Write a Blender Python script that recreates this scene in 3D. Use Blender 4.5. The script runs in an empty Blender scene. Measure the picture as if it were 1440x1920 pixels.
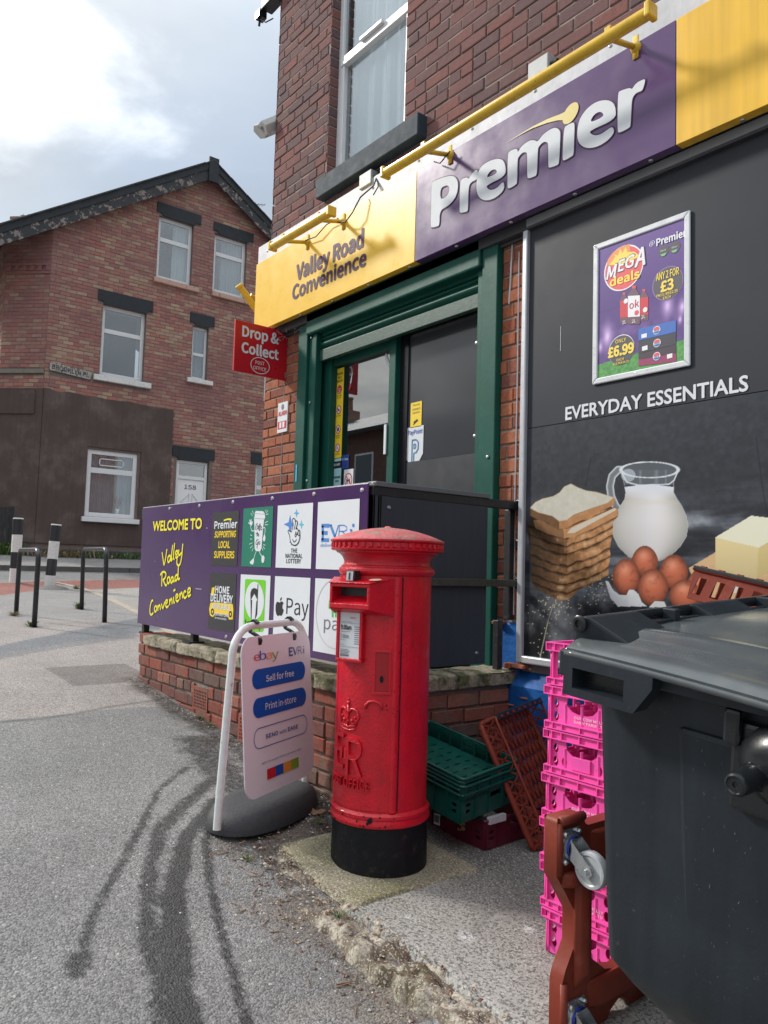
import bpy, bmesh, math, random
import numpy as np
from mathutils import Vector, Matrix, noise as mnoise
random.seed(7)
SC = bpy.context.scene
COL = SC.collection
rad = math.radians

# ------------------------------------------------------------------ camera, world, sun, exposure
YAW, PITCH, ROLL, FPX = rad(38.2), rad(4.08), rad(1.666), 1458.0
CAMP = np.array([0.0, -3.4, 1.30])
_f = np.array([-math.cos(YAW)*math.cos(PITCH), math.sin(YAW)*math.cos(PITCH), math.sin(PITCH)])
_r = np.array([math.sin(YAW), math.cos(YAW), 0.0])
_u = np.cross(_r, _f)
CR = math.cos(ROLL)*_r + math.sin(ROLL)*_u
CU = -math.sin(ROLL)*_r + math.cos(ROLL)*_u
CF = _f
cam = bpy.data.cameras.new('camera')
cam.sensor_fit = 'HORIZONTAL'; cam.sensor_width = 36.0; cam.lens = 36.0*FPX/1440.0
cam.clip_start = 0.05; cam.clip_end = 500.0
camo = bpy.data.objects.new('camera', cam); COL.objects.link(camo)
M = Matrix.Identity(4)
for i in range(3):
    M[i][0] = CR[i]; M[i][1] = CU[i]; M[i][2] = -CF[i]; M[i][3] = CAMP[i]
camo.matrix_world = M
SC.camera = camo

SUN_EL, SUN_AZ = rad(33), (-0.745, -0.435)     # from the front left
w = bpy.data.worlds.new('World'); SC.world = w; w.use_nodes = True
nt = w.node_tree; nt.nodes.clear()
def N(t, x, **k):
    n = t.nodes.new(x)
    for a, b in k.items(): setattr(n, a, b)
    return n
L = nt.links.new
sky = N(nt, 'ShaderNodeTexSky', sky_type='NISHITA', sun_disc=False)
sky.sun_elevation = SUN_EL; sky.sun_rotation = math.atan2(SUN_AZ[0], SUN_AZ[1]); sky.air_density = 1.3; sky.dust_density = 2.0
bg1 = N(nt, 'ShaderNodeBackground'); bg1.inputs[1].default_value = 0.08; L(sky.outputs[0], bg1.inputs[0])
tc = N(nt, 'ShaderNodeTexCoord')
sep = N(nt, 'ShaderNodeSeparateXYZ'); L(tc.outputs['Generated'], sep.inputs[0])
mz = N(nt, 'ShaderNodeMath', operation='MAXIMUM'); L(sep.outputs[2], mz.inputs[0]); mz.inputs[1].default_value = 0.0
ad = N(nt, 'ShaderNodeMath', operation='ADD'); L(mz.outputs[0], ad.inputs[0]); ad.inputs[1].default_value = 0.22
dv = N(nt, 'ShaderNodeVectorMath', operation='DIVIDE'); L(tc.outputs['Generated'], dv.inputs[0])
cmb = N(nt, 'ShaderNodeCombineXYZ')
for i in range(3): L(ad.outputs[0], cmb.inputs[i])
L(cmb.outputs[0], dv.inputs[1])
def wnoise(scale, det, rough, off):
    mp = N(nt, 'ShaderNodeMapping'); mp.inputs['Location'].default_value = off; L(dv.outputs[0], mp.inputs[0])
    n = N(nt, 'ShaderNodeTexNoise'); n.inputs['Scale'].default_value = scale; n.inputs['Detail'].default_value = det
    n.inputs['Roughness'].default_value = rough; n.inputs['Distortion'].default_value = .25; L(mp.outputs[0], n.inputs[0]); return n
n1 = wnoise(0.9, 9, .52, (3.1, 1.75, 0)); n2 = wnoise(0.75, 7, .5, (8.3, 4.1, 2))
r1 = N(nt, 'ShaderNodeValToRGB'); L(n1.outputs[0], r1.inputs[0])
e = r1.color_ramp.elements
e[0].position = .36; e[0].color = (.25, .275, .302, 1); e[1].position = .70; e[1].color = (.48, .495, .51, 1)
m_ = e.new(.50); m_.color = (.33, .352, .373, 1)
# a white break in the cloud (upper left of the view) and an unseen zenith raised beyond a plain overcast sky to light the scene
dn = N(nt, 'ShaderNodeVectorMath', operation='DOT_PRODUCT'); L(tc.outputs['Generated'], dn.inputs[0])
_d0 = CF - (-60-720)/FPX*(-1)*CR + (960-40)/FPX*CU; _d0 = _d0/np.linalg.norm(_d0); dn.inputs[1].default_value = tuple(_d0.tolist())
n3 = wnoise(2.2, 8, .55, (1.3, 6.2, 0))
na = N(nt, 'ShaderNodeMath', operation='MULTIPLY_ADD'); L(n3.outputs[0], na.inputs[0]); na.inputs[1].default_value = .17; L(dn.outputs['Value'], na.inputs[2])
bm_ = N(nt, 'ShaderNodeMapRange', interpolation_type='SMOOTHSTEP'); bm_.inputs[1].default_value = 1.058; bm_.inputs[2].default_value = 1.115; L(na.outputs[0], bm_.inputs[0])
bx2 = N(nt, 'ShaderNodeMix', data_type='RGBA'); L(bm_.outputs[0], bx2.inputs['Factor']); L(r1.outputs[0], bx2.inputs[6]); bx2.inputs[7].default_value = (1.05, 1.06, 1.06, 1)
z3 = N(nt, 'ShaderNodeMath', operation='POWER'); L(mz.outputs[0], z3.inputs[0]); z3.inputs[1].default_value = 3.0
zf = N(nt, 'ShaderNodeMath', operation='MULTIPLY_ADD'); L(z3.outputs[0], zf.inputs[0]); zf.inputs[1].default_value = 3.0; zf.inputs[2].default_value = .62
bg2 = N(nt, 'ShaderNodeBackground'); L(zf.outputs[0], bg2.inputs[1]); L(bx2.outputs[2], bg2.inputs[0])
r2 = N(nt, 'ShaderNodeValToRGB'); L(n2.outputs[0], r2.inputs[0])
r2.color_ramp.elements[0].position = .28; r2.color_ramp.elements[0].color = (.35, .35, .35, 1)
r2.color_ramp.elements[1].position = .5
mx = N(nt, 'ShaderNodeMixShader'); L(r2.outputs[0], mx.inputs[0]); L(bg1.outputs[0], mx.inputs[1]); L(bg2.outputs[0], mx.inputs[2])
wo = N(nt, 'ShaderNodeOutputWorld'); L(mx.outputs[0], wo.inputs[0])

sl = bpy.data.lights.new('sun', 'SUN'); sl.energy = 1.45; sl.angle = rad(7); sl.color = (1.0, .95, .88)
so = bpy.data.objects.new('sun', sl); COL.objects.link(so)
sd = Vector((SUN_AZ[0], SUN_AZ[1], 0)).normalized()*math.cos(SUN_EL) + Vector((0, 0, math.sin(SUN_EL)))
so.rotation_euler = sd.to_track_quat('Z', 'Y').to_euler()
vs = SC.view_settings
vs.view_transform = 'Standard'; vs.look = 'None'; vs.gamma = 1.0; vs.use_curve_mapping = False; vs.exposure = 1.2

# ------------------------------------------------------------------ survey helpers (turn sighted points into places on real planes)
def ray(x, y): return CF + (x-720)/FPX*CR - (y-960)/FPX*CU
def ony(x, y, Y=0.0):
    d = ray(x, y); t = (Y-CAMP[1])/d[1]; return Vector((CAMP + t*d).tolist())
def onx(x, y, X):
    d = ray(x, y); t = (X-CAMP[0])/d[0]; return Vector((CAMP + t*d).tolist())
def proj(P):
    v = np.asarray(P, float)-CAMP; z = v@CF
    z = np.where(z < .05, .05, z)
    return 720+FPX*(v@CR)/z, 960-FPX*(v@CU)/z, z
_HX = [-60, -22, -18.2, -15.9, -14, -9.5, -5.94, -3.39, -2.65, -1.5, 0, 8]
_HZ = [1.9, 1.7, 1.37, 1.04, .8, .57, .40, .155, .06, 0.0, -.03, -.1]
def Hn(x, y):
    x = np.asarray(x, float); y = np.asarray(y, float)
    h = np.interp(x, _HX, _HZ)
    k = np.clip((x+2.3)/.9, 0, 1)
    return h + .045*k*np.clip(y+1.7, 0, 1.7)
def H(x, y): return float(Hn(x, y))
def gpt(x, y):
    d = ray(x, y); lo = .5
    for t in np.arange(.8, 45, .01):
        p = CAMP+t*d
        if p[2] <= H(p[0], p[1]): return Vector(p.tolist())
    return Vector(p.tolist())

# ------------------------------------------------------------------ object helpers
def tag(o, label, cat=None, group=None, kind=None):
    if label: o['label'] = label
    if cat: o['category'] = cat
    if group: o['group'] = group
    if kind: o['kind'] = kind
    return o
def thing(name, label, cat, loc=(0, 0, 0), group=None, rot=None):
    o = bpy.data.objects.new(name, None); COL.objects.link(o); o.empty_display_size = .1
    mw = Matrix.Translation(Vector(loc))
    if rot is not None: mw = mw @ rot.to_4x4()
    o.matrix_world = mw; o['_w'] = 0
    INV[o.name] = mw.inverted()
    return tag(o, label, cat, group)
INV = {}
def link(name, me, parent=None, mat=None, local=False):
    o = bpy.data.objects.new(name, me); COL.objects.link(o)
    if mat is not None and len(me.materials) == 0:
        for m in (mat if isinstance(mat, (list, tuple)) else [mat]): me.materials.append(m)
    if parent is not None:
        o.parent = parent
        if parent.type == 'EMPTY' and not local: o.matrix_parent_inverse = INV[parent.name]
    return o
def copy_tree(o, parent=None):
    c = o.copy(); COL.objects.link(c)
    if parent is not None: c.parent = parent
    if o.name in INV: INV[c.name] = INV[o.name]
    for ch in list(o.children): copy_tree(ch, c)
    return c
class MB:
    def __init__(s): s.v = []; s.f = []; s.r = []; s.m = []; s.cr = 0.5; s.cm = 0
    def add(s, vs, fs, rnd=None):
        b = len(s.v); s.v += [tuple(v) for v in vs]
        for f in fs: s.f.append([b+i for i in f]); s.r.append(s.cr if rnd is None else rnd); s.m.append(s.cm)
    def hexa(s, p, rnd=None):   # p: 8 points, bottom ring 0-3, top ring 4-7
        s.add(p, [(3, 2, 1, 0), (4, 5, 6, 7), (0, 1, 5, 4), (1, 2, 6, 5), (2, 3, 7, 6), (3, 0, 4, 7)], rnd)
    def box(s, x0, x1, y0, y1, z0, z1, rnd=None):
        s.hexa([(x0, y0, z0), (x1, y0, z0), (x1, y1, z0), (x0, y1, z0), (x0, y0, z1), (x1, y0, z1), (x1, y1, z1), (x0, y1, z1)], rnd)
    def pbox(s, P, u0, u1, v0, v1, n0, n1, rnd=None):   # box on a plane frame, n along the outward normal
        O, U, V, Nn = P
        q = lambda u, v, n: O+U*u+V*v+Nn*n
        s.hexa([q(u0, v0, n1), q(u1, v0, n1), q(u1, v0, n0), q(u0, v0, n0), q(u0, v1, n1), q(u1, v1, n1), q(u1, v1, n0), q(u0, v1, n0)], rnd)
    def bar(s, a, b, wx, wz, up=(0, 0, 1)):
        a = Vector(a); b = Vector(b); d = (b-a).normalized(); up = Vector(up)
        sx = d.cross(up)
        if sx.length < 1e-4: sx = d.cross(Vector((1, 0, 0)))
        sx.normalize(); uz = sx.cross(d)
        sx *= wx/2; uz *= wz/2
        s.hexa([a-sx-uz, a+sx-uz, b+sx-uz, b-sx-uz, a-sx+uz, a+sx+uz, b+sx+uz, b-sx+uz])
    def tube(s, pts, r, seg=10, caps=True, flat=None):
        pts = [Vector(p) for p in pts]; n = len(pts); rings = []
        rs = r if isinstance(r, (list, tuple)) else [r]*n
        prev = None
        for i, p in enumerate(pts):
            d = (pts[min(i+1, n-1)]-pts[max(i-1, 0)]).normalized()
            if prev is None:
                a = Vector((0, 0, 1)) if abs(d.z) < .9 else Vector((1, 0, 0))
                x = d.cross(a).normalized()
            else:
                x = (prev-d*prev.dot(d)).normalized()
            prev = x; y = d.cross(x)
            rings.append([p+(x*math.cos(2*math.pi*k/seg)+y*math.sin(2*math.pi*k/seg))*rs[i] for k in range(seg)])
        vs = [q for R in rings for q in R]; fs = []
        for i in range(n-1):
            for k in range(seg):
                k2 = (k+1) % seg
                fs.append((i*seg+k, i*seg+k2, (i+1)*seg+k2, (i+1)*seg+k))
        if caps:
            fs.append(tuple(range(seg-1, -1, -1))); fs.append(tuple((n-1)*seg+k for k in range(seg)))
        s.add(vs, fs)
    def lathe(s, prof, c=(0, 0, 0), seg=48, a0=0, a1=360, axis=None, ra=None):
        # prof: (radius, height); axis: optional (X, Y, Z) frame
        X, Y, Z = axis if axis else (Vector((1, 0, 0)), Vector((0, 1, 0)), Vector((0, 0, 1)))
        c = Vector(c); full = abs(a1-a0) >= 360; n = seg if full else seg+1; vs = []; fs = []
        for (r, h) in prof:
            for k in range(n):
                t = rad(a0+(a1-a0)*k/seg); vs.append(c+X*(r*math.cos(t))+Y*(r*math.sin(t))+Z*h)
        for i in range(len(prof)-1):
            for k in range(seg):
                k2 = (k+1) % n
                fs.append((i*n+k, i*n+k2, (i+1)*n+k2, (i+1)*n+k))
        s.add(vs, fs)
    def prism(s, poly, P, n0, n1):    # poly in (u, v) anticlockwise seen from outside
        O, U, V, Nn = P; k = len(poly)
        A = [O+U*u+V*v+Nn*n1 for u, v in poly]; B = [O+U*u+V*v+Nn*n0 for u, v in poly]
        s.add(A+B, [tuple(range(k)), tuple(range(2*k-1, k-1, -1))]+[(i, k+i, k+(i+1) % k, (i+1) % k) for i in range(k)])
    def build(s, name, mat=None, parent=None, smooth=False, bevel=0, local=False, segs=2, clean=False):
        me = bpy.data.meshes.new(name); me.from_pydata([tuple(v) for v in s.v], [], s.f)
        if s.f:
            at = me.attributes.new('rnd', 'FLOAT', 'FACE'); at.data.foreach_set('value', np.array(s.r, dtype=np.float32))
            me.polygons.foreach_set('material_index', np.array(s.m, dtype=np.int32))
        if clean:
            bm = bmesh.new(); bm.from_mesh(me); bmesh.ops.remove_doubles(bm, verts=bm.verts, dist=1e-5)
            bmesh.ops.recalc_face_normals(bm, faces=bm.faces); bm.to_mesh(me); bm.free()
        if smooth: me.polygons.foreach_set('use_smooth', np.ones(len(me.polygons), dtype=bool))
        me.update()
        o = link(name, me, parent, mat, local)
        if smooth == 'auto':
            try: me.set_sharp_from_angle(angle=rad(35))
            except Exception: pass
        if bevel:
            m = o.modifiers.new('b', 'BEVEL'); m.width = bevel; m.segments = segs; m.limit_method = 'ANGLE'; m.angle_limit = rad(40)
        return o
def PX(X): return (Vector((X, 0, 0)), Vector((0, 1, 0)), Vector((0, 0, 1)), Vector((1, 0, 0)))      # plane facing +X
def PY(Y): return (Vector((0, Y, 0)), Vector((1, 0, 0)), Vector((0, 0, 1)), Vector((0, -1, 0)))     # plane facing the street
_tm = {}
FONT = None
try:
    import os
    for sc_ in ('LOCAL', 'SYSTEM'):
        p_ = os.path.join(bpy.utils.resource_path(sc_), 'datafiles', 'fonts', 'Noto Sans CJK Regular.woff2')
        if FONT is None and os.path.exists(p_): FONT = bpy.data.fonts.load(p_)
except Exception as ex_:
    FONT = None
def chaikin(p, n=1):
    for _ in range(n):
        q = []
        for i in range(len(p)):
            a = p[i]; b = p[(i+1) % len(p)]; q += [(a[0]*.75+b[0]*.25, a[1]*.75+b[1]*.25), (a[0]*.25+b[0]*.75, a[1]*.25+b[1]*.75)]
        p = q
    return p
def islands(o):
    # give every loose piece of a part an object of its own
    me = o.data; bm = bmesh.new(); bm.from_mesh(me); bm.verts.ensure_lookup_table(); seen = set(); groups = []
    for v in bm.verts:
        if v.index in seen: continue
        st = [v]; g = set()
        while st:
            x = st.pop()
            if x.index in g: continue
            g.add(x.index)
            for e in x.link_edges: st.append(e.other_vert(x))
        seen |= g; groups.append(g)
    bm.free()
    if len(groups) < 2 or len(groups) > 60: return
    co = np.zeros(len(me.vertices)*3); me.vertices.foreach_get('co', co); co = co.reshape(-1, 3)
    polys = [(tuple(p.vertices), p.use_smooth) for p in me.polygons]; mats_ = list(me.materials); out = []
    for gi, g in enumerate(groups):
        idx = sorted(g); mp = {a: i for i, a in enumerate(idx)}; fs = [[mp[a] for a in p] for p, s in polys if p[0] in g]
        m2 = bpy.data.meshes.new(me.name.split('.')[0]); m2.from_pydata([tuple(co[a]) for a in idx], [], fs)
        if polys[0][1]: m2.polygons.foreach_set('use_smooth', np.ones(len(m2.polygons), dtype=bool))
        at = m2.attributes.new('rnd', 'FLOAT', 'FACE'); at.data.foreach_set('value', np.full(len(fs), random.random(), dtype=np.float32))
        for m_ in mats_: m2.materials.append(m_)
        m2.update(); out.append(m2)
    base = o; base.data = out[0]
    for m2 in out[1:]:
        c = base.copy(); c.data = m2; COL.objects.link(c)
def tmesh(s, bold, ext, res=3, face=1):
    k = (s, bold, ext, face)
    if k in _tm: return _tm[k]
    c = bpy.data.curves.new('t', 'FONT'); c.body = s; c.size = 1; c.offset = bold; c.extrude = ext; c.resolution_u = res
    c.align_x = 'LEFT'
    if FONT and face: c.font = FONT
    o = bpy.data.objects.new('t', c); COL.objects.link(o)
    dg = bpy.context.evaluated_depsgraph_get(); me = bpy.data.meshes.new_from_object(o.evaluated_get(dg))
    bpy.data.objects.remove(o); co = np.zeros(len(me.vertices)*3); me.vertices.foreach_get('co', co); co = co.reshape(-1, 3)
    _tm[k] = (me, co); return _tm[k]
def text(s, P, u0, u1, v0, v1, mat, parent, name='lettering', bold=0.0, ext=0.0, shear=0, off=.002, depth=None, local=False, fn=None, face=1):
    # words fitted to a box on a plane; bold words are thickened evenly by stacking shifted copies
    me0, co = tmesh(s, 0.0, ext, 3, face)
    c = co.copy(); c[:, 0] += shear*c[:, 1]
    lo = c.min(0); hi = c.max(0); dl = max(bold, 0)*1.25*(v1-v0)*(.8 if ext == 0 else 0)
    dl = min(dl, (v1-v0)*.09)
    U0, U1, V0, V1 = u0+dl, u1-dl, v0+dl, v1-dl
    u = U0+(c[:, 0]-lo[0])/(hi[0]-lo[0])*(U1-U0); v = V0+(c[:, 1]-lo[1])/(hi[1]-lo[1])*(V1-V0)
    n = off + (0 if not ext else (c[:, 2]-lo[2])/(hi[2]-lo[2])*depth)
    O, U, V, Nn = [np.array(q) for q in P]
    if dl > 0:
        K = [(0, 0)]+[(math.cos(k*math.pi/4), math.sin(k*math.pi/4)) for k in range(8)]; nv = len(u)
        fs = [tuple(p.vertices) for p in me0.polygons]; allv = []; allf = []
        for k, (a, b) in enumerate(K):
            uu = u+a*dl; vv = v+b*dl; allv.append(O+np.outer(uu, U)+np.outer(vv, V)+np.outer((off+.00002*k)*np.ones(nv), Nn)); allf += [tuple(x+nv*k for x in f) for f in fs]
        me = bpy.data.meshes.new(name); me.from_pydata(np.concatenate(allv).tolist(), [], allf); me.update()
        return link(name, me, parent, mat, local)
    me = me0.copy(); me.name = name; me.materials.clear()
    if fn: w3 = fn(u, v, n)
    else: w3 = O+np.outer(u, U)+np.outer(v, V)+np.outer(n*np.ones(len(u)), Nn)
    me.vertices.foreach_set('co', w3.astype(np.float32).ravel()); me.update()
    return link(name, me, parent, mat, local)
def plate(name, outline, holes, th, mat, parent, F=None, local=False, bevel=0):
    # flat plate with holes: outline and holes in (x, y); F maps (x, y, z) -> place
    c = bpy.data.curves.new(name, 'CURVE'); c.dimensions = '2D'; c.fill_mode = 'BOTH'; c.extrude = th/2
    for poly in [outline]+list(holes):
        sp = c.splines.new('POLY'); sp.points.add(len(poly)-1); sp.use_cyclic_u = True
        for i, (x, y) in enumerate(poly): sp.points[i].co = (x, y, 0, 1)
    o = bpy.data.objects.new(name, c); COL.objects.link(o)
    dg = bpy.context.evaluated_depsgraph_get(); me = bpy.data.meshes.new_from_object(o.evaluated_get(dg))
    bpy.data.objects.remove(o); me.name = name
    if F is not None: me.transform(F)
    me.update()
    o = link(name, me, parent, mat, local)
    if bevel:
        m = o.modifiers.new('b', 'BEVEL'); m.width = bevel; m.segments = 2; m.limit_method = 'ANGLE'; m.angle_limit = rad(50)
    return o
def frame(O, U, V, W):
    M = Matrix.Identity(4)
    for i in range(3): M[i][0] = U[i]; M[i][1] = V[i]; M[i][2] = W[i]; M[i][3] = O[i]
    return M
def rrect(x0, x1, y0, y1, r, n=5):
    out = []
    for cx, cy, a in ((x1-r, y0+r, -90), (x1-r, y1-r, 0), (x0+r, y1-r, 90), (x0+r, y0+r, 180)):
        for k in range(n+1):
            t = rad(a+90*k/n); out.append((cx+r*math.cos(t), cy+r*math.sin(t)))
    return out
def ell(cx, cy, rx, ry, n=28): return [(cx+rx*math.cos(2*math.pi*k/n), cy+ry*math.sin(2*math.pi*k/n)) for k in range(n)]
def poly3(name, P, pts, off, mat, parent):   # flat print on a plane
    m = MB(); O, U, V, Nn = P; m.add([O+U*u+V*v+Nn*off for u, v in pts], [tuple(range(len(pts)))])
    return m.build(name, mat, parent)
def smoothline(pts, n=6):
    P = [Vector((p[0], p[1], 0)) for p in pts]; out = []
    for i in range(len(P)-1):
        a = P[max(i-1, 0)]; b = P[i]; c = P[i+1]; d = P[min(i+2, len(P)-1)]
        for k in range(n):
            t = k/n
            out.append(.5*((2*b)+(c-a)*t+(2*a-5*b+4*c-d)*t*t+(3*b-a-3*c+d)*t**3))
    out.append(P[-1]); return out
def ribbon(mb, pts, w, P, off, sm=True):
    q = smoothline(pts) if sm and len(pts) > 2 else [Vector((p[0], p[1], 0)) for p in pts]
    O, U, V, Nn = P; A = []; B = []
    for i, p in enumerate(q):
        d = (q[min(i+1, len(q)-1)]-q[max(i-1, 0)]).normalized(); s = Vector((-d.y, d.x, 0))*w/2
        for lst, t in ((A, p+s), (B, p-s)): lst.append(O+U*t.x+V*t.y+Nn*off)
    n = len(q); mb.add(A+B, [(i, n+i, n+i+1, i+1) for i in range(n-1)])
# ------------------------------------------------------------------ materials (all procedural)
def mat(name, col, rough=.6, var=.0, vs=8, bump=0, bs=60, metal=0, spec=.5, col2=None, c2s=5, c2lo=.5, c2hi=.6, det=6, stretch=None, coat=0, obj=False, streak=0):
    m = bpy.data.materials.new(name); m.use_nodes = True; t = m.node_tree; t.nodes.clear(); L = t.links.new
    out = N(t, 'ShaderNodeOutputMaterial'); b = N(t, 'ShaderNodeBsdfPrincipled'); L(b.outputs[0], out.inputs[0])
    b.inputs['Roughness'].default_value = rough; b.inputs['Metallic'].default_value = metal
    b.inputs['Specular IOR Level'].default_value = spec
    if coat: b.inputs['Coat Weight'].default_value = coat; b.inputs['Coat Roughness'].default_value = .08
    if obj:
        tcn = N(t, 'ShaderNodeTexCoord'); src = tcn.outputs['Object']
    else:
        g = N(t, 'ShaderNodeNewGeometry'); src = g.outputs['Position']
    if stretch:
        mp = N(t, 'ShaderNodeMapping'); mp.inputs['Scale'].default_value = stretch; L(src, mp.inputs[0]); src = mp.outputs[0]
    def nz(s, d=det, r=.6):
        n = N(t, 'ShaderNodeTexNoise'); n.inputs['Scale'].default_value = s; n.inputs['Detail'].default_value = d; n.inputs['Roughness'].default_value = r
        L(src, n.inputs['Vector']); return n.outputs[0]
    rgb = N(t, 'ShaderNodeRGB'); rgb.outputs[0].default_value = (*col, 1); cur = rgb.outputs[0]
    if col2 is not None:
        mr = N(t, 'ShaderNodeMapRange'); mr.inputs[1].default_value = c2lo; mr.inputs[2].default_value = c2hi; L(nz(c2s, 8, .65), mr.inputs[0])
        mx = N(t, 'ShaderNodeMix', data_type='RGBA'); L(mr.outputs[0], mx.inputs['Factor']); L(cur, mx.inputs[6]); mx.inputs[7].default_value = (*col2, 1); cur = mx.outputs[2]
    if streak:
        mp2 = N(t, 'ShaderNodeMapping'); mp2.inputs['Scale'].default_value = (22, 22, .9); L(src, mp2.inputs[0])
        n = N(t, 'ShaderNodeTexNoise'); n.inputs['Scale'].default_value = 1; n.inputs['Detail'].default_value = 5; L(mp2.outputs[0], n.inputs[0])
        mr = N(t, 'ShaderNodeMapRange'); mr.inputs[1].default_value = .35; mr.inputs[2].default_value = .7; mr.inputs[3].default_value = 1+streak*.4; mr.inputs[4].default_value = 1-streak; L(n.outputs[0], mr.inputs[0])
        vm = N(t, 'ShaderNodeVectorMath', operation='SCALE'); L(cur, vm.inputs[0]); L(mr.outputs[0], vm.inputs['Scale']); cur = vm.outputs[0]
    if var:
        mr = N(t, 'ShaderNodeMapRange'); mr.inputs[1].default_value = .25; mr.inputs[2].default_value = .75; mr.inputs[3].default_value = 1-var; mr.inputs[4].default_value = 1+var; L(nz(vs), mr.inputs[0])
        vm = N(t, 'ShaderNodeVectorMath', operation='SCALE'); L(cur, vm.inputs[0]); L(mr.outputs[0], vm.inputs['Scale']); cur = vm.outputs[0]
        mr2 = N(t, 'ShaderNodeMapRange'); mr2.inputs[3].default_value = max(rough-.12, .02); mr2.inputs[4].default_value = min(rough+.12, 1); L(nz(vs*2.3), mr2.inputs[0]); L(mr2.outputs[0], b.inputs['Roughness'])
    L(cur, b.inputs['Base Color'])
    if bump:
        bn = N(t, 'ShaderNodeBump'); bn.inputs['Distance'].default_value = .01; bn.inputs['Strength'].default_value = bump; L(nz(bs), bn.inputs['Height']); L(bn.outputs[0], b.inputs['Normal'])
    return m
def brickmat(name, cols, pat=.25, bump=.5, dirt=None, dlo=.52, dhi=.66, dsc=2.2):
    m = bpy.data.materials.new(name); m.use_nodes = True; t = m.node_tree; t.nodes.clear(); L = t.links.new
    out = N(t, 'ShaderNodeOutputMaterial'); b = N(t, 'ShaderNodeBsdfPrincipled'); L(b.outputs[0], out.inputs[0]); b.inputs['Roughness'].default_value = .88; b.inputs['Specular IOR Level'].default_value = .25
    a = N(t, 'ShaderNodeAttribute', attribute_name='rnd'); cr = N(t, 'ShaderNodeValToRGB'); cr.color_ramp.interpolation = 'CONSTANT'; L(a.outputs['Fac'], cr.inputs[0])
    while len(cr.color_ramp.elements) < len(cols): cr.color_ramp.elements.new(.5)
    for i, c in enumerate(cols): cr.color_ramp.elements[i].position = i/len(cols); cr.color_ramp.elements[i].color = (*c, 1)
    g = N(t, 'ShaderNodeNewGeometry'); src = g.outputs['Position']; cur = cr.outputs[0]
    def nz(s, d=6, r=.65):
        n = N(t, 'ShaderNodeTexNoise'); n.inputs['Scale'].default_value = s; n.inputs['Detail'].default_value = d; n.inputs['Roughness'].default_value = r; L(src, n.inputs['Vector']); return n.outputs[0]
    if dirt:
        mr = N(t, 'ShaderNodeMapRange'); mr.inputs[1].default_value = dlo; mr.inputs[2].default_value = dhi; mr.inputs[4].default_value = .8; L(nz(dsc, 9, .7), mr.inputs[0])
        mx = N(t, 'ShaderNodeMix', data_type='RGBA'); L(mr.outputs[0], mx.inputs['Factor']); L(cur, mx.inputs[6]); mx.inputs[7].default_value = (*dirt, 1); cur = mx.outputs[2]
    mr = N(t, 'ShaderNodeMapRange'); mr.inputs[1].default_value = .25; mr.inputs[2].default_value = .75; mr.inputs[3].default_value = 1-pat; mr.inputs[4].default_value = 1+pat; L(nz(34), mr.inputs[0])
    vm = N(t, 'ShaderNodeVectorMath', operation='SCALE'); L(cur, vm.inputs[0]); L(mr.outputs[0], vm.inputs['Scale']); L(vm.outputs[0], b.inputs['Base Color'])
    bn = N(t, 'ShaderNodeBump'); bn.inputs['Distance'].default_value = .01; bn.inputs['Strength'].default_value = bump; L(nz(90), bn.inputs['Height']); L(bn.outputs[0], b.inputs['Normal'])
    return m
def paintmat(name, rough=.35, bump=0):
    m = bpy.data.materials.new(name); m.use_nodes = True; t = m.node_tree; b = t.nodes['Principled BSDF']; a = N(t, 'ShaderNodeAttribute', attribute_name='Col')
    t.links.new(a.outputs['Color'], b.inputs['Base Color']); b.inputs['Roughness'].default_value = rough; b.inputs['Specular IOR Level'].default_value = .22
    return m
def glassmat(name, tint=(.8, .85, .85), k=.3, rough=.01):
    m = bpy.data.materials.new(name); m.use_nodes = True; t = m.node_tree; t.nodes.clear(); L = t.links.new
    out = N(t, 'ShaderNodeOutputMaterial'); tr = N(t, 'ShaderNodeBsdfTransparent'); tr.inputs[0].default_value = (*tint, 1)
    gl = N(t, 'ShaderNodeBsdfGlossy'); gl.inputs['Roughness'].default_value = rough; gl.inputs[0].default_value = (.95, .97, 1, 1)
    ge = N(t, 'ShaderNodeNewGeometry'); dp = N(t, 'ShaderNodeVectorMath', operation='DOT_PRODUCT'); L(ge.outputs['Normal'], dp.inputs[0]); L(ge.outputs['Incoming'], dp.inputs[1])
    ab = N(t, 'ShaderNodeMath', operation='ABSOLUTE'); L(dp.outputs['Value'], ab.inputs[0]); om = N(t, 'ShaderNodeMath', operation='SUBTRACT'); om.inputs[0].default_value = 1; L(ab.outputs[0], om.inputs[1])
    pw = N(t, 'ShaderNodeMath', operation='POWER'); pw.inputs[1].default_value = 4.0; L(om.outputs[0], pw.inputs[0])
    ma = N(t, 'ShaderNodeMath', operation='MULTIPLY_ADD'); ma.inputs[1].default_value = .8; ma.inputs[2].default_value = k*.62; ma.use_clamp = True; L(pw.outputs[0], ma.inputs[0])
    mx = N(t, 'ShaderNodeMixShader'); L(ma.outputs[0], mx.inputs[0]); L(tr.outputs[0], mx.inputs[1]); L(gl.outputs[0], mx.inputs[2]); L(mx.outputs[0], out.inputs[0])
    return m
def s2l(c): return tuple(((x/255)/12.92 if x/255 <= .04045 else ((x/255+.055)/1.055)**2.4) for x in c)

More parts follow.
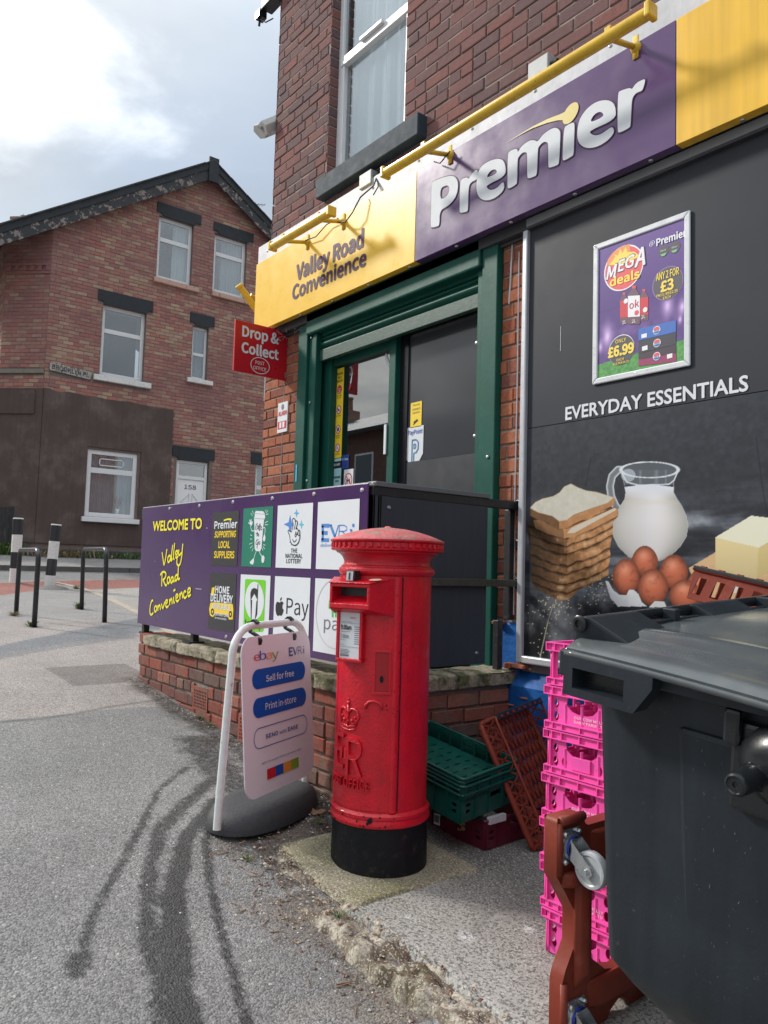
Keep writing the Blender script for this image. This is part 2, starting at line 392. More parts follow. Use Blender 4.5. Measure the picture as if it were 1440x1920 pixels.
UPPER = brickmat('weathered_brick', [(.20, .094, .084), (.175, .092, .087), (.145, .086, .087), (.215, .094, .082), (.165, .092, .088), (.19, .094, .086), (.16, .090, .084), (.13, .083, .086)], dirt=(.145, .09, .086), pat=.16)
LOWER = brickmat('orange_brick', [(.34, .115, .06), (.29, .09, .05), (.24, .085, .055), (.38, .14, .075), (.20, .075, .055), (.32, .12, .07)], dirt=(.14, .075, .055), dlo=.56, dhi=.7)
RAMP = brickmat('red_brick', [(.27, .085, .06), (.22, .07, .05), (.17, .07, .06), (.30, .12, .085), (.24, .075, .055), (.14, .075, .065)], dirt=(.16, .125, .10), dlo=.5, dhi=.66, dsc=5)
FAR = brickmat('mottled_brick', [(.34, .165, .135), (.38, .25, .185), (.31, .14, .122), (.36, .19, .15), (.40, .285, .205), (.27, .135, .12), (.37, .16, .13), (.34, .21, .155)], pat=.15, dirt=(.25, .125, .12), dlo=.43, dhi=.62, dsc=.7)
MORT_L = mat('pale_mortar', (.30, .25, .22), .95, .2, 20, .4)
MORT_D = mat('dark_mortar', (.17, .13, .115), .95, .2, 10, .4)
MORT_G = mat('grey_mortar', (.26, .22, .18), .95, .25, 25, .5)
COPING = mat('mossy_stone', (.30, .26, .19), .95, .45, 30, .9, 70, col2=(.09, .09, .04), c2s=9, c2lo=.48, c2hi=.6)
YELLOW = mat('yellow_sign', (.86, .53, .045), .3, .03, 3, spec=.4)
YELLOW2 = mat('yellow_sign_dirty', (.80, .47, .04), .35, .05, 3, streak=.16, spec=.4)
PURPLE = mat('purple_sign', (.105, .055, .155), .22, .06, 2, spec=.5)
PURPLE_D = mat('deep_purple', (.065, .028, .105), .24, .08, 2, spec=.5)
WHITE = mat('white_vinyl', (.68, .71, .74), .6, .03, 9, spec=.25)
WHITE_D = mat('dirty_white', (.50, .51, .53), .5, .16, 9, .1, streak=.1)
UPVC = mat('white_upvc', (.70, .71, .72), .35, .04, 8)
BLACK_T = mat('black_print', (.02, .02, .022), .4)
CHAR = mat('charcoal_print', (.035, .034, .037), .4)
GREENF = mat('green_gloss_paint', (.008, .080, .058), .48, .18, 5, .08, 40, spec=.25, col2=(.02, .095, .075), c2s=7, c2lo=.55, c2hi=.75)
GREEND = mat('green_shutter', (.012, .060, .044), .5, .25, 14, .12, 60, col2=(.07, .085, .06), c2s=22, c2lo=.54, c2hi=.72)
GREY = mat('grey_panel', (.036, .040, .049), .5, .08, 3, spec=.22)
GREYB = mat('grey_boards', (.040, .050, .064), .5, .12, 3, .05, 30, stretch=(9, 9, .6), spec=.3)
BLACKP = mat('black_metal_paint', (.018, .019, .022), .42, .3, 15, .15, 60, col2=(.10, .11, .09), c2s=30, c2lo=.62, c2hi=.72)
BLACKG = mat('black_gloss', (.012, .013, .017), .2, .2, 10)
ALU = mat('aluminium', (.55, .57, .60), .35, .06, 12, .03, 80, metal=.35)
STEEL = mat('galvanised_steel', (.55, .57, .58), .3, .15, 40, .05, 90, metal=.9)
BLUEP = mat('blue_wall_paint', (.008, .085, .30), .55, .3, 9, .5, 30, col2=(.012, .10, .33), c2s=6, c2lo=.5, c2hi=.7, spec=.25)
RED = mat('pillar_red', (.58, .006, .020), .34, .16, 9, .40, 95, col2=(.44, .013, .022), c2s=11, c2lo=.56, c2hi=.72, spec=.4, coat=.2, streak=.08)
REDTOP = mat('faded_red', (.55, .11, .12), .6, .25, 16, .6, 60, col2=(.34, .19, .15), c2s=13, c2lo=.47, c2hi=.60)
REDS = mat('post_red_sign', (.50, .010, .022), .3, .05, 4)
BASEB = mat('black_base_paint', (.006, .007, .010), .5, .3, 25, .35, 60, spec=.25, col2=(.035, .032, .022), c2s=16, c2lo=.55, c2hi=.7)
SLATE = mat('grey_sill_paint', (.040, .056, .070), .65, .2, 8, .15, 50, spec=.15)
LINT = mat('black_lintel_paint', (.017, .021, .026), .7, .25, 8, .2, 30)
PEEL = mat('peeling_black_paint', (.03, .032, .036), .7, .2, 8, .5, 30, col2=(.23, .19, .17), c2s=6.5, c2lo=.535, c2hi=.55)
BROWN = mat('brown_render', (.082, .056, .047), .8, .2, 1.6, .4, 30, col2=(.115, .088, .078), c2s=1.6, c2lo=.5, c2hi=.68, streak=.12)
STONE = mat('dark_stone', (.06, .058, .055), .9, .4, 5, .8, 20)
ROOFM = mat('roof_slate', (.055, .058, .065), .7, .25, 12, .4, 20)
SILLW = mat('white_sill_paint', (.66, .65, .63), .6, .18, 14, .2, 30)
SILLP = mat('peach_sill', (.52, .33, .26), .8, .2, 14, .3, 30, col2=(.25, .13, .10), c2s=14, c2lo=.56, c2hi=.62)
GLASS = glassmat('window_glass', (.82, .86, .87), .34)
GLASSD = glassmat('door_glass', (.35, .42, .42), .48)
DARKIN = mat('dark_interior', (.03, .035, .038), .8)
CURT = mat('net_curtain', (.42, .48, .52), .8, .06, 6)
CURT2 = mat('white_curtain', (.72, .75, .76), .8, .05, 6)
LETTER_B = mat('dark_purple_letters', (.055, .018, .07), .5, spec=.2)
NAVY = mat('navy_print', (.02, .045, .25), .4)
EVB = mat('light_blue_print', (.08, .24, .62), .4)
PILL = mat('royal_blue_print', (.008, .085, .42), .35)
PINKW = mat('lilac_white_board', (.80, .73, .78), .35, .03, 4)
YEL_T = mat('yellow_letters', (.90, .80, .03), .4)
YEL_S = mat('yellow_sticker', (.88, .62, .03), .45)
CYAN = mat('pale_cyan', (.38, .62, .66), .45)
GREENB = mat('coffee_green', (.01, .19, .12), .4)
LIME = mat('lime_green', (.16, .60, .02), .4)
ANDR = mat('android_green', (.05, .50, .08), .4)
GREY_T = mat('grey_letters', (.18, .18, .20), .4)
ORANGE_T = mat('orange_print', (.80, .30, .04), .4)
RED_T = mat('red_print', (.62, .015, .03), .4)
GRN_T = mat('olive_green_print', (.22, .38, .03), .4)
SKYB = mat('sky_blue_print', (.10, .42, .75), .4)
RUBBER = mat('grey_rubber', (.045, .046, .05), .62, .25, 60, .35, 150, spec=.35)
TUBEW = mat('white_tube', (.66, .66, .65), .32, .12, 25, col2=(.45, .41, .36), c2s=30, c2lo=.62, c2hi=.68)
PINK = mat('pink_crate_plastic', (.86, .085, .40), .45, .10, 9, .08, 60, obj=False, col2=(.55, .09, .26), c2s=26, c2lo=.60, c2hi=.72)
MAROON = mat('maroon_crate_plastic', (.095, .008, .022), .4, .15, 12, .08, 60)
CGREEN = mat('green_crate_plastic', (.004, .078, .060), .38, .22, 12, .08, 60, obj=False, col2=(.035, .10, .08), c2s=22, c2lo=.55, c2hi=.7)
TERRA = mat('terracotta_plastic', (.21, .034, .018), .5, .18, 7, .10, 60, spec=.35, col2=(.27, .06, .035), c2s=10, c2lo=.55, c2hi=.7)
BTRIM = mat('black_plastic_trim', (.012, .012, .014), .4, .2, 20)
BIN = mat('grey_bin_plastic', (.018, .024, .031), .45, .22, 5, .08, 80, streak=.2, col2=(.06, .066, .07), c2s=48, c2lo=.645, c2hi=.70, obj=True, spec=.35)
BINB = mat('black_bin_plastic', (.010, .012, .014), .28, .2, 9, .05, 60, obj=True)
LID = mat('bin_lid_plastic', (.07, .08, .085), .17, .22, 4, .05, 20, obj=True, col2=(.11, .11, .10), c2s=3, c2lo=.52, c2hi=.7)
WHEEL = mat('grey_nylon', (.40, .42, .43), .4, .15, 20)
BLUER = mat('blue_ring', (.01, .03, .25), .4)
WOOD = mat('black_fence_wood', (.035, .035, .036), .85, .4, 6, .5, 30, stretch=(8, 8, .8), col2=(.10, .09, .08), c2s=4, c2lo=.55, c2hi=.65)
WPAINT = mat('white_road_paint', (.66, .66, .64), .6, .15, 30, col2=(.3, .3, .3), c2s=30, c2lo=.66, c2hi=.7)
BPAINT = mat('black_bollard_paint', (.02, .021, .025), .4, .3, 30, col2=(.2, .2, .2), c2s=40, c2lo=.66, c2hi=.7)
LAMPY = mat('yellow_lamp', (.74, .47, .03), .28, .12, 12, .05, 50, col2=(.40, .27, .05), c2s=50, c2lo=.63, c2hi=.72, coat=.2)
CABLE = mat('black_cable', (.015, .015, .017), .5)
PIPE = mat('grey_downpipe', (.30, .33, .36), .4, .1, 5)
LEAF = mat('dead_leaf', (.24, .14, .08), .7, .3, 50)
GRASS = mat('weed_green', (.07, .12, .025), .7, .4, 50)
GRASSD = mat('dry_weed', (.20, .15, .07), .8, .4, 50)
SPECK = mat('chalky_speck', (.7, .7, .68), .8)

# ---- brick laying
def unitbrick(r, k):
    c = .03; bm = bmesh.new()
    me = bpy.data.meshes.new('brick')
    j = lambda: random.uniform(-.02, .02)
    o4 = [(-.5, 1, -.5), (.5, 1, -.5), (.5, 1, .5), (-.5, 1, .5)]
    m4 = [(-.5, .25, -.5+j()), (.5, .25, -.5+j()), (.5, .25, .5+j()), (-.5, .25, .5+j())]
    f4 = [(-.5+c, j(), -.5+2.4*c), (.5-c, j(), -.5+2.4*c), (.5-c, j(), .5-2.4*c), (-.5+c, j(), .5-2.4*c)]
    vs = o4+m4+f4; fs = []
    for a in (0, 4):
        for i in range(4): fs.append((a+i, a+(i+1) % 4, a+4+(i+1) % 4, a+4+i))
    fs.append((8, 9, 10, 11))
    me.from_pydata(vs, [], fs); at = me.attributes.new('rnd', 'FLOAT', 'FACE'); at.data.foreach_set('value', np.full(len(fs), r, dtype=np.float32)); me.update()
    return me, vs, fs
BR = [unitbrick((i+.5)/16, i) for i in range(16)]
_bm = {}
def brickmesh(i, m):
    if (i, m.name) not in _bm:
        me = BR[i][0].copy(); me.name = 'brick'; me.materials.append(m); _bm[(i, m.name)] = me
    return _bm[(i, m.name)]
def lay(parent, P, u0, u1, v0, v1, mt, holes=(), pitch=.0855, bl=.225, bh=.073, dep=.010, limit=300, lim=None, seed=1, header=0, jit=.003, inv=None, minpx=9, vofs=None, seq=None):
    rg = random.Random(seed); O, U, V, Nn = P; out = []
    n = int((v1-v0)/pitch)
    for i in range(n):
        v = v0+(i+.5)*pitch
        lo, hi = (lim(v) if lim else (u0, u1))
        iv = [(lo, hi)]
        for (a, b, c, d) in holes:
            if c-.02 < v < d+.02:
                nv = []
                for (p, q) in iv:
                    if b <= p or a >= q: nv.append((p, q)); continue
                    if a-p > .03: nv.append((p, a))
                    if q-b > .03: nv.append((b, q))
                iv = nv
        hd = header and i % header == header-1
        Lb = bl/2+.003 if hd else bl+.010
        s = u0-rg.random()*.02-(Lb/2 if i % 2 else 0)
        while s < hi:
            e = s+Lb
            for (p, q) in iv:
                a = max(s+.005, p+.003); b = min(e-.005, q-.003)
                if b-a > .035: out.append(((a+b)/2+rg.uniform(-1, 1)*jit*.5, v+rg.uniform(-1, 1)*jit, b-a, bh+rg.uniform(-1, 1)*jit, dep+rg.uniform(-.003, .005), rg.randrange(16)))
            s = e
    sc = []
    for k, (u, v, l, h, d, r) in enumerate(out):
        p = O+U*u+V*v; x, y, z = proj(p)
        vis = -20 < x < 1460 and -20 < y < 1940 and z > .3
        sc.append((0 if not vis else l*h/z**2*FPX**2, k))
    sc.sort(reverse=True); W = -Nn
    big = [k for a, k in sc[:limit] if a > minpx*5]; bs = set(big)
    for k in big:
        u, v, l, h, d, r = out[k]; o = bpy.data.objects.new('brick', brickmesh(r, mt)); COL.objects.link(o)
        o.parent = parent
        if parent.type == 'EMPTY': o.matrix_parent_inverse = INV[parent.name]
        T = O+U*u+V*v+Nn*d
        o.matrix_basis = frame(T, U*l, W*d*1.5, V*h)
    rest = [k for k in range(len(out)) if k not in bs]
    if rest:
        vs = []; fs = []; rr = []
        for k in rest:
            u, v, l, h, d, r = out[k]; T = O+U*u+V*v+Nn*d; b = len(vs); _, bv, bf = BR[r]
            for (x, y, z) in bv: vs.append(tuple(T+U*(x*l)+W*(y*d*1.5)+V*(z*h)))
            for f in bf: fs.append([b+q for q in f]); rr.append((r+.5)/16)
        me = bpy.data.meshes.new('brick_courses'); me.from_pydata(vs, [], fs); at = me.attributes.new('rnd', 'FLOAT', 'FACE'); at.data.foreach_set('value', np.array(rr, dtype=np.float32))
        o = link('brick_courses', me, parent, mt); o['kind'] = 'stuff'
    return len(big), len(rest)

def window(parent, P, u0, u1, v0, v1, tr=None, fw=.06, rec=.09, mt=None, glass=None, curtain=None, name='window', split=None):
    # frame bars with glass, set back into the wall; returns the window part
    mt = mt or UPVC; glass = glass or GLASS; m = MB(); n0, n1 = -rec-.05, -rec
    m.pbox(P, u0, u0+fw, v0, v1, n0, n1); m.pbox(P, u1-fw, u1, v0, v1, n0, n1)
    m.pbox(P, u0+fw, u1-fw, v0, v0+fw, n0, n1); m.pbox(P, u0+fw, u1-fw, v1-fw, v1, n0, n1)
    if tr: m.pbox(P, u0+fw, u1-fw, tr-fw*.6, tr+fw*.6, n0, n1)
    w_ = m.build(name, mt, parent, bevel=.006)
    zs = [(v0+fw, v1-fw)] if not tr else [(v0+fw, tr-fw*.6), (tr+fw*.6, v1-fw)]
    for (a, b) in zs:
        q = MB(); q.pbox(P, u0+fw+.002, u1-fw-.002, a+.002, b-.002, n0+.018, n0+.024); q.build('pane', glass, w_)
    bk = MB(); bk.pbox(P, u0+.01, u1-.01, v0+.01, v1-.01, -rec-.5, -rec-.48); bk.build('room_back', DARKIN, w_)
    if curtain:
        c = MB(); O, U, V, Nn = P
        for (a, b, cm) in curtain:
            aa = u0+(u1-u0)*a; bb = u0+(u1-u0)*b; k = max(6, int((bb-aa)/.02)); A = []; B = []
            for i in range(k+1):
                u = aa+(bb-aa)*i/k; d = -rec-.12+.018*math.sin(u*75)+.01*math.sin(u*31)
                A.append(O+U*u+V*(v0+.03)+Nn*d); B.append(O+U*u+V*(v1-.03)+Nn*d)
            c.add(A+B, [(i, i+1, k+2+i, k+1+i) for i in range(k)])
        c.build('curtain', curtain[0][2], w_)
    return w_
def reveal(mb, P, u0, u1, v0, v1, d):   # the four cheeks of an opening
    O, U, V, Nn = P; q = lambda u, v, n: O+U*u+V*v+Nn*n
    for (a, b) in (((u0, v0), (u0, v1)), ((u0, v1), (u1, v1)), ((u1, v1), (u1, v0)), ((u1, v0), (u0, v0))):
        mb.add([q(*a, 0), q(*b, 0), q(*b, -d), q(*a, -d)], [(0, 1, 2, 3)])
def holed(mb, P, u0, u1, v0, v1, holes, n=0.0, top=None):
    # wall face with rectangular openings (grid decomposition)
    us = sorted(set([u0, u1]+[x for h in holes for x in h[:2] if u0 < x < u1])); vs_ = sorted(set([v0, v1]+[x for h in holes for x in h[2:] if v0 < x < v1]))
    O, U, V, Nn = P
    for i in range(len(us)-1):
        for j in range(len(vs_)-1):
            cu = (us[i]+us[i+1])/2; cv = (vs_[j]+vs_[j+1])/2
            if any(a < cu < b and c < cv < d for a, b, c, d in holes): continue
            mb.add([O+U*us[i]+V*vs_[j]+Nn*n, O+U*us[i+1]+V*vs_[j]+Nn*n, O+U*us[i+1]+V*vs_[j+1]+Nn*n, O+U*us[i]+V*vs_[j+1]+Nn*n], [(0, 1, 2, 3)])
# ------------------------------------------------------------------ GROUND
def poly_mask(px, py, poly, soft=0):
    ins = np.zeros(px.shape, bool); n = len(poly)
    for i in range(n):
        x1, y1 = poly[i]; x2, y2 = poly[(i+1) % n]
        c = ((y1 > py) != (y2 > py)) & (px < (x2-x1)*(py-y1)/((y2-y1) if y2 != y1 else 1e-9)+x1)
        ins ^= c
    return ins
def seg_dist(X, Y, pts):
    D = np.full(X.shape, 1e9); T = np.zeros(X.shape); n = len(pts)-1
    for i in range(n):
        ax, ay = pts[i]; bx, by = pts[i+1]; dx, dy = bx-ax, by-ay
        t = np.clip(((X-ax)*dx+(Y-ay)*dy)/(dx*dx+dy*dy+1e-12), 0, 1); d = np.hypot(X-ax-t*dx, Y-ay-t*dy)
        m = d < D; D[m] = d[m]; T[m] = (i+t[m])/n
    return D, T
_rng = np.random.default_rng(5)
def vnoise(x, y, s, seed=0, oct=4):
    # value noise on arrays
    out = np.zeros(x.shape); amp = 1; tot = 0
    for o in range(oct):
        X = x*s*2**o+seed*17.3; Y = y*s*2**o+seed*9.1; xi = np.floor(X).astype(np.int64); yi = np.floor(Y).astype(np.int64); fx = X-xi; fy = Y-yi
        fx = fx*fx*(3-2*fx); fy = fy*fy*(3-2*fy)
        def h(a, b):
            k = (a*374761393+b*668265263+o*1013+seed*7919) & 0x7fffffff; k = ((k ^ (k >> 13))*1274126177) & 0x7fffffff
            return ((k ^ (k >> 16)) & 0xffff)/65535.0
        v = (h(xi, yi)*(1-fx)+h(xi+1, yi)*fx)*(1-fy)+(h(xi, yi+1)*(1-fx)+h(xi+1, yi+1)*fx)*fy
        out += amp*v; tot += amp; amp *= .5
    return out/tot
def grid_mesh(name, xs, ys, zf, mt, attrs=None, parent=None, keep=None):
    X, Y = np.meshgrid(xs, ys, indexing='ij'); Z = zf(X, Y); nx, ny = X.shape
    co = np.stack([X, Y, Z], -1).reshape(-1, 3)
    idx = np.arange(nx*ny).reshape(nx, ny)
    F = np.stack([idx[:-1, :-1], idx[1:, :-1], idx[1:, 1:], idx[:-1, 1:]], -1).reshape(-1, 4)
    if keep is not None:
        K = keep(X, Y); k4 = K[:-1, :-1] & K[1:, :-1] & K[1:, 1:] & K[:-1, 1:]; F = F[k4.reshape(-1)]
    me = bpy.data.meshes.new(name); me.vertices.add(len(co)); me.vertices.foreach_set('co', co.astype(np.float32).ravel())
    me.loops.add(F.size); me.loops.foreach_set('vertex_index', F.ravel().astype(np.int32)); me.polygons.add(len(F))
    me.polygons.foreach_set('loop_start', (np.arange(len(F))*4).astype(np.int32)); me.update(calc_edges=True)
    me.polygons.foreach_set('use_smooth', np.ones(len(F), dtype=bool))
    for k, fn in (attrs or {}).items():
        val = fn(X, Y)
        if val.ndim == 3:
            at = me.color_attributes.new(k, 'FLOAT_COLOR', 'POINT'); c = np.ones((nx*ny, 4), np.float32); c[:, :3] = val.reshape(-1, 3); at.data.foreach_set('color', c.ravel())
        else:
            at = me.attributes.new(k, 'FLOAT', 'POINT'); at.data.foreach_set('value', val.astype(np.float32).ravel())
    return link(name, me, parent, mt)

def asphalt():
    m = bpy.data.materials.new('asphalt'); m.use_nodes = True; t = m.node_tree; t.nodes.clear(); L = t.links.new
    out = N(t, 'ShaderNodeOutputMaterial'); b = N(t, 'ShaderNodeBsdfPrincipled'); L(b.outputs[0], out.inputs[0]); b.inputs['Specular IOR Level'].default_value = .3
    g = N(t, 'ShaderNodeNewGeometry'); P = g.outputs['Position']
    def nz(s, d=4, r=.6):
        n = N(t, 'ShaderNodeTexNoise'); n.inputs['Scale'].default_value = s; n.inputs['Detail'].default_value = d; n.inputs['Roughness'].default_value = r; L(P, n.inputs['Vector']); return n.outputs[0]
    vo = N(t, 'ShaderNodeTexVoronoi'); vo.inputs['Scale'].default_value = 150; L(P, vo.inputs['Vector'])
    vo2 = N(t, 'ShaderNodeTexVoronoi'); vo2.inputs['Scale'].default_value = 62; L(P, vo2.inputs['Vector'])
    hs = N(t, 'ShaderNodeSeparateColor'); L(vo.outputs['Color'], hs.inputs[0])
    mr = N(t, 'ShaderNodeMapRange'); mr.inputs[3].default_value = .58; mr.inputs[4].default_value = 1.42; L(hs.outputs[0], mr.inputs[0])
    hs2 = N(t, 'ShaderNodeSeparateColor'); L(vo2.outputs['Color'], hs2.inputs[0])
    pb = N(t, 'ShaderNodeMapRange'); pb.inputs[1].default_value = .955; pb.inputs[2].default_value = .985; L(hs2.outputs[1], pb.inputs[0])
    dd = N(t, 'ShaderNodeMapRange'); dd.inputs[1].default_value = .45; dd.inputs[2].default_value = .25; L(vo2.outputs['Distance'], dd.inputs[0])
    pk = N(t, 'ShaderNodeMath', operation='MULTIPLY'); L(pb.outputs[0], pk.inputs[0]); L(dd.outputs[0], pk.inputs[1])
    big = N(t, 'ShaderNodeMapRange'); big.inputs[1].default_value = .3; big.inputs[2].default_value = .7; big.inputs[3].default_value = .88; big.inputs[4].default_value = 1.12; L(nz(2.2, 8, .7), big.inputs[0])
    zc = N(t, 'ShaderNodeAttribute', attribute_name='Col')
    a1 = N(t, 'ShaderNodeVectorMath', operation='SCALE'); L(zc.outputs['Color'], a1.inputs[0]); L(mr.outputs[0], a1.inputs['Scale'])
    a2 = N(t, 'ShaderNodeVectorMath', operation='SCALE'); L(a1.outputs[0], a2.inputs[0]); L(big.outputs[0], a2.inputs['Scale'])
    mx = N(t, 'ShaderNodeMix', data_type='RGBA'); L(pk.outputs[0], mx.inputs['Factor']); L(a2.outputs[0], mx.inputs[6]); mx.inputs[7].default_value = (.42, .40, .37, 1)
    wa = N(t, 'ShaderNodeAttribute', attribute_name='wet')
    wn = N(t, 'ShaderNodeMath', operation='MULTIPLY_ADD'); L(nz(38, 3), wn.inputs[0]); wn.inputs[1].default_value = .75; L(wa.outputs['Fac'], wn.inputs[2])
    wm = N(t, 'ShaderNodeMapRange'); wm.inputs[1].default_value = .68; wm.inputs[2].default_value = 1.02; L(wn.outputs[0], wm.inputs[0])
    wk = N(t, 'ShaderNodeMapRange'); wk.inputs[3].default_value = 1; wk.inputs[4].default_value = .25; L(wm.outputs[0], wk.inputs[0])
    a3 = N(t, 'ShaderNodeVectorMath', operation='SCALE'); L(mx.outputs[2], a3.inputs[0]); L(wk.outputs[0], a3.inputs['Scale']); L(a3.outputs[0], b.inputs['Base Color'])
    rr = N(t, 'ShaderNodeMapRange'); rr.inputs[3].default_value = .85; rr.inputs[4].default_value = .5; L(wm.outputs[0], rr.inputs[0]); L(rr.outputs[0], b.inputs['Roughness'])
    bn = N(t, 'ShaderNodeBump'); bn.inputs['Distance'].default_value = .005; bn.inputs['Strength'].default_value = .65
    hh = N(t, 'ShaderNodeMath', operation='MULTIPLY_ADD'); L(vo.outputs['Distance'], hh.inputs[0]); hh.inputs[1].default_value = -1; L(nz(110, 3), hh.inputs[2]); L(hh.outputs[0], bn.inputs['Height']); L(bn.outputs[0], b.inputs['Normal'])
    return m
ASPH = asphalt()
def drop(X, Y):     # the tarmac lies lower than the slab along the kerb in front
    return .055*np.clip((X+2.75)/.7, 0, 1)*np.clip((-1.70-Y)/.08, 0, 1)
def groundz(X, Y):
    return Hn(X, Y)-drop(X, Y)-.02*((X > -2.9) & (Y > -1.70))
def wet(X, Y):
    W = np.zeros(X.shape)
    def trail(pts, w0, w1, k, seed):
        nonlocal W
        q = [gpt(*p)[:2] for p in pts]; D, T = seg_dist(X, Y, q); w_ = (w0+(w1-w0)*T)*(.5+1.0*vnoise(X, Y, 11, seed))
        W = np.maximum(W, k*np.clip(1.45-D/w_, 0, 1))
    trail([(350, 1440), (300, 1478), (262, 1555), (225, 1625), (188, 1690), (160, 1760), (150, 1812)], .026, .026, .66, 1)
    trail([(152, 1790), (146, 1812)], .05, .05, .66, 2)
    trail([(400, 1460), (335, 1520), (300, 1560), (280, 1640), (275, 1720), (282, 1795)], .05, .038, .66, 3)
    trail([(410, 1500), (350, 1570), (325, 1680), (335, 1800), (365, 1960)], .045, .062, .80, 4)
    trail([(300, 1740), (310, 1850), (330, 1980)], .05, .07, .66, 5)
    trail([(400, 1530), (385, 1580), (395, 1660), (412, 1730), (440, 1810), (480, 1930)], .030, .026, .66, 6)
    trail([(370, 1390), (410, 1440), (450, 1480)], .17, .12, .60, 7)
    trail([(258, 1280), (330, 1330), (420, 1385), (600, 1500), (640, 1560)], .10, .15, .56, 8)
    trail([(230, 1600), (200, 1660)], .02, .02, .4, 9)
    return W
def tone(X, Y):
    Z = Hn(X, Y); px, py, pz = proj(np.stack([X, Y, Z], -1)); C = np.zeros(X.shape+(3,)); C[:] = (.205, .198, .192)
    n = vnoise(X, Y, 1.4, 3); n2 = vnoise(X, Y, 7, 4)
    far = X < -5.08-.16*(vnoise(X, Y, 1.1, 6)-.5)*2; C[far] = (.30, .268, .25)
    band = poly_mask(px, py, [(-200, 1236), (0, 1210), (100, 1190), (262, 1158), (400, 1140), (400, 1170), (262, 1186), (100, 1210), (0, 1226), (-200, 1250)]); C[band] = (.165, .168, .172)
    ln = poly_mask(px, py, [(-200, 1250), (0, 1226), (100, 1210), (262, 1186), (262, 1194), (100, 1218), (0, 1236), (-200, 1262)]); C[ln] = (.20, .19, .187)
    up = X < -9.4+.3*Y; C[up & ~band] = (.26, .247, .235)
    rf = poly_mask(px, py, [(-300, 1100), (0, 1093), (104, 1089), (112, 1100), (60, 1108), (0, 1117), (-300, 1135)]); C[rf] = (.26, .115, .095)
    rf = poly_mask(px, py, [(104, 1089), (262, 1086), (700, 1080), (700, 1096), (262, 1102), (165, 1106), (118, 1097)]); C[rf] = (.26, .115, .095)
    be = poly_mask(px, py, [(165, 1106), (262, 1102), (700, 1096), (700, 1260), (262, 1152)]); C[be & (X < -8.9)] = (.32, .30, .27)
    rd = (X < -14.6) & (X > -15.9); C[rd & ~poly_mask(px, py, [(-300, 1135), (-300, 1090), (262, 1086), (262, 1135)])] = (.20, .195, .19)
    C[X < -15.9] = (.22, .21, .2)
    pt = (X < -5.8) & (X > -6.55) & (Y > -1.62) & (Y < -1.0); C[pt] = (.195, .17, .158)
    near = np.clip((-Y-1.0)/.1, 0, 1)
    D, T = seg_dist(X, Y, [(-5.95, -1.1), (-3.4, -1.12), (-3.0, -1.25), (-2.95, -1.72), (-1.0, -1.80)])
    k = np.clip(1-D/(.16+.25*n), 0, 1)*(n2 > .42)*.75; C = C*(1-k[..., None])+np.array([.10, .075, .055])*k[..., None]
    # sandy fine litter in the gutter by the kerb
    k = np.clip(1-D/.5, 0, 1)*np.clip((n2-.5)*4, 0, 1)*.4*(X > -3.4); C = C*(1-k[..., None])+np.array([.26, .22, .17])*k[..., None]
    # fine crack lines
    for pts in ([(-9.4, -.9), (-8.9, -.6), (-8.7, -.2), (-8.9, .1)], [(-13.2, .2), (-12.7, .8), (-12.9, 1.2)], [(-5.1, -2.6), (-5.08, -2.0), (-5.22, -1.5), (-5.3, -1.1)]):
        D2, _ = seg_dist(X+.05*(n2-.5), Y+.05*(n-.5), pts); kk = np.clip(1-D2/.03, 0, 1)*.6; C = C*(1-kk[..., None])+np.array([.03, .03, .03])*kk[..., None]
    C *= (.9+.2*n)[..., None]
    return C
xs = np.concatenate([np.linspace(-60, -17, 20), np.arange(-16.8, -7, .06), np.arange(-7, -.6, .022), np.linspace(-.6, 12, 24)])
ys = np.concatenate([np.linspace(-30, -5, 14), np.arange(-4.9, -3.2, .1), np.arange(-3.2, -.9, .022), np.arange(-.9, 3.2, .07), np.linspace(3.4, 30, 14)])
g_ = grid_mesh('ground', xs, ys, groundz, ASPH, {'Col': tone, 'wet': wet}); tag(g_, 'worn grey tarmac forecourt and side street with dark wet streaks', kind='structure')

# far pavement in front of the brick house, with its kerb
m = MB()
for i in range(40):
    y0 = -14+i*.915; h = H(-15.9, 0)
    m.box(-16.02, -15.88, y0, y0+.905, h-.2, h+.10)
k_ = m.build('kerb', mat('dark_kerb', (.10, .095, .09), .9, .3, 6, .4), None, bevel=.01); tag(k_, 'long dark kerb stones along the far side of the side street', kind='structure')
def fz(X, Y): return np.interp(X, [-19.5, -18, -16.0], [1.36, 1.33, 1.135])
pv = grid_mesh('pavement', np.linspace(-40, -16.0, 60), np.linspace(-14, 22, 120), lambda X, Y: np.interp(X, [-40, -18, -16.0], [1.6, 1.33, 1.135]), ASPH,
               {'Col': lambda X, Y: np.stack([.24+.03*vnoise(X, Y, 1, 2)]*3, -1)*np.array([1, .95, .9])}); tag(pv, 'grey tarmac pavement at the foot of the brick house', kind='structure')
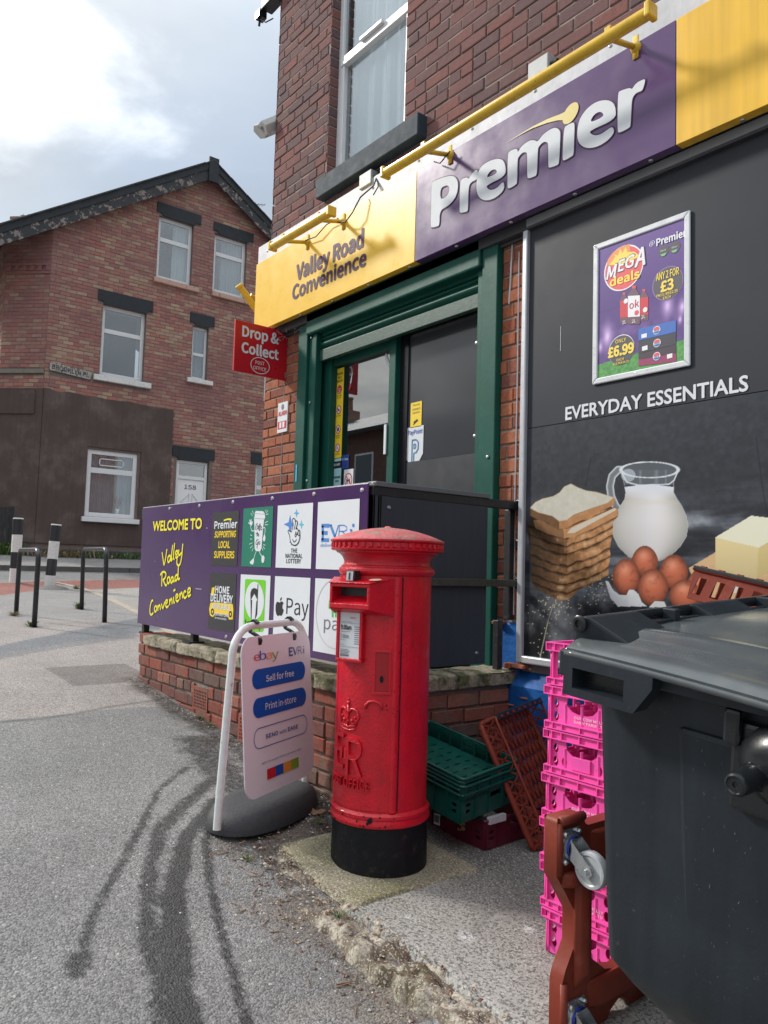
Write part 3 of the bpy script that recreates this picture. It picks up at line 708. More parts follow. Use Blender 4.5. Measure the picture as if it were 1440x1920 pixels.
# pale edging stones curving towards the ramp
m = MB(); pts = [gpt(*p) for p in ((104, 1093), (140, 1101), (180, 1113), (220, 1131), (262, 1152), (330, 1192))]
q = smoothline([(p.x, p.y) for p in pts], 3)
for i in range(len(q)-1):
    a, b = q[i], q[i+1]; d = (b-a); l = d.length; d = d/l; s = Vector((-d.y, d.x, 0))*.055; a2 = a+d*.006; b2 = b-d*.006
    za, zb = H(a.x, a.y), H(b.x, b.y)
    m.hexa([(a2-s)+Vector((0, 0, za-.08)), (b2-s)+Vector((0, 0, zb-.08)), (b2+s)+Vector((0, 0, zb-.08)), (a2+s)+Vector((0, 0, za-.08)), (a2-s)+Vector((0, 0, za+.012)), (b2-s)+Vector((0, 0, zb+.012)), (b2+s)+Vector((0, 0, zb+.012)), (a2+s)+Vector((0, 0, za+.012))])
e_ = m.build('edging_stones', mat('buff_edging', (.36, .31, .25), .9, .2, 9, .3)); tag(e_, 'thin buff edging stones between tarmac and the paler ramp tarmac', kind='structure')

# concrete slab by the shop wall, its crumbling kerb and the pad of the pillar box
def concrete(name, base, lichen, dark, pad=False):
    m = bpy.data.materials.new(name); m.use_nodes = True; t = m.node_tree; t.nodes.clear(); L = t.links.new
    out = N(t, 'ShaderNodeOutputMaterial'); b = N(t, 'ShaderNodeBsdfPrincipled'); L(b.outputs[0], out.inputs[0]); b.inputs['Roughness'].default_value = .9; b.inputs['Specular IOR Level'].default_value = .25
    g = N(t, 'ShaderNodeNewGeometry'); P = g.outputs['Position']
    def nz(s, d=5, r=.65):
        n = N(t, 'ShaderNodeTexNoise'); n.inputs['Scale'].default_value = s; n.inputs['Detail'].default_value = d; n.inputs['Roughness'].default_value = r; L(P, n.inputs['Vector']); return n.outputs[0]
    def mixc(cur, c, s, lo, hi, d=6, k=1, r=.65):
        mr = N(t, 'ShaderNodeMapRange'); mr.inputs[1].default_value = lo; mr.inputs[2].default_value = hi; mr.inputs[4].default_value = k; L(nz(s, d, r), mr.inputs[0])
        mx = N(t, 'ShaderNodeMix', data_type='RGBA'); L(mr.outputs[0], mx.inputs['Factor']); L(cur, mx.inputs[6]); mx.inputs[7].default_value = (*c, 1); return mx.outputs[2]
    za = N(t, 'ShaderNodeAttribute', attribute_name='Col'); cur = za.outputs['Color']
    cur = mixc(cur, dark, 88, .49, .57, 4, .75); cur = mixc(cur, lichen, 125, .55, .63, 3, .85)
    cur = mixc(cur, tuple(x*.45 for x in base), 5, .54, .68, 7, .45)
    L(cur, b.inputs['Base Color'])
    bn = N(t, 'ShaderNodeBump'); bn.inputs['Distance'].default_value = .006; bn.inputs['Strength'].default_value = .8; L(nz(90, 5), bn.inputs['Height']); L(bn.outputs[0], b.inputs['Normal'])
    return m
CONC = concrete('aggregate_concrete', (.27, .26, .235), (.50, .49, .46), (.07, .066, .058))
CONC2 = concrete('kerb_concrete', (.34, .29, .22), (.52, .47, .38), (.14, .10, .075))
def slabcol(X, Y):
    n = vnoise(X, Y, 2.2, 11); n3 = vnoise(X, Y, 9, 12); C = np.zeros(X.shape+(3,)); C[:] = (.30, .288, .258)
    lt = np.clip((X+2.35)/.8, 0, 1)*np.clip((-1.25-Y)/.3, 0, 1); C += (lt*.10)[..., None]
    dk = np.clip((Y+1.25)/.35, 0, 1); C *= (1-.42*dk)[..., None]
    # moss round the pad
    g = np.clip(1-np.hypot(X+2.65, Y+1.33)/.62, 0, 1)*np.clip((n3-.35)*3, 0, 1); C = C*(1-.6*g[..., None])+np.array([.14, .14, .05])*.6*g[..., None]
    for (a, b_, r_) in ((-1.98, -1.42, .03), (-1.9, -1.2, .02), (-2.2, -1.5, .015), (-1.6, -1.55, .02)):
        k = np.clip(1.4-np.hypot(X-a, Y-b_)/r_, 0, 1)*(n3 > .4); C = C*(1-k[..., None])+np.array([.6, .6, .58])*k[..., None]
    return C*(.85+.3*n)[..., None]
def slabz(X, Y):
    z = Hn(X, Y)+.004+.005*(vnoise(X, Y, 5, 8)-.5); e = np.clip((-1.655-Y)/.02, 0, 1); return z-e*.07
def slabedge(X): return -1.665+.045*(vnoise(X, X*0, 2.2, 21)-.5)*2+.02*(vnoise(X, X*0, 13, 22)-.5)*2
def warp(name, x0, x1, dx, yb, rows, zfun, cfun, mt, edge):
    xs_ = np.arange(x0, x1, dx); t = np.linspace(0, 1, rows); X, T = np.meshgrid(xs_, t, indexing='ij'); E = edge(X); Y = yb+(E-yb)*T
    o = grid_mesh(name, xs_, t, lambda a, b_: b_*0, mt); me = o.data
    Z = zfun(X, Y, T); co = np.stack([X, Y, Z], -1).reshape(-1, 3); me.vertices.foreach_set('co', co.astype(np.float32).ravel())
    c = cfun(X, Y); at = me.color_attributes.new('Col', 'FLOAT_COLOR', 'POINT'); q = np.ones((c.shape[0]*c.shape[1], 4), np.float32); q[:, :3] = c.reshape(-1, 3); at.data.foreach_set('color', q.ravel()); me.update()
    return o
def tt(T, last): return np.clip((T-last)/(1-last), 0, 1)
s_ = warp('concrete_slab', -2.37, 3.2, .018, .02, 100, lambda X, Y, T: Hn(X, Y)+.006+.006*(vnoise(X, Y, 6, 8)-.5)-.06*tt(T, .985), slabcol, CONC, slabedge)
tag(s_, 'speckled grey concrete slab beside the shop wall', kind='structure')
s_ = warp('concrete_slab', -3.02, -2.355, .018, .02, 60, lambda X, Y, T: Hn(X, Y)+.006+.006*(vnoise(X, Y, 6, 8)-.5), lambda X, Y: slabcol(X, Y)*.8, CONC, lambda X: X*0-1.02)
tag(s_, 'short darker strip of concrete slab between pillar box and ramp wall', kind='structure')
def padcol(X, Y):
    n = vnoise(X, Y, 4, 31); n2 = vnoise(X, Y, 14, 32); C = np.zeros(X.shape+(3,)); C[:] = (.26, .24, .165)
    g = np.clip((n-.38)*4, 0, 1)*np.clip(1.2-np.hypot(X+2.55, Y+1.45)/.42, 0, 1); C = C*(1-.75*g[..., None])+np.array([.16, .175, .045])*.75*g[..., None]
    return C*(.8+.4*n2)[..., None]
s_ = warp('concrete_pad', -2.94, -2.345, .014, -.99, 50, lambda X, Y, T: Hn(X, Y)+.016+.006*(vnoise(X, Y, 9, 9)-.5)-.03*tt(T, .97)-.03*np.clip((X+2.36)/.015, 0, 1)-.03*np.clip((-2.93-X)/.015, 0, 1), padcol, CONC2, lambda X: X*0-1.635+.012*vnoise(X, X*0, 12, 5))
tag(s_, 'mossy square concrete pad under the red pillar box', kind='structure')
def kerbcol(X, Y):
    n = vnoise(X, Y, 7, 41); n2 = vnoise(X, Y, 24, 42); C = np.zeros(X.shape+(3,)); C[:] = (.38, .34, .27); k = np.clip((n-.44)*9, 0, 1); C = C*(1-k[..., None])+np.array([.085, .060, .044])*k[..., None]; k = (n2 > .56)*.7; C = C*(1-k[..., None])+np.array([.46, .42, .35])*k[..., None]; k = (n2 < .40)*.7; C = C*(1-k[..., None])+np.array([.10, .075, .055])*k[..., None]
    g = np.clip((vnoise(X, Y, 3, 43)-.6)*5, 0, 1)*.5; C = C*(1-g[..., None])+np.array([.09, .10, .03])*g[..., None]
    return C*(.75+.5*n2)[..., None]
xs_ = np.arange(-3.0, .4, .013); T_ = np.linspace(0, 1, 26)
o = grid_mesh('kerb', xs_, T_, lambda a, b_: b_*0, CONC2); X, T = np.meshgrid(xs_, T_, indexing='ij')
EO = -1.775+.05*(vnoise(X, X*0, 3, 51)-.5)*2+.02*(vnoise(X, X*0, 17, 52)-.5)*2-.02*np.clip((X+2.6)/1, 0, 1); Y = -1.60+(EO+1.60)*T
rough_ = .020*(vnoise(X, Y, 30, 53, 5)-.5)*2+.020*(vnoise(X, Y, 8, 54)-.5)*2-.018*np.clip((vnoise(X, Y, 4, 58)-.55)*8, 0, 1)
Z = Hn(X, Y)-.002+rough_-.02*np.clip((T-.1)/.6, 0, 1)*np.clip((-2.3-X)/.3, 0, 1)-.085*np.clip((T-.86)/.14, 0, 1)-.02*np.exp(-((T-.22)/.07)**2)*(vnoise(X, X*0, 3, 55) > .35)
co = np.stack([X, Y, Z], -1).reshape(-1, 3); me = o.data; me.vertices.foreach_set('co', co.astype(np.float32).ravel()); c = kerbcol(X, Y)
at = me.color_attributes.new('Col', 'FLOAT_COLOR', 'POINT'); q = np.ones((c.shape[0]*c.shape[1], 4), np.float32); q[:, :3] = c.reshape(-1, 3); at.data.foreach_set('color', q.ravel()); me.update()
tag(o, 'crumbling buff kerb along the front of the concrete slab', kind='structure')

# loose grit and twigs
def scatter(name, label, n, fn, size, mt, seed, twig=False, zo=.0):
    rg = random.Random(seed); m = MB()
    for i in range(n):
        x, y = fn(rg); s = size*rg.uniform(.4, 1.5); z = float(groundz(np.array(x), np.array(y)))+zo; a = rg.uniform(0, 6.28)
        if y > -1.66 and x > -3: z = H(x, y)+.01
        if twig:
            d = Vector((math.cos(a), math.sin(a), 0))*s*3; p = Vector((x, y, z+.003)); m.bar(p-d, p+d, s*.35, s*.3)
        else:
            X_ = Vector((math.cos(a), math.sin(a), 0)); Y_ = Vector((-math.sin(a), math.cos(a), 0))*rg.uniform(.5, .9); c = Vector((x, y, z+s*.25)); Zv = Vector((0, 0, .55))
            vs = [c+X_*s, c+Y_*s, c-X_*s, c-Y_*s, c+Zv*s, c-Zv*s]; m.add(vs, [(0, 1, 4), (1, 2, 4), (2, 3, 4), (3, 0, 4), (1, 0, 5), (2, 1, 5), (3, 2, 5), (0, 3, 5)], rg.random())
    o = m.build(name, mt); tag(o, label, name.replace('_', ' '), kind='stuff'); return o
GRIT = brickmat('grit', [(.45, .42, .36), (.30, .25, .19), (.15, .11, .08), (.36, .30, .22), (.20, .10, .07), (.25, .24, .22)], bump=0)
def f1(rg): x = rg.uniform(-3.1, -.9); return x, -1.79+rg.gauss(0, .055)-.02*(x+3)
scatter('grit', 'small loose stones and grit in the gutter beside the crumbling kerb', 480, f1, .0065, GRIT, 3)
def f3(rg): x = rg.uniform(-3.02, -1.4); return x, rg.uniform(-1.77, -1.62)
scatter('grit', 'coarse crumbs of concrete lying on the broken kerb', 380, f3, .008, GRIT, 13, zo=.012)
def f2(rg): x = rg.uniform(-5.9, -3.1); return x, -1.13-abs(rg.gauss(0, .05))
scatter('grit', 'fine grit gathered along the foot of the low brick wall', 400, f2, .006, GRIT, 4)
def f4(rg): x = rg.uniform(-3.0, -1.5); return x, rg.gauss(-1.86, .06)-.02*(x+3)
scatter('twigs', 'dry twigs and bark shreds in the gutter by the kerb', 80, f4, .006, LEAF, 5, twig=True)
def f5(rg): return rg.uniform(-3.15, -2.7), rg.uniform(-1.62, -1.1)
scatter('twigs', 'dry twigs and shreds between pillar box and ramp wall', 90, f5, .006, LEAF, 6, twig=True, zo=.01)
scatter('grit', 'grit on the ground between pillar box and ramp wall', 300, f5, .006, GRIT, 7, zo=.01)
def f6(rg): x = rg.uniform(-5, -.8); return x, rg.uniform(-3.2, -1.8)
scatter('grit', 'pale specks of stone sprinkled over the tarmac', 160, f6, .004, SPECK, 8)
def tuft(label, cat, x, y, n, h, mt, seed, spread=.05, z=None):
    rg = random.Random(seed); m = MB(); z = H(x, y) if z is None else z
    for i in range(n):
        a = rg.uniform(0, 6.28); r_ = rg.random()*spread*.5; b = Vector((x+math.cos(a)*r_, y+math.sin(a)*r_, z)); l = h*rg.uniform(.4, 1); o_ = Vector((math.cos(a), math.sin(a), 0))*spread*rg.uniform(.3, 1.2); s = Vector((-math.sin(a), math.cos(a), 0))*h*.05
        m.add([b-s, b+s, b+o_*.5+s*.8+Vector((0, 0, l*.8)), b+o_*.5-s*.8+Vector((0, 0, l*.8)), b+o_*1.2+Vector((0, 0, l*rg.uniform(.5, 1)))], [(0, 1, 2, 3), (3, 2, 4)])
    o = m.build('weed_tuft', mt); tag(o, label, cat); return o
P1 = [(-9.06, -1.1, 'grass tuft at the near foot of the left cycle hoop', .08), (-10.05, -1.06, 'browning grass tuft at the far foot of the left cycle hoop', .07), (-10.72, -.1, 'thick grass tuft at the left foot of the right cycle hoop', .11), (-13.7, .75, 'low weeds by the foot of the leaning bollard', .07)]
for i, (x, y, l_, h) in enumerate(P1): tuft(l_, 'weeds', x, y, 60, h, GRASS if i != 1 else GRASSD, i, .09)
for i, (p, l_) in enumerate((((362, 1332), 'tiny leafy weed at the foot of the low wall beside the first air brick'), ((375, 1348), 'green sprig at the foot of the low wall between the air bricks'), ((393, 1361), 'pale green sprig nearest the advertising board at the wall foot'), ((466, 1615), 'flat green weed at the left tip of the broken kerb'), ((636, 1722), 'grass sprig in the crack beside the pad corner'), ((600, 1548), 'moss clump between the pillar box and the wall'))):
    g = gpt(*p); tuft(l_, 'weeds', g.x, g.y, 26, .03, GRASS, 20+i, .035)
# dead leaf by the sign base
g = gpt(592, 1528); m = MB(); rg = random.Random(3); ctr = g+Vector((0, 0, .02)); rim = []
for k in range(11):
    a = 2*math.pi*k/11; rr_ = .035*(1+.45*math.sin(3*a)); rim.append(ctr+Vector((math.cos(a)*rr_*1.3, math.sin(a)*rr_*.7, .014*math.sin(2*a)+rg.uniform(-.005, .006))))
m.add([ctr]+rim, [(0, 1+k, 1+(k+1) % 11) for k in range(11)]); tag(m.build('dead_leaf', LEAF), 'curled dead brown leaf beside the rubber sign base', 'leaf')
# ------------------------------------------------------------------ FAR BRICK HOUSE across the side street
HX = -18.0
house = thing('brick_house', 'mottled brick end house with brown rendered ground floor and black bargeboards across the side street', 'house', (HX, 5, 1.3))
PF = PX(HX)
AP = (4.766, 11.20); SL, SR = .652, .63
WIN = [(3.52, 4.42, 8.17, 9.72), (5.0, 5.92, 8.20, 9.70), (2.30, 3.33, 5.55, 7.21), (4.53, 4.95, 5.86, 7.19), (2.14, 3.30, 2.26, 3.80), (4.27, 5.13, 1.45, 3.80), (6.45, 7.35, 2.3, 3.9), (6.6, 7.6, 5.6, 7.2)]
m = MB(); U0, U1 = 1.11, 9.3
def topz(y): return AP[1]-SL*(AP[0]-y) if y < AP[0] else AP[1]-SR*(y-AP[0])
holed(m, PF, U0, U1, 0.6, 8.05, WIN)
hs = [w_ for w_ in WIN]
st = [1.11+i*(8.19/60) for i in range(61)]
ysp = sorted(set([round(q, 4) for q in st]+[3.52, 4.42, 5.0, 5.92, AP[0]]))
for a, b in zip(ysp[:-1], ysp[1:]):
    c = (a+b)/2; za, zb = max(topz(a), 8.05), max(topz(b), 8.05); lo = 8.05
    if 3.52 < c < 4.42 or 5.0 < c < 5.92:
        m.add([(HX, a, 8.05), (HX, b, 8.05), (HX, b, 8.17), (HX, a, 8.17)], [(0, 1, 2, 3)]); lo = 9.71
    m.add([(HX, a, lo), (HX, b, lo), (HX, b, zb), (HX, a, za)], [(0, 1, 2, 3)])
for w_ in WIN: reveal(m, PF, *w_, .14)
CA = Vector((HX, 1.11, 0)); CB = Vector((HX-.75, .36, 0)); dU = (CA-CB).normalized()
m.add([(CB.x, CB.y, .6), (CA.x, CA.y, .6), (CA.x, CA.y, topz(1.11)), (CB.x, CB.y, topz(.36))], [(0, 1, 2, 3)])
m.add([(HX-12, .36, .6), (CB.x, CB.y, .6), (CB.x, CB.y, topz(.36)), (HX-12, .36, topz(.36))], [(0, 1, 2, 3)])
m.add([(HX, U1, .6), (HX-12, U1, .6), (HX-12, U1, topz(U1)), (HX, U1, topz(U1))], [(0, 1, 2, 3)])
m.build('wall', MORT_D, house)
HB = WIN[:4]+[WIN[4], (4.20, 5.20, 1.2, 3.82), WIN[6], WIN[7], (0, 4.12, 0, 4.98), (2.176, 3.477, 7.22, 7.54), (3.456, 4.603, 9.72, 10.03), (4.956, 6.094, 9.70, 9.99), (4.44, 5.094, 7.2, 7.52), (4.151, 5.259, 3.8, 4.12), (2.16, 3.51, 5.38, 5.54), (3.447, 4.613, 8.03, 8.16), (4.972, 6.134, 8.03, 8.18), (4.42, 5.10, 5.74, 5.86), (6.3, 7.5, 3.9, 4.2), (1.197, 2.108, 5.36, 5.56)]
def lim(v): return (max(1.11, AP[0]-(AP[1]-v)/SL), min(U1, AP[0]+(AP[1]-v)/SR))
lay(house, PF, U0, U1, 1.6, 11.15, FAR, HB, pitch=.0848, limit=300, lim=lim, seed=3, dep=.006, minpx=8)
PC = (CB, dU, Vector((0, 0, 1)), Vector((dU.y, -dU.x, 0)))
lay(house, PC, 0, 1.06, 4.98, 9.0, FAR, [(0, 1.1, 5.36, 5.46)], pitch=.0848, limit=0, seed=5, dep=.006)
PL = (Vector((HX-.75, .36, 0)), Vector((1, 0, 0)), Vector((0, 0, 1)), Vector((0, -1, 0)))
lay(house, PL, -4, 0, 4.98, 8.5, FAR, [], pitch=.0848, limit=0, seed=6, dep=.006)
# corbelled band with dentils over the cut corner, string course
m = MB(); m.cr = .3
m.pbox(PC, -.02, 1.06, 7.80, 7.86, 0, .05); m.pbox(PC, -.02, 1.06, 7.62, 7.68, 0, .03)
for k in range(6): m.pbox(PC, .04+k*.185, .13+k*.185, 7.685, 7.795, 0, .045)
m.build('dentil_band', FAR, house)
m = MB(); m.pbox(PC, -.02, 1.05, 5.36, 5.45, 0, .05); m.pbox(PL, -4, 0, 5.36, 5.45, 0, .05); m.build('string_course', mat('stone_band', (.20, .18, .15), .9, .2, 8, .3), house)
# brown render over the ground floor
m = MB(); edge = []
rg = random.Random(2); n = 24
for i in range(n+1):
    y = 1.11+(4.12-1.11)*i/n; edge.append((y, 5.02-.03*i/n*1.2+rg.uniform(-.025, .02)))
holes = [(2.12, 3.32, 2.18, 3.84)]
for (a, za), (b, zb) in zip(edge[:-1], edge[1:]):
    segs = [(1.62, None)]
    c = (a+b)/2
    if 2.1 < c < 3.35: parts = [(1.62, 2.20), (3.86, None)]
    else: parts = [(1.62, None)]
    for lo, hi in parts:
        ta, tb = (za, zb) if hi is None else (hi, hi)
        m.hexa([(HX+.035, a, lo), (HX+.035, b, lo), (HX, b, lo), (HX, a, lo), (HX+.035, a, ta), (HX+.035, b, tb), (HX, b, tb), (HX, a, ta)])
m.pbox(PC, -.02, 1.075, 1.62, 5.02, 0, .035); m.pbox(PL, -6, .02, 1.62, 5.02, 0, .035)
m.build('render_coat', BROWN, house)
m = MB(); m.pbox(PF, 1.11, 4.2, 1.2, 1.50, 0, .07); m.pbox(PC, -.05, 1.09, 1.2, 1.52, 0, .07); m.pbox(PL, -6, .03, 1.2, 1.52, 0, .07); m.pbox(PF, 5.25, 9.3, 1.2, 1.45, 0, .05)
m.build('plinth', STONE, house, bevel=.02)
m = MB(); m.pbox(PC, .0, .9, 4.45, 4.98, .035, .06); m.build('cladding_board', BROWN, house)
# windows
CUR = [(.04, .36, CURT2), (.62, .96, CURT2)]
ws = [(WIN[0], 9.17, [(.5, .97, CURT2)], LINT, (3.456, 4.603, 9.72, 10.03), (3.447, 4.613, 8.03, 8.15), SILLP), (WIN[1], 9.22, [(.3, .97, CURT)], LINT, (4.956, 6.094, 9.70, 9.99), (4.972, 6.134, 8.05, 8.17), SILLP),
      (WIN[2], 6.62, [(.0, .0, CURT)], LINT, (2.176, 3.477, 7.21, 7.53), (2.16, 3.51, 5.40, 5.53), SILLW), (WIN[3], 6.5, [(.0, .97, CURT)], LINT, (4.44, 5.094, 7.2, 7.51), (4.42, 5.10, 5.74, 5.85), SILLW)]
for (r_, tr, cu, lm, l_, s2, sm) in ws:
    wn = window(house, PF, *r_, tr=tr, fw=.085 if r_[1]-r_[0] > .6 else .06, curtain=cu if cu[0][1] > 0 else None)
    q = MB(); q.pbox(PF, s2[0], s2[1], s2[2], s2[3], 0, .09); q.build('sill', sm, wn, bevel=.012)
    q = MB(); a, b, c, d = l_
    q.prism([(a, c+.07), (a+.10, c+.07), (a+.17, c), (b-.17, c), (b-.10, c+.07), (b, c+.07), (b, d), (a, d)], PF, 0, .03); q.build('lintel', lm, wn)
wn = window(house, PF, *WIN[4], tr=3.33, fw=.10, rec=.03, curtain=[(.02, .98, CURT)])
q = MB(); q.pbox(PF, 2.06, 3.38, 2.14, 2.25, .0, .12); q.build('sill', UPVC, wn, bevel=.012)
q = MB(); q.pbox(PF, 2.42, 2.98, 3.45, 3.47, -.05, -.03); q.pbox(PF, 2.42, 2.44, 3.45, 3.62, -.05, -.03); q.pbox(PF, 2.96, 2.98, 3.45, 3.62, -.05, -.03); q.pbox(PF, 2.42, 2.98, 3.60, 3.62, -.05, -.03); q.build('fanlight_frame', UPVC, wn)
wn = window(house, PF, *WIN[6], tr=3.3, fw=.09); wn = window(house, PF, *WIN[7], tr=6.7, fw=.09)
q = MB(); q.pbox(PF, 6.3, 7.5, 3.9, 4.2, 0, .03); q.build('lintel', LINT, wn)
# plant on the sill inside
# door 158
fr = MB(); D0, D1, DZ0, DZ1 = 4.29, 5.11, 1.45, 3.79
fr.pbox(PF, D0, D0+.07, DZ0, DZ1, -.12, -.05); fr.pbox(PF, D1-.07, D1, DZ0, DZ1, -.12, -.05); fr.pbox(PF, D0+.07, D1-.07, DZ1-.07, DZ1, -.12, -.05); fr.pbox(PF, D0+.07, D1-.07, 3.33, 3.41, -.12, -.05)
fd = fr.build('door_frame', UPVC, house, bevel=.006)
q = MB(); q.pbox(PF, D0+.072, D1-.072, 3.412, DZ1-.072, -.1, -.09); q.build('fanlight', GLASS, fd)
q = MB(); q.pbox(PF, D0+.072, D1-.072, DZ0, 3.328, -.11, -.075); dr = q.build('door', mat('white_door', (.80, .80, .80), .35, .03), house)
q = MB()
for sg in (0, 1):
    a = D0+.14 if sg == 0 else (D0+D1)/2+.04; b = (D0+D1)/2-.04 if sg == 0 else D1-.14
    pl = [(a, 2.2), (b, 2.2), (b, 2.98 if sg == 0 else 2.75), (a, 2.75 if sg == 0 else 2.98)]
    for (p, r_) in zip(pl, pl[1:]+pl[:1]):
        A = Vector((HX-.072, p[0], p[1])); B = Vector((HX-.072, r_[0], r_[1])); q.bar(A, B, .022, .022, (1, 0, 0))
q.build('door_moulding', mat('white_door_mould', (.68, .68, .70), .35), dr)
text('158', PF, 4.53, 4.84, 3.09, 3.20, BLACK_T, dr, 'house_number', bold=.01, off=-.070)
q = MB(); q.pbox(PF, 4.66, 4.72, 2.35, 2.55, -.075, -.05); q.build('knocker', STEEL, dr)
q = MB(); q.prism([(4.151, 3.87), (4.25, 3.87), (4.33, 3.80), (5.08, 3.80), (5.16, 3.87), (5.26, 3.87), (5.26, 4.12), (4.151, 4.12)], PF, 0, .03); q.build('lintel', LINT, fd)
# street name plate
pl = thing('street_name_plate', 'flaking black on white cast street name plate on the corner of the brick house', 'street sign', (HX, 1.6, 5.45))
PN = (Vector((HX+.03, 1.20, 5.52)), Vector((0, 1, -.075)).normalized(), Vector((0, .075, 1)).normalized(), Vector((1, 0, 0)))
PLM = mat('flaking_plate', (.36, .34, .31), .8, .3, 20, .4, col2=(.05, .045, .045), c2s=16, c2lo=.54, c2hi=.6)
plate('plate', rrect(0, .91, -.07, .11, .04), [], .02, PLM, pl, frame(PN[0], PN[1], PN[2], PN[3]))
text('BROOKLYN PL', PN, .05, .86, -.035, .075, BLACK_T, pl, bold=.02, off=.013)
# roof
rf = MB()
def slab(y0, z0, y1, z1, x0, x1, th, lift=0):
    d = Vector((0, y1-y0, z1-z0)).normalized(); nn = Vector((0, -d.z, d.y)); nn = nn if nn.z > 0 else -nn
    a = Vector((0, y0, z0))+nn*lift; b = Vector((0, y1, z1))+nn*lift
    P = []
    for X in (x1,): pass
    rf.hexa([Vector((x1, 0, 0))+a, Vector((x1, 0, 0))+b, Vector((x0, 0, 0))+b, Vector((x0, 0, 0))+a, Vector((x1, 0, 0))+a+nn*th, Vector((x1, 0, 0))+b+nn*th, Vector((x0, 0, 0))+b+nn*th, Vector((x0, 0, 0))+a+nn*th])
AZ = AP[1]+.12
slab(-.75, AZ-SL*(AP[0]+.75), AP[0], AZ, HX-12, HX+.26, .10); slab(AP[0], AZ, 10.2, AZ-SR*(10.2-AP[0]), HX-12, HX+.26, .10)
roof = rf.build('roof', ROOFM, house)
for i in range(46):   # verge slates seen from below
    t0 = i/46; y0 = AP[0]-5.5*t0; q = MB(); 
m = MB(); rg = random.Random(1)
for side, S, Lh in ((-1, SL, 5.55), (1, SR, 5.4)):
    n = int(Lh/.24)
    for i in range(n):
        a = AP[0]+side*i*.24; b = AP[0]+side*(i*.24+.27); za = AZ+.115-S*i*.24; zb = AZ+.115-S*(i*.24+.27)-.012; x0 = HX+.05; x1 = HX+.30+rg.uniform(-.01, .01)
        p = [(x1, a, za), (x1, b, zb), (x0, b, zb), (x0, a, za)]; p = p if side > 0 else [p[1], p[0], p[3], p[2]]
        m.hexa(p+[(x, y, z+.022) for x, y, z in p])
m.build('verge_slates', ROOFM, roof)
for side, S, Lh in ((-1, SL, 5.5), (1, SR, 5.4)):
    m = MB(); k = math.sqrt(1+S*S); y1 = AP[0]+side*Lh
    P_ = [(AP[0], AZ-.29*k), (AP[0], AZ-.01), (y1, AZ-S*Lh-.01), (y1, AZ-S*Lh-.29*k)]
    if side > 0: P_ = P_[::-1]
    m.prism(P_, PF, .20, .24); o = m.build('bargeboard', PEEL if side > 0 else PEEL, house)
    m = MB(); P_ = [(AP[0], AZ-.06*k), (AP[0], AZ+.10), (y1, AZ-S*Lh+.10), (y1, AZ-S*Lh-.06*k)]
    if side > 0: P_ = P_[::-1]
    m.prism(P_, PF, .242, .262); m.build('capping_board', LINT, house)
m = MB(); m.pbox(PF, AP[0]-.13, AP[0]+.13, AZ-.45, AZ+.18, .24, .29); m.build('finial_board', LINT, house)
m = MB(); m.pbox(PF, AP[0]-5.5, AP[0], 0, 0, 0, 0)
m = MB(); m.bar((HX-.01, -1, AZ-SL*5.766-.04), (HX-.01, AP[0], AZ-.04), .44, .02, (1, 0, 0)); m.build('soffit', LINT, roof)
m = MB(); m.bar((HX+.15, -.6, AZ-SL*(5.366)-.03), (HX+.15, AP[0], AZ-.03), .02, .30, (1, 0, 0)); 
# aerials on roofs beyond
for (lab, pts) in (('thin television aerial above the right roof slope of the brick house', [(478, 385), (484, 372)]), ('thin television aerial over the left end of the brick house roof', [(62, 407), (52, 398)])):
    a = onx(*pts[0], HX-3); m = MB(); 
    at_ = thing('television_aerial', lab, 'aerial', a)
    m.tube([a-Vector((0, 0, 2.5)), a+Vector((0, 0, .1))], .015, 5)
    m.tube([a+Vector((0, -.3, -.05)), a+Vector((0, .35, .12))], .01, 5)
    for k in range(6): c = a+Vector((0, -.25+k*.11, -.035+k*.028)); m.tube([c-Vector((.12, 0, .0)), c+Vector((.12, 0, 0))], .006, 4)
    m.build('mast', BLACKP, at_)
# potted plant behind the ground floor window
pp = thing('potted_plant', 'white pot with thin red stems on the inside sill of the ground floor window', 'plant pot', (HX-.09, 2.86, 2.36))
c = onx(219, 958, HX-.11); m = MB(); m.lathe([(.0, 0), (.05, 0), (.065, .13), (.055, .13), (0, .12)], (HX-.11, c.y, 2.35), 12); m.build('pot', WHITE, pp, smooth='auto')
m = MB()
for k in range(7): m.tube([(HX-.11, c.y, 2.47), (HX-.11+.01*k, c.y+.02*(k-3), 2.62), (HX-.11, c.y+.035*(k-3)+.02, 2.72+.03*(k % 3))], [.006, .005, .009], 5)
m.build('stems', mat('dull_red_stems', (.22, .05, .05), .7), pp)
# timber fence beside it
fn = thing('timber_fence', 'weathered black close-boarded timber fence left of the brown rendered corner', 'fence', (HX-.9, -1.5, 1.35))
FXX = HX-.33; ft = onx(30, 950, FXX); rg = random.Random(9)
for i in range(30):
    y = .80-i*.145; m = MB(); h = ft.z+rg.uniform(-.03, .02); m.box(FXX-.01, FXX+.01+rg.uniform(0, .012), y-.138, y, 1.55, h); m.build('board', WOOD, fn)
m = MB(); m.box(FXX-.05, FXX-.012, -3.6, .82, 1.7, 1.78); m.build('rail', WOOD, fn); m = MB(); m.box(FXX-.05, FXX-.012, -3.6, .82, ft.z-.3, ft.z-.22); m.build('rail', WOOD, fn)
m = MB(); m.box(FXX-.05, FXX+.03, .805, .86, 1.4, ft.z+.03); m.build('post', WOOD, fn)
bw = thing('low_brick_footing', 'low course of red bricks under the black timber fence', 'wall', (FXX, -1.5, 1.3)); m = MB(); m.box(FXX-.09, FXX-.0, -3.7, .83, 1.2, 1.545); m.build('wall', MORT_D, bw)
lay(bw, PX(FXX), -3.7, .83, 1.28, 1.545, FAR, limit=300, seed=8, dep=.008, minpx=2)
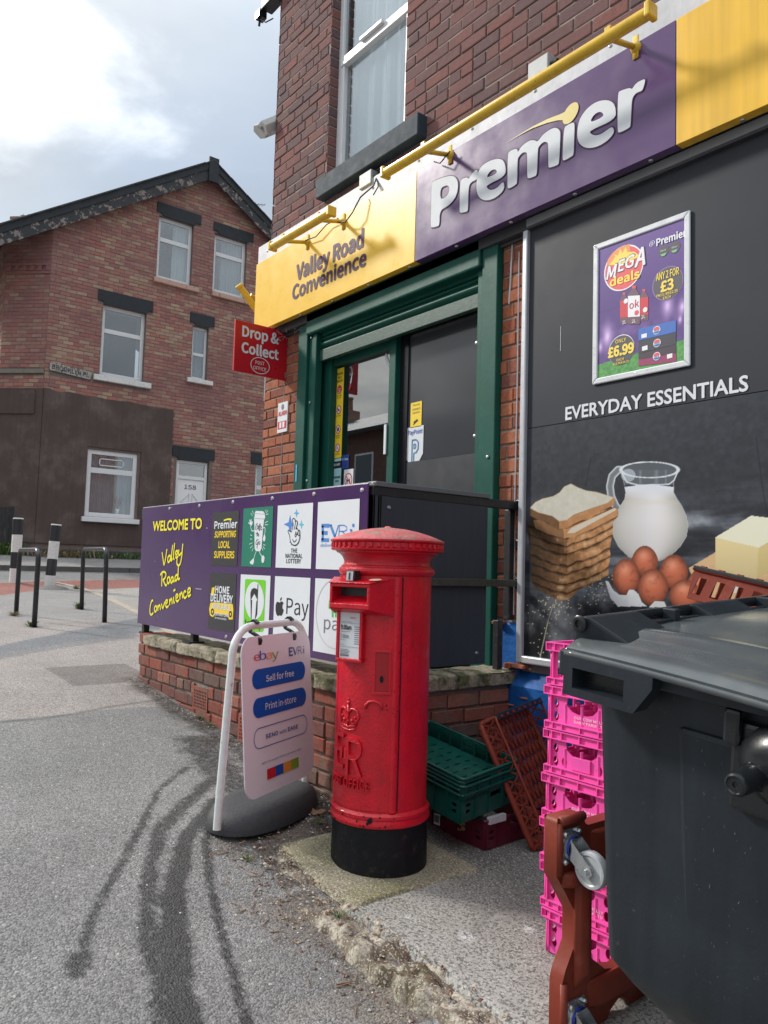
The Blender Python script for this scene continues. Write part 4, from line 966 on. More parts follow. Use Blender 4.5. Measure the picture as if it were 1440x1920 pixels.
# weeds at the house foot
def weedbed(label, fn_, n, h, mt, seed):
    rg = random.Random(seed); m = MB()
    for i in range(n):
        x, y, z = fn_(rg); l = h*rg.uniform(.3, 1); a = rg.uniform(0, 6.28); d = Vector((math.cos(a), math.sin(a), 0))*l*.5; s = Vector((-math.sin(a), math.cos(a), 0))*.012; b = Vector((x, y, z))
        m.add([b-s, b+s, b+d+Vector((0, 0, l))+s*1.6, b+d+Vector((0, 0, l))-s*1.6], [(0, 1, 2, 3)])
    tag(m.build('weeds', mt), label, 'weeds', kind='stuff')
weedbed('long green grass along the foot of the black timber fence', lambda r: (FXX+.12+abs(r.gauss(0,.10)), r.uniform(-3.2, .9), 1.33), 900, .30, GRASS, 1)
weedbed('dry brown weeds against the plinth of the brown rendered wall', lambda r: (HX+.13+abs(r.gauss(0, .08)), r.gauss(1.75, .35), 1.33), 110, .16, GRASSD, 2)
weedbed('straggly green weeds along the stone plinth right of the cycle hoops', lambda r: (HX+.12+abs(r.gauss(0, .06)), r.uniform(2.0, 4.2), 1.33), 150, .14, GRASS, 3)

# ---- terrace behind the viewer, mirrored in the shop glass
tb = thing('terraced_house', 'dark brick terrace across the main road, seen only mirrored in the shop door glass', 'house', (-22, -13, 0))
m = MB(); m.box(-36, -13.5, -20, -13, -1, 6.2); m.build('wall', mat('mirror_brick', (.13, .07, .055), .9, .3, 6, .3), tb)
m = MB(); m.hexa([(-36.2, -12.7, 6.1), (-13.3, -12.7, 6.1), (-13.3, -12.6, 6.22), (-36.2, -12.6, 6.22), (-36.2, -16.6, 7.7), (-13.3, -16.6, 7.7), (-13.3, -16.5, 7.82), (-36.2, -16.5, 7.82)]); m.build('roof', ROOFM, tb)
for x in (-33, -28.4, -24.2, -20.5, -14.5):
    m = MB(); m.box(x-.32, x+.32, -16.9, -16.1, 6.8, 8.3); ch = m.build('chimney', FAR, tb)
    m = MB()
    for k in (-.15, .15): m.lathe([(.11, 0), (.09, .5), (.12, .52), (.12, .6)], (x+k, -16.5, 8.3), 10)
    m.build('chimney_pot', mat('pot_clay', (.25, .12, .07), .8), ch)
for x in (-31, -28.5, -25, -22.4, -19, -16.2):
    for z in (.9, 3.9):
        m = MB(); m.box(x-.55, x+.55, -13.02, -12.97, z, z+1.5); o = m.build('window', UPVC, tb); m = MB(); m.box(x-.48, x+.48, -12.969, -12.96, z+.07, z+1.43); m.build('pane', mat('mirror_pane', (.08, .10, .12), .1), o)
# ------------------------------------------------------------------ THE CORNER SHOP
XL = -6.08
shop = thing('corner_shop', 'red brick corner shop building with green shuttered entrance and an upstairs sash window', 'shop', (-3, 0, .2))
PW = PY(0.0)
UW = (-5.215, -4.215, 4.46, 7.0); DO = (-5.47, -3.21, 0.2, 3.335)
m = MB(); holed(m, PW, XL, 2.6, -.3, 7.6, [UW, DO]); reveal(m, PW, *UW, .14); reveal(m, PW, *DO, .22)
m.add([(XL, 0, -.3), (XL, 7, -.3), (XL, 7, 7.6), (XL, 0, 7.6)], [(3, 2, 1, 0)]); m.add([(2.6, 0, -.3), (2.6, 7, -.3), (2.6, 7, 7.6), (2.6, 0, 7.6)], [(0, 1, 2, 3)])
m.add([(XL, 0, 7.6), (2.6, 0, 7.6), (2.6, 7, 7.6), (XL, 7, 7.6)], [(0, 1, 2, 3)])
m.build('wall', MORT_L, shop)
lay(shop, PW, XL-.012, 2.6, 4.12, 7.6, UPPER, [(UW[0]-.0, UW[1]+.0, 4.45, 7.0), (-5.245, -3.96, 4.27, 4.46), (-2.95, 2.6, 4.12, 4.13)], limit=215, seed=11, header=6, dep=.006, minpx=20)
lay(shop, PW, XL-.01, DO[0], .1, 3.36, LOWER, [], limit=45, seed=12, header=5, dep=.009, minpx=12)
lay(shop, PW, DO[1], -3.0, 1.02, 3.36, LOWER, [], limit=40, seed=13, dep=.009, header=3, minpx=12)
PSIDE = (Vector((XL, 0, 0)), Vector((0, -1, 0)), Vector((0, 0, 1)), Vector((-1, 0, 0)))
lay(shop, PSIDE, -6.9, .012, .2, 7.6, UPPER, limit=0, seed=14, dep=.006)
m = MB(); rg = random.Random(4)
for i in range(36):
    z = 4.52+i*.0855; 
    if z < 6.9: m.box(UW[0]-.002, UW[0]+.008, -.006, .10, z, z+.066, .35)
m.build('reveal_bricks', UPPER, shop)
# mortar drip line on the right pillar and on the left pillar
m = MB(); m.tube([(-3.075, -.013, 3.2), (-3.07, -.014, 2.4), (-3.075, -.013, 1.8), (-3.07, -.014, 1.05)], .0045, 5); m.tube([(-3.13, -.012, 3.3), (-3.14, -.012, 3.05), (-3.15, -.012, 2.9)], .006, 5); m.tube([(-5.74, -.013, 3.1), (-5.745, -.014, 2.2), (-5.74, -.013, 1.9)], .004, 5); m.build('mortar_dribble', WHITE_D, shop)
# blue painted base
m = MB(); m.box(-3.22, -3.005, -.03, .0, -.1, 1.005, .5); m.build('painted_pilaster', BLUEP, shop, bevel=.012)
m = MB(); m.prism([(0, -.1), (.0, -.1)], PW, 0, 0) if False else None
m.hexa([(-3.1, -.07, -.1), (2.6, -.07, -.1), (2.6, 0, -.1), (-3.1, 0, -.1), (-3.1, -.07, .66), (2.6, -.07, .66), (2.6, 0, .745), (-3.1, 0, .745)]); m.build('painted_plinth', BLUEP, shop, bevel=.012)
m = MB()
for (x, z, w_, h) in ((-3.06, .765, .05, .03), (-2.98, .77, .09, .025), (-3.15, 1.0, .07, .02), (-2.93, .60, .05, .012), (-3.04, .55, .07, .01)): m.box(x-w_/2, x+w_/2, -.078, -.02, z-h/2, z+h/2)
m.build('spalled_brick', LOWER, shop, bevel=.006)
# upstairs window
wn = window(shop, PW, *UW, tr=None, fw=.055, rec=.08, curtain=None)
m = MB(); zt = 5.44
m.pbox(PW, UW[0]+.055, UW[1]-.055, zt, zt+.075, -.115, -.06); m.pbox(PW, UW[0]+.055, UW[0]+.10, UW[2]+.055, zt, -.115, -.07); m.pbox(PW, UW[1]-.10, UW[1]-.055, UW[2]+.055, zt, -.115, -.07); m.pbox(PW, UW[0]+.10, UW[1]-.10, UW[2]+.055, UW[2]+.10, -.115, -.07)
m.build('sash_frame', UPVC, wn, bevel=.006)
m = MB(); m.pbox(PW, -4.86, -4.57, zt+.055, zt+.085, -.058, -.03); m.build('sash_handle', UPVC, wn, bevel=.004)
m = MB(); m.pbox(PW, UW[0]-.0, UW[0]+.004, 4.46, 7, -.1, -.0); 
m = MB(); rg = random.Random(5)   # draped net in folds
O, U, V, Nn = PW; A = []; B = []; k = 46
for i in range(k+1):
    u = UW[0]+.08+(.84)*i/k; A.append(O+U*(u-.1*math.sin(i*.14))+V*(4.5)+Nn*(-.16-.02*math.sin(i*.9))); B.append(O+U*u+V*(6.9)+Nn*(-.17-.012*math.sin(i*1.7)))
m.add(A+B, [(i, i+1, k+2+i, k+1+i) for i in range(k)]); m.build('net_curtain', CURT2, wn)
# little pale ornaments on the sash
m = MB()
for (x, z, r_) in ((-4.33, 5.60, .03), (-4.36, 5.64, .022), (-4.29, 5.65, .02), (-4.45, 5.55, .022), (-4.40, 5.58, .018)): m.lathe([(0, -r_), (r_, -r_*.4), (r_, r_*.5), (0, r_)], (x, .13, z), 8)
m.build('ornament', WHITE, wn, smooth=True)
m = MB(); m.box(-5.245, -3.962, -.085, .10, 4.29, 4.452); m.build('window_sill', SLATE, shop, bevel=.008)
# top left corner: gutter bracket with small box
a = ony(508, 8, -.05); br = thing('security_light', 'small black light on a bracket at the top left edge of the shop wall', 'light', a)
m = MB(); m.box(a.x-.10, a.x+.12, -.10, .02, a.z-.02, a.z+.5); m.build('housing', BLACKP, br, bevel=.01)
m = MB(); m.box(a.x-.17, a.x-.09, -.12, -.04, a.z-.09, a.z-.02); m.tube([(a.x-.13, -.08, a.z), (a.x-.16, -.08, a.z-.14)], .012, 6); m.tube([(a.x-.12, -.09, a.z-.10), (a.x-.05, -.07, a.z-.16), (a.x+.02, -.03, a.z-.14)], .006, 6); m.build('lens', BLACKG, br)
# floodlight / lamp projecting from the side wall
a = onx(478, 248, XL-.12); fl = thing('side_wall_lamp', 'stained white trough lamp jutting out from the side wall of the shop', 'lamp', (XL, .3, 5.5))
m = MB(); p0 = Vector((XL-.06, -.10, 5.285)); p1 = Vector((XL-.02, .40, 5.66)); dd = (p1-p0).normalized(); sx = Vector((1, 0, 0)); sy = dd.cross(sx).normalized()
prof = [(-.10, -.035), (-.06, .045), (.0, .065), (.07, .05), (.10, -.01), (.07, -.06), (.0, -.055), (-.06, -.07)]
A = [p0+sx*(x*1.0-.06)+sy*y*1.1 for x, y in prof]; B = [p1+sx*(x*1.0-.06)+sy*y*1.1 for x, y in prof]; n = len(prof)
m.add(A+B, [tuple(range(n-1, -1, -1)), tuple(range(n, 2*n))]+[(i, (i+1) % n, n+(i+1) % n, n+i) for i in range(n)]); m.build('housing', mat('stained_white', (.52, .53, .52), .5, .15, 12, .1, col2=(.16, .17, .16), c2s=7, c2lo=.55, c2hi=.6), fl, bevel=.006)
# downpipe
dp = thing('downpipe', 'pale grey downpipe down the side corner of the shop', 'pipe', (-6.34, .1, .4)); m = MB(); m.tube([(-6.19, .10, .3), (-6.19, .10, 3.35)], .034, 12); m.build('pipe', PIPE, dp, smooth='auto')
m = MB()
for z in (1.2, 2.2, 3.1): m.tube([(-6.19, .10, z), (-6.19, .10, z+.06)], .042, 12)
m.build('bracket', PIPE, dp)
# wall alarm notice
PA = (Vector((0, -.02, 0)),)+PW[1:]; a = ony(522, 757, -.02); b = ony(538, 804, -.02); al = thing('alarm_notice', 'small white and red alarm notice on the brick left of the entrance', 'sign', a)
q = MB(); q.pbox(PW, a.x, b.x, b.z-.02, a.z, .012, .022); q.build('plate', WHITE, al)
PAl = PY(-.0225); text('ALARM', PAl, a.x+.01, b.x-.01, a.z-.115, a.z-.075, RED_T, al, bold=.03)
poly3('band', PAl, [(a.x+.01, b.z+.01), (b.x-.01, b.z+.01), (b.x-.01, b.z+.075), (a.x+.01, b.z+.075)], .001, RED_T, al)
poly3('bell_mark', PAl, [(p[0], p[1]) for p in ell((a.x+b.x)/2, a.z-.04, .022, .026)], .001, GREY_T, al)
for k in (-.025, .025): poly3('window_mark', PAl, [((a.x+b.x)/2+k-.017, b.z+.018), ((a.x+b.x)/2+k+.017, b.z+.018), ((a.x+b.x)/2+k+.017, b.z+.068), ((a.x+b.x)/2+k-.017, b.z+.068)], .002, WHITE, al)

# ---- entrance: frame, shutter housing, glazing
X0, X1 = -5.47, -3.21
ent = MB(); ent.box(X0, X0+.135, -.055, .0, .72, 3.30); ent.box(X1-.13, X1, -.055, .0, .72, 3.335)
ent.box(X0+.137, X0+.205, -.03, .02, .72, 3.17); ent.box(X0+.207, X0+.26, -.045, .02, .72, 3.17); ent.box(X1-.19, X1-.133, -.03, .02, .72, 3.17)
ef = ent.build('entrance_frame', GREENF, shop, bevel=.006)
m = MB(); m.hexa([(X0+.138, -.075, 3.175), (X1-.133, -.075, 3.175), (X1-.133, .1, 3.175), (X0+.138, .1, 3.175), (X0+.138, -.075, 3.36), (X1-.133, -.075, 3.36), (X1-.133, .1, 3.38), (X0+.138, .1, 3.38)]); m.build('shutter_hood', GREENF, shop, bevel=.012)
# rolled shutter slats (rounded) and bottom rail
m = MB(); O, U, V, Nn = PW
xs0, xs1 = X0+.262, X1-.192
def extr(prof, x0, x1, mb):
    A = [Vector((x0, y, z)) for y, z in prof]; B = [Vector((x1, y, z)) for y, z in prof]; n = len(prof)
    mb.add(A+B, [(i, n+i, n+i+1, i+1) for i in range(n-1)])
pr = [(.02, 3.20), (-.0, 3.175), (-.0, 3.155), (.02, 3.15)]
for (zt_, h) in ((3.15, .03), (3.118, .062), (3.054, .016)):
    for k in range(9):
        t = math.pi*k/8; pr.append((.022-.028*math.sin(t)*(h/.05)**.5, zt_-h*k/8))
extr(pr, xs0, xs1, m); m.build('shutter_slats', GREENF, shop, smooth='auto')
m = MB(); m.box(xs0, xs1, -.012, .03, 2.945, 3.037); m.build('shutter_bottom_rail', GREEND, shop, bevel=.005)
for k in range(7):
    a = Vector((X0+.22, -.047, .95+.32*k)); 
m = MB()
for (x, z) in ((X0+.175, 2.62), (X0+.175, 1.98), (X1-.162, 2.70), (X1-.162, 2.12), (X1-.05, 1.98), (X0+.16, 3.16)): m.lathe([(0, .006), (.010, .004), (.012, 0)], (x, -.034 if x < -5 else -.058, z), 8, axis=(Vector((1, 0, 0)), Vector((0, 0, 1)), Vector((0, -1, 0))))
m.build('screw', STEEL, ef)
# inner timber frame and glass
m = MB(); yb = .11
m.box(X0+.01, X0+.33, .06, .16, .72, 3.15); m.box(X0+.331, -4.401, .08, .14, 2.91, 3.15)
m.box(X1-.2, X1-.01, .06, .16, .72, 3.15); m.box(-4.40, -4.325, .07, .15, .72, 3.15); m.box(-4.324, X1-.2, .08, .15, 2.985, 3.15)
m.box(X0+.331, -4.401, .08, .14, .72, .86); m.build('door_frame', GREENF, ef, bevel=.005)
q = MB(); q.box(-5.14, -4.40, .125, .131, .86, 2.91); gp = q.build('door_glass', GLASSD, shop)
q = MB(); q.box(-4.325, -4.235, .115, .14, .72, 2.985); q.box(-4.235, X1-.2, .105, .14, 2.965, 2.985); q.build('black_glazing_bar', BLACKG, shop)
q = MB(); q.box(-4.235, X1-.2, .128, .136, 2.055, 2.965); q.build('fixed_pane', mat('grey_filmed_glass', (.060, .064, .072), .09, .12, 1.2, spec=.7), shop)
q = MB(); q.box(-4.235, X1-.2, .122, .138, .72, 2.052); q.build('kick_panel', mat('matt_grey_film', (.050, .053, .060), .35, .08, 3, spec=.6), shop)
q = MB(); q.box(X0, X1, 1.5, 1.52, .5, 3.3); q.box(X0, X1, .14, 1.5, .6, .62); q.box(X0-.0, X0+.02, .16, 1.5, .6, 3.3); q.box(X1-.02, X1, .16, 1.5, .6, 3.3); q.box(X0, X1, .16, 1.5, 3.3, 3.32); q.build('interior', DARKIN, shop)
q = MB(); q.box(-4.92, -4.66, .055, .085, 3.035, 3.075); q.build('door_sensor', mat('sensor_grey', (.05, .05, .055), .4), ef, bevel=.01)
q = MB(); q.box(-4.425, -4.398, .058, .068, 2.12, 2.34); q.build('door_lock_plate', WHITE, ef, bevel=.003)
# ---- stickers on the glass
PG = PY(.1235)
def sticker(lab, pts, mt, off=.002, plane=PG, name='sticker'):
    a = thing(name, lab, 'sticker', plane[0]+plane[1]*pts[0][0]+plane[2]*pts[0][1]); poly3('vinyl', plane, pts, off, mt, a); return a
def q4(px0, py0, px1, py1, Y=.1235): a = ony(px0, py0, Y); b = ony(px1, py1, Y); return a.x, b.x, b.z, a.z
ax, bx, z0, z1 = -5.155, -5.045, 2.165, 2.895
st = sticker('tall yellow sticker strip of round prohibition symbols on the shop door glass', [(ax, z0), (bx, z0), (bx, z1), (ax, z1)], YEL_S); xc = (ax+bx)/2
for i, s in enumerate(('SHOPLIFTERS', 'WILL BE', 'PROSECUTED')): text(s, PG, xc-.042 if i != 1 else xc-.025, xc+.042 if i != 1 else xc+.025, z1-.055-.03*i, z1-.035-.03*i, BLACK_T, st, bold=.02, off=.004)
for i, (z, lb, s2) in enumerate(((2.72, 'No ID', 'No sale'), (2.555, 'No dogs', ''), (2.395, 'Crash helmets', 'and hoodies'), (2.245, 'No smoking', ''))):
    poly3('ring', PG, ell(xc, z, .033, .036), .003, RED_T, st)
    if i: poly3('disc', PG, ell(xc, z, .025, .028), .0035, WHITE, st)
    m = MB()
    if i == 0: text('25', PG, xc-.014, xc+.016, z-.026, z-.004, WHITE, st, bold=.03, off=.004); text('CHALLENGE', PG, xc-.024, xc+.024, z+.002, z+.012, WHITE, st, bold=.02, off=.004)
    if i == 1: ribbon(m, [(xc-.014, z-.004), (xc+.012, z-.002)], .012, PG, .004, False); ribbon(m, [(xc-.012, z-.004), (xc-.014, z-.018)], .005, PG, .0042, False); ribbon(m, [(xc+.01, z-.004), (xc+.011, z-.018)], .005, PG, .0042, False); ribbon(m, [(xc-.01, z), (xc-.018, z+.014)], .007, PG, .0043, False); m.build('dog', BLACK_T, st)
    if i == 2: m.add([Vector((xc+x, .1235-.004, z+y)) for x, y in ell(0, 0, .014, .016, 14)], [tuple(range(14))]); m.build('helmet', BLACK_T, st)
    if i == 3: ribbon(m, [(xc-.014, z-.008), (xc+.012, z+.01)], .004, PG, .004, False); m.build('cigarette', BLACK_T, st)
    if i: m = MB(); ribbon(m, [(xc-.018, z+.020), (xc+.018, z-.020)], .005, PG, .0046, False); m.build('bar', RED_T, st)
    text(lb, PG, xc-.03, xc+.03, z-.056, z-.043, BLACK_T, st, bold=.01, off=.004)
    if s2: text(s2, PG, xc-.025, xc+.025, z-.072, z-.060, BLACK_T, st, bold=.01, off=.004)
st = sticker('small white and red curled sticker near the top left of the door glass', [(-4.97, 2.70), (-4.95, 2.71), (-4.925, 2.83), (-4.94, 2.82)], WHITE); poly3('tip', PG, [(-4.972, 2.69), (-4.95, 2.70), (-4.945, 2.75), (-4.96, 2.74)], .003, RED_T, st)
sticker('small slanting white sticker at the top right of the door glass', [(-4.525, 2.875), (-4.505, 2.90), (-4.455, 2.80), (-4.47, 2.785)], WHITE)
st = sticker('black strip with white words buy here low on the door glass', [(-5.15, 2.085), (-5.045, 2.085), (-5.045, 2.135), (-5.15, 2.135)], BLACK_T); text('BUY HERE', PG, -5.14, -5.055, 2.10, 2.12, WHITE, st, bold=.02, off=.004)
st = sticker('pale blue automatic door sticker at the bottom left of the door glass', [(-5.15, 1.90), (-5.04, 1.90), (-5.04, 2.08), (-5.15, 2.08)], CYAN); text('Automatic', PG, -5.145, -5.045, 2.0, 2.022, BLACK_T, st, bold=.03, off=.004); text('door', PG, -5.115, -5.07, 1.97, 1.99, BLACK_T, st, bold=.03, off=.004)
sticker('thin pale blue strip between the yellow sticker and the black strip', [(-5.15, 2.137), (-5.045, 2.137), (-5.045, 2.16), (-5.15, 2.16)], CYAN)
st = sticker('small navy sticker with white lettering beside the yellow strip', [(-5.035, 2.07), (-4.94, 2.07), (-4.94, 2.18), (-5.035, 2.18)], NAVY); text('Tesco', PG, -5.02, -4.95, 2.135, 2.155, WHITE, st, bold=.02, off=.004) if False else text('Transax', PG, -5.00, -4.95, 2.135, 2.155, WHITE, st, bold=.02, off=.004)
poly3('dot', PG, ell(-5.018, 2.145, .009, .009, 12), .004, SKYB, st)
st = sticker('white no dogs sticker with a red crossed ring low on the door glass', [(-5.0, 1.84), (-4.875, 1.84), (-4.875, 2.06), (-5.0, 2.06)], WHITE); xc, z = -4.937, 1.975
poly3('ring', PG, ell(xc, z, .052, .056), .003, RED_T, st); poly3('disc', PG, ell(xc, z, .042, .046), .0035, WHITE, st)
m = MB(); ribbon(m, [(xc-.022, z-.006), (xc+.02, z-.001)], .016, PG, .004, False)
for a_, b_ in (((xc-.02, z-.008), (xc-.026, z-.03)), ((xc-.012, z-.008), (xc-.01, z-.03)), ((xc+.014, z-.004), (xc+.012, z-.028)), ((xc+.019, z-.002), (xc+.026, z-.026)), ((xc+.018, z+.002), (xc+.028, z+.018)), ((xc-.022, z), (xc-.032, z+.012))): ribbon(m, [a_, b_], .006, PG, .0041, False)
m.build('dog', BLACK_T, st); m = MB(); ribbon(m, [(xc-.033, z+.035), (xc+.033, z-.035)], .009, PG, .0046, False); m.build('bar', RED_T, st)
poly3('strip', PG, [(-4.995, 1.85), (-4.88, 1.85), (-4.88, 1.89), (-4.995, 1.89)], .003, RED_T, st); text('No dogs except', PG, -4.99, -4.885, 1.862, 1.878, WHITE, st, bold=.02, off=.005)
PG2 = PY(.1265)
st = sticker('yellow security cameras sticker on the grey window pane', [(-4.205, 2.295), (-4.085, 2.295), (-4.085, 2.475), (-4.205, 2.475)], YEL_S, plane=PG2)
for i, s in enumerate(('Security', 'cameras in', 'operation')): text(s, PG2, -4.18 if i != 1 else -4.187, -4.105 if i != 1 else -4.1, 2.445-.028*i, 2.465-.028*i, BLACK_T, st, bold=.0, off=.004)
m = MB(); ribbon(m, [(-4.165, 2.328), (-4.125, 2.345)], .016, PG2, .004, False); ribbon(m, [(-4.17, 2.315), (-4.155, 2.33)], .006, PG2, .004, False); m.build('camera_symbol', BLACK_T, st)
sx = [(-4.235, 2.30), (-4.235, 2.07), (-4.20, 2.035), (-4.17, 2.02), (-4.14, 2.02), (-4.10, 2.05), (-4.06, 2.10), (-4.06, 2.30)]
st = sticker('white shield shaped payment sticker with a blue letter p on the grey pane', sx, WHITE, plane=PG2)
text('PayPoint', PG2, -4.225, -4.07, 2.235, 2.28, PILL, st, bold=.01, off=.004)
m = MB(); ribbon(m, [(-4.178, 2.05), (-4.178, 2.21)], .010, PG2, .004, False); ribbon(m, [(-4.182, 2.205), (-4.135, 2.205), (-4.112, 2.185), (-4.112, 2.14), (-4.13, 2.115), (-4.158, 2.11), (-4.158, 2.045), (-4.182, 2.045)], .010, PG2, .0042, False); ribbon(m, [(-4.158, 2.175), (-4.142, 2.175), (-4.138, 2.16), (-4.142, 2.145), (-4.158, 2.142), (-4.158, 2.175)], .008, PG2, .0043, False); m.build('letter', mat('mid_blue', (.04, .20, .42), .4), st)
sticker('small white and blue strip on the green door frame near the ramp', [(-5.435, 1.98), (-5.415, 1.98), (-5.415, 2.12), (-5.435, 2.12)], SKYB, plane=PY(-.056))

# ---- fascia sign
SY = -.16; PS = PY(SY)
sg = thing('fascia_sign', 'long yellow and purple shop fascia sign with big white lettering over the entrance', 'sign', (-4, SY, 3.6))
ZB, ZT = 3.335, 3.96; B1, B2 = -3.868, -1.965
m = MB(); m.box(XL-.14, 2.4, -.06, -.008, 3.90, 4.195); m.build('backing_board', WHITE_D, sg, bevel=.004)
m = MB()
for i in range(12): m.lathe([(0, .007), (.009, .004), (.011, 0)], (-6.05+.52*i, -.061, 4.11), 8, axis=(Vector((1, 0, 0)), Vector((0, 0, 1)), Vector((0, -1, 0))))
for i in range(10): m.lathe([(0, .006), (.008, .004), (.010, 0)], (-5.6+.52*i, -.061, 4.0), 8, axis=(Vector((1, 0, 0)), Vector((0, 0, 1)), Vector((0, -1, 0))))
m.build('screw', STEEL, sg)
def tray(x0, x1, mt, name):
    m = MB(); m.box(x0, x1, SY, SY+.012, ZB, ZT); m.box(x0, x1, SY+.012, SY+.055, ZB, ZB+.01); m.box(x0, x1, SY+.012, SY+.1, ZT-.01, ZT); return m.build(name, mt, sg, bevel=.002)
yp = tray(XL+.02, B1-.002, YELLOW, 'yellow_panel'); pp_ = tray(B1+.002, B2-.002, PURPLE, 'purple_panel'); yp2 = tray(B2+.002, 2.4, YELLOW2, 'yellow_panel')
m = MB(); m.box(XL+.02, XL+.032, SY+.012, 1.4, ZB, ZT); m.build('side_panel', YELLOW, sg)
m = MB(); m.box(XL+.05, 2.4, SY+.056, 0.0, ZB+.012, ZB+.03); m.box(XL+.05, 2.4, -.075, -.012, ZB-.055, ZB+.011); m.box(XL+.05, 2.4, -.035, -.006, ZB-.075, ZB-.056); m.build('soffit', mat('sign_soffit', (.045, .048, .055), .5, .15, 6), sg, bevel=.004)
m = MB()
for i in range(16): m.lathe([(0, .008), (.011, .006), (.013, 0)], (-5.8+.46*i, SY+.035, ZB), 8, axis=(Vector((1, 0, 0)), Vector((0, 1, 0)), Vector((0, 0, -1))))
m.build('screw', STEEL, sg)
def Pq(x, y, Y=SY): a = ony(x, y, Y); return a.x, a.z
text('Valley Road', PS, -5.37, -4.445, 3.575, 3.765, LETTER_B, yp, bold=.045, off=.003)
text('Convenience', PS, -5.42, -4.405, 3.465, 3.600, LETTER_B, yp, bold=.05, off=.003)
# big logo, letter by letter
LG = [([(150, 672), (165, 658), (235, 633), (275, 630), (298, 655), (300, 705), (285, 755), (245, 800), (197, 825), (195, 905), (187, 914), (152, 922), (145, 915), (148, 800)], [(200, 700), (235, 682), (250, 690), (250, 720), (238, 745), (200, 768)]),
 ([(312, 665), (322, 648), (352, 638), (360, 650), (378, 618), (400, 596), (411, 600), (408, 648), (398, 655), (375, 665), (358, 692), (356, 825), (348, 832), (312, 840), (308, 830), (310, 740)], None),
 ([(405, 660), (412, 610), (435, 572), (480, 545), (525, 533), (555, 543), (568, 580), (566, 632), (458, 684), (464, 702), (485, 712), (520, 700), (548, 667), (558, 668), (560, 706), (525, 745), (480, 768), (440, 768), (412, 745), (402, 705)], [(455, 645), (478, 605), (505, 592), (520, 602), (514, 620)]),
 ([(580, 510), (590, 492), (625, 477), (635, 485), (637, 500), (655, 465), (700, 432), (730, 430), (748, 442), (775, 400), (825, 365), (855, 360), (874, 378), (876, 400), (868, 560), (860, 570), (815, 586), (807, 580), (808, 452), (800, 440), (780, 440), (757, 462), (748, 480), (744, 620), (735, 632), (697, 646), (688, 638), (690, 507), (682, 497), (662, 500), (640, 525), (634, 542), (632, 670), (625, 680), (587, 703), (577, 696), (579, 600)], None),
 ([(897, 362), (910, 348), (945, 331), (956, 336), (953, 420), (950, 510), (942, 520), (897, 546), (887, 540), (891, 450)], None),
 ([(970, 390), (976, 340), (990, 300), (1025, 252), (1075, 215), (1130, 203), (1170, 215), (1187, 250), (1187, 312), (1040, 377), (1045, 395), (1070, 405), (1105, 398), (1160, 357), (1173, 360), (1178, 390), (1140, 435), (1080, 470), (1020, 476), (985, 455), (972, 425)], [(1040, 335), (1060, 290), (1095, 268), (1118, 280), (1116, 300)]),
 ([(1200, 165), (1212, 153), (1268, 135), (1278, 147), (1300, 110), (1345, 87), (1354, 93), (1340, 145), (1330, 155), (1300, 165), (1278, 197), (1274, 270), (1270, 350), (1262, 362), (1207, 390), (1197, 382), (1198, 270)], None)]
FS = frame(Vector((0, SY-.0045, 0)), Vector((1, 0, 0)), Vector((0, 0, 1)), Vector((0, -1, 0))); FS2 = frame(Vector((0, SY-.002, 0)), Vector((1, 0, 0)), Vector((0, 0, 1)), Vector((0, -1, 0)))
def grow(p, d):
    out = []; n = len(p); ar = sum(p[i][0]*p[(i+1) % n][1]-p[(i+1) % n][0]*p[i][1] for i in range(n)); sg_ = 1 if ar > 0 else -1
    for i in range(n):
        a = Vector(p[i-1]); b = Vector(p[i]); c = Vector(p[(i+1) % n]); t_ = (c-a)
        if t_.length < 1e-9: out.append(p[i]); continue
        t_.normalize(); out.append((b.x+t_.y*d*sg_, b.y-t_.x*d*sg_))
    return out
for o_, h_ in LG:
    oo = chaikin([Pq(760+x/3, 120+y/3) for x, y in o_], 2); hh = [chaikin([Pq(760+x/3, 120+y/3) for x, y in h_], 2)] if h_ else []
    plate('letter', oo, hh, .002, WHITE, pp_, FS); plate('letter_outline', grow(oo, .007), [grow(h, -.007) for h in hh], .001, LETTER_B, pp_, FS2)
SW = [(565, 447), (640, 400), (720, 352), (800, 312), (880, 281), (905, 268), (898, 285), (893, 318), (860, 318), (800, 333), (720, 362), (650, 398)]
SWM = mat('dull_yellow_print', (.62, .50, .12), .4)
poly3('swoosh', PS, [Pq(760+x/3, 120+y/3) for x, y in SW][::-1], .004, SWM, pp_)
c = Pq(760+932/3, 120+279/3); poly3('spoon_bowl', PS, [(c[0]+.052*math.cos(t)*1.0+.012*math.sin(t), c[1]+.052*math.sin(t)) for t in [k*math.pi/12 for k in range(24)]], .0045, SWM, pp_)
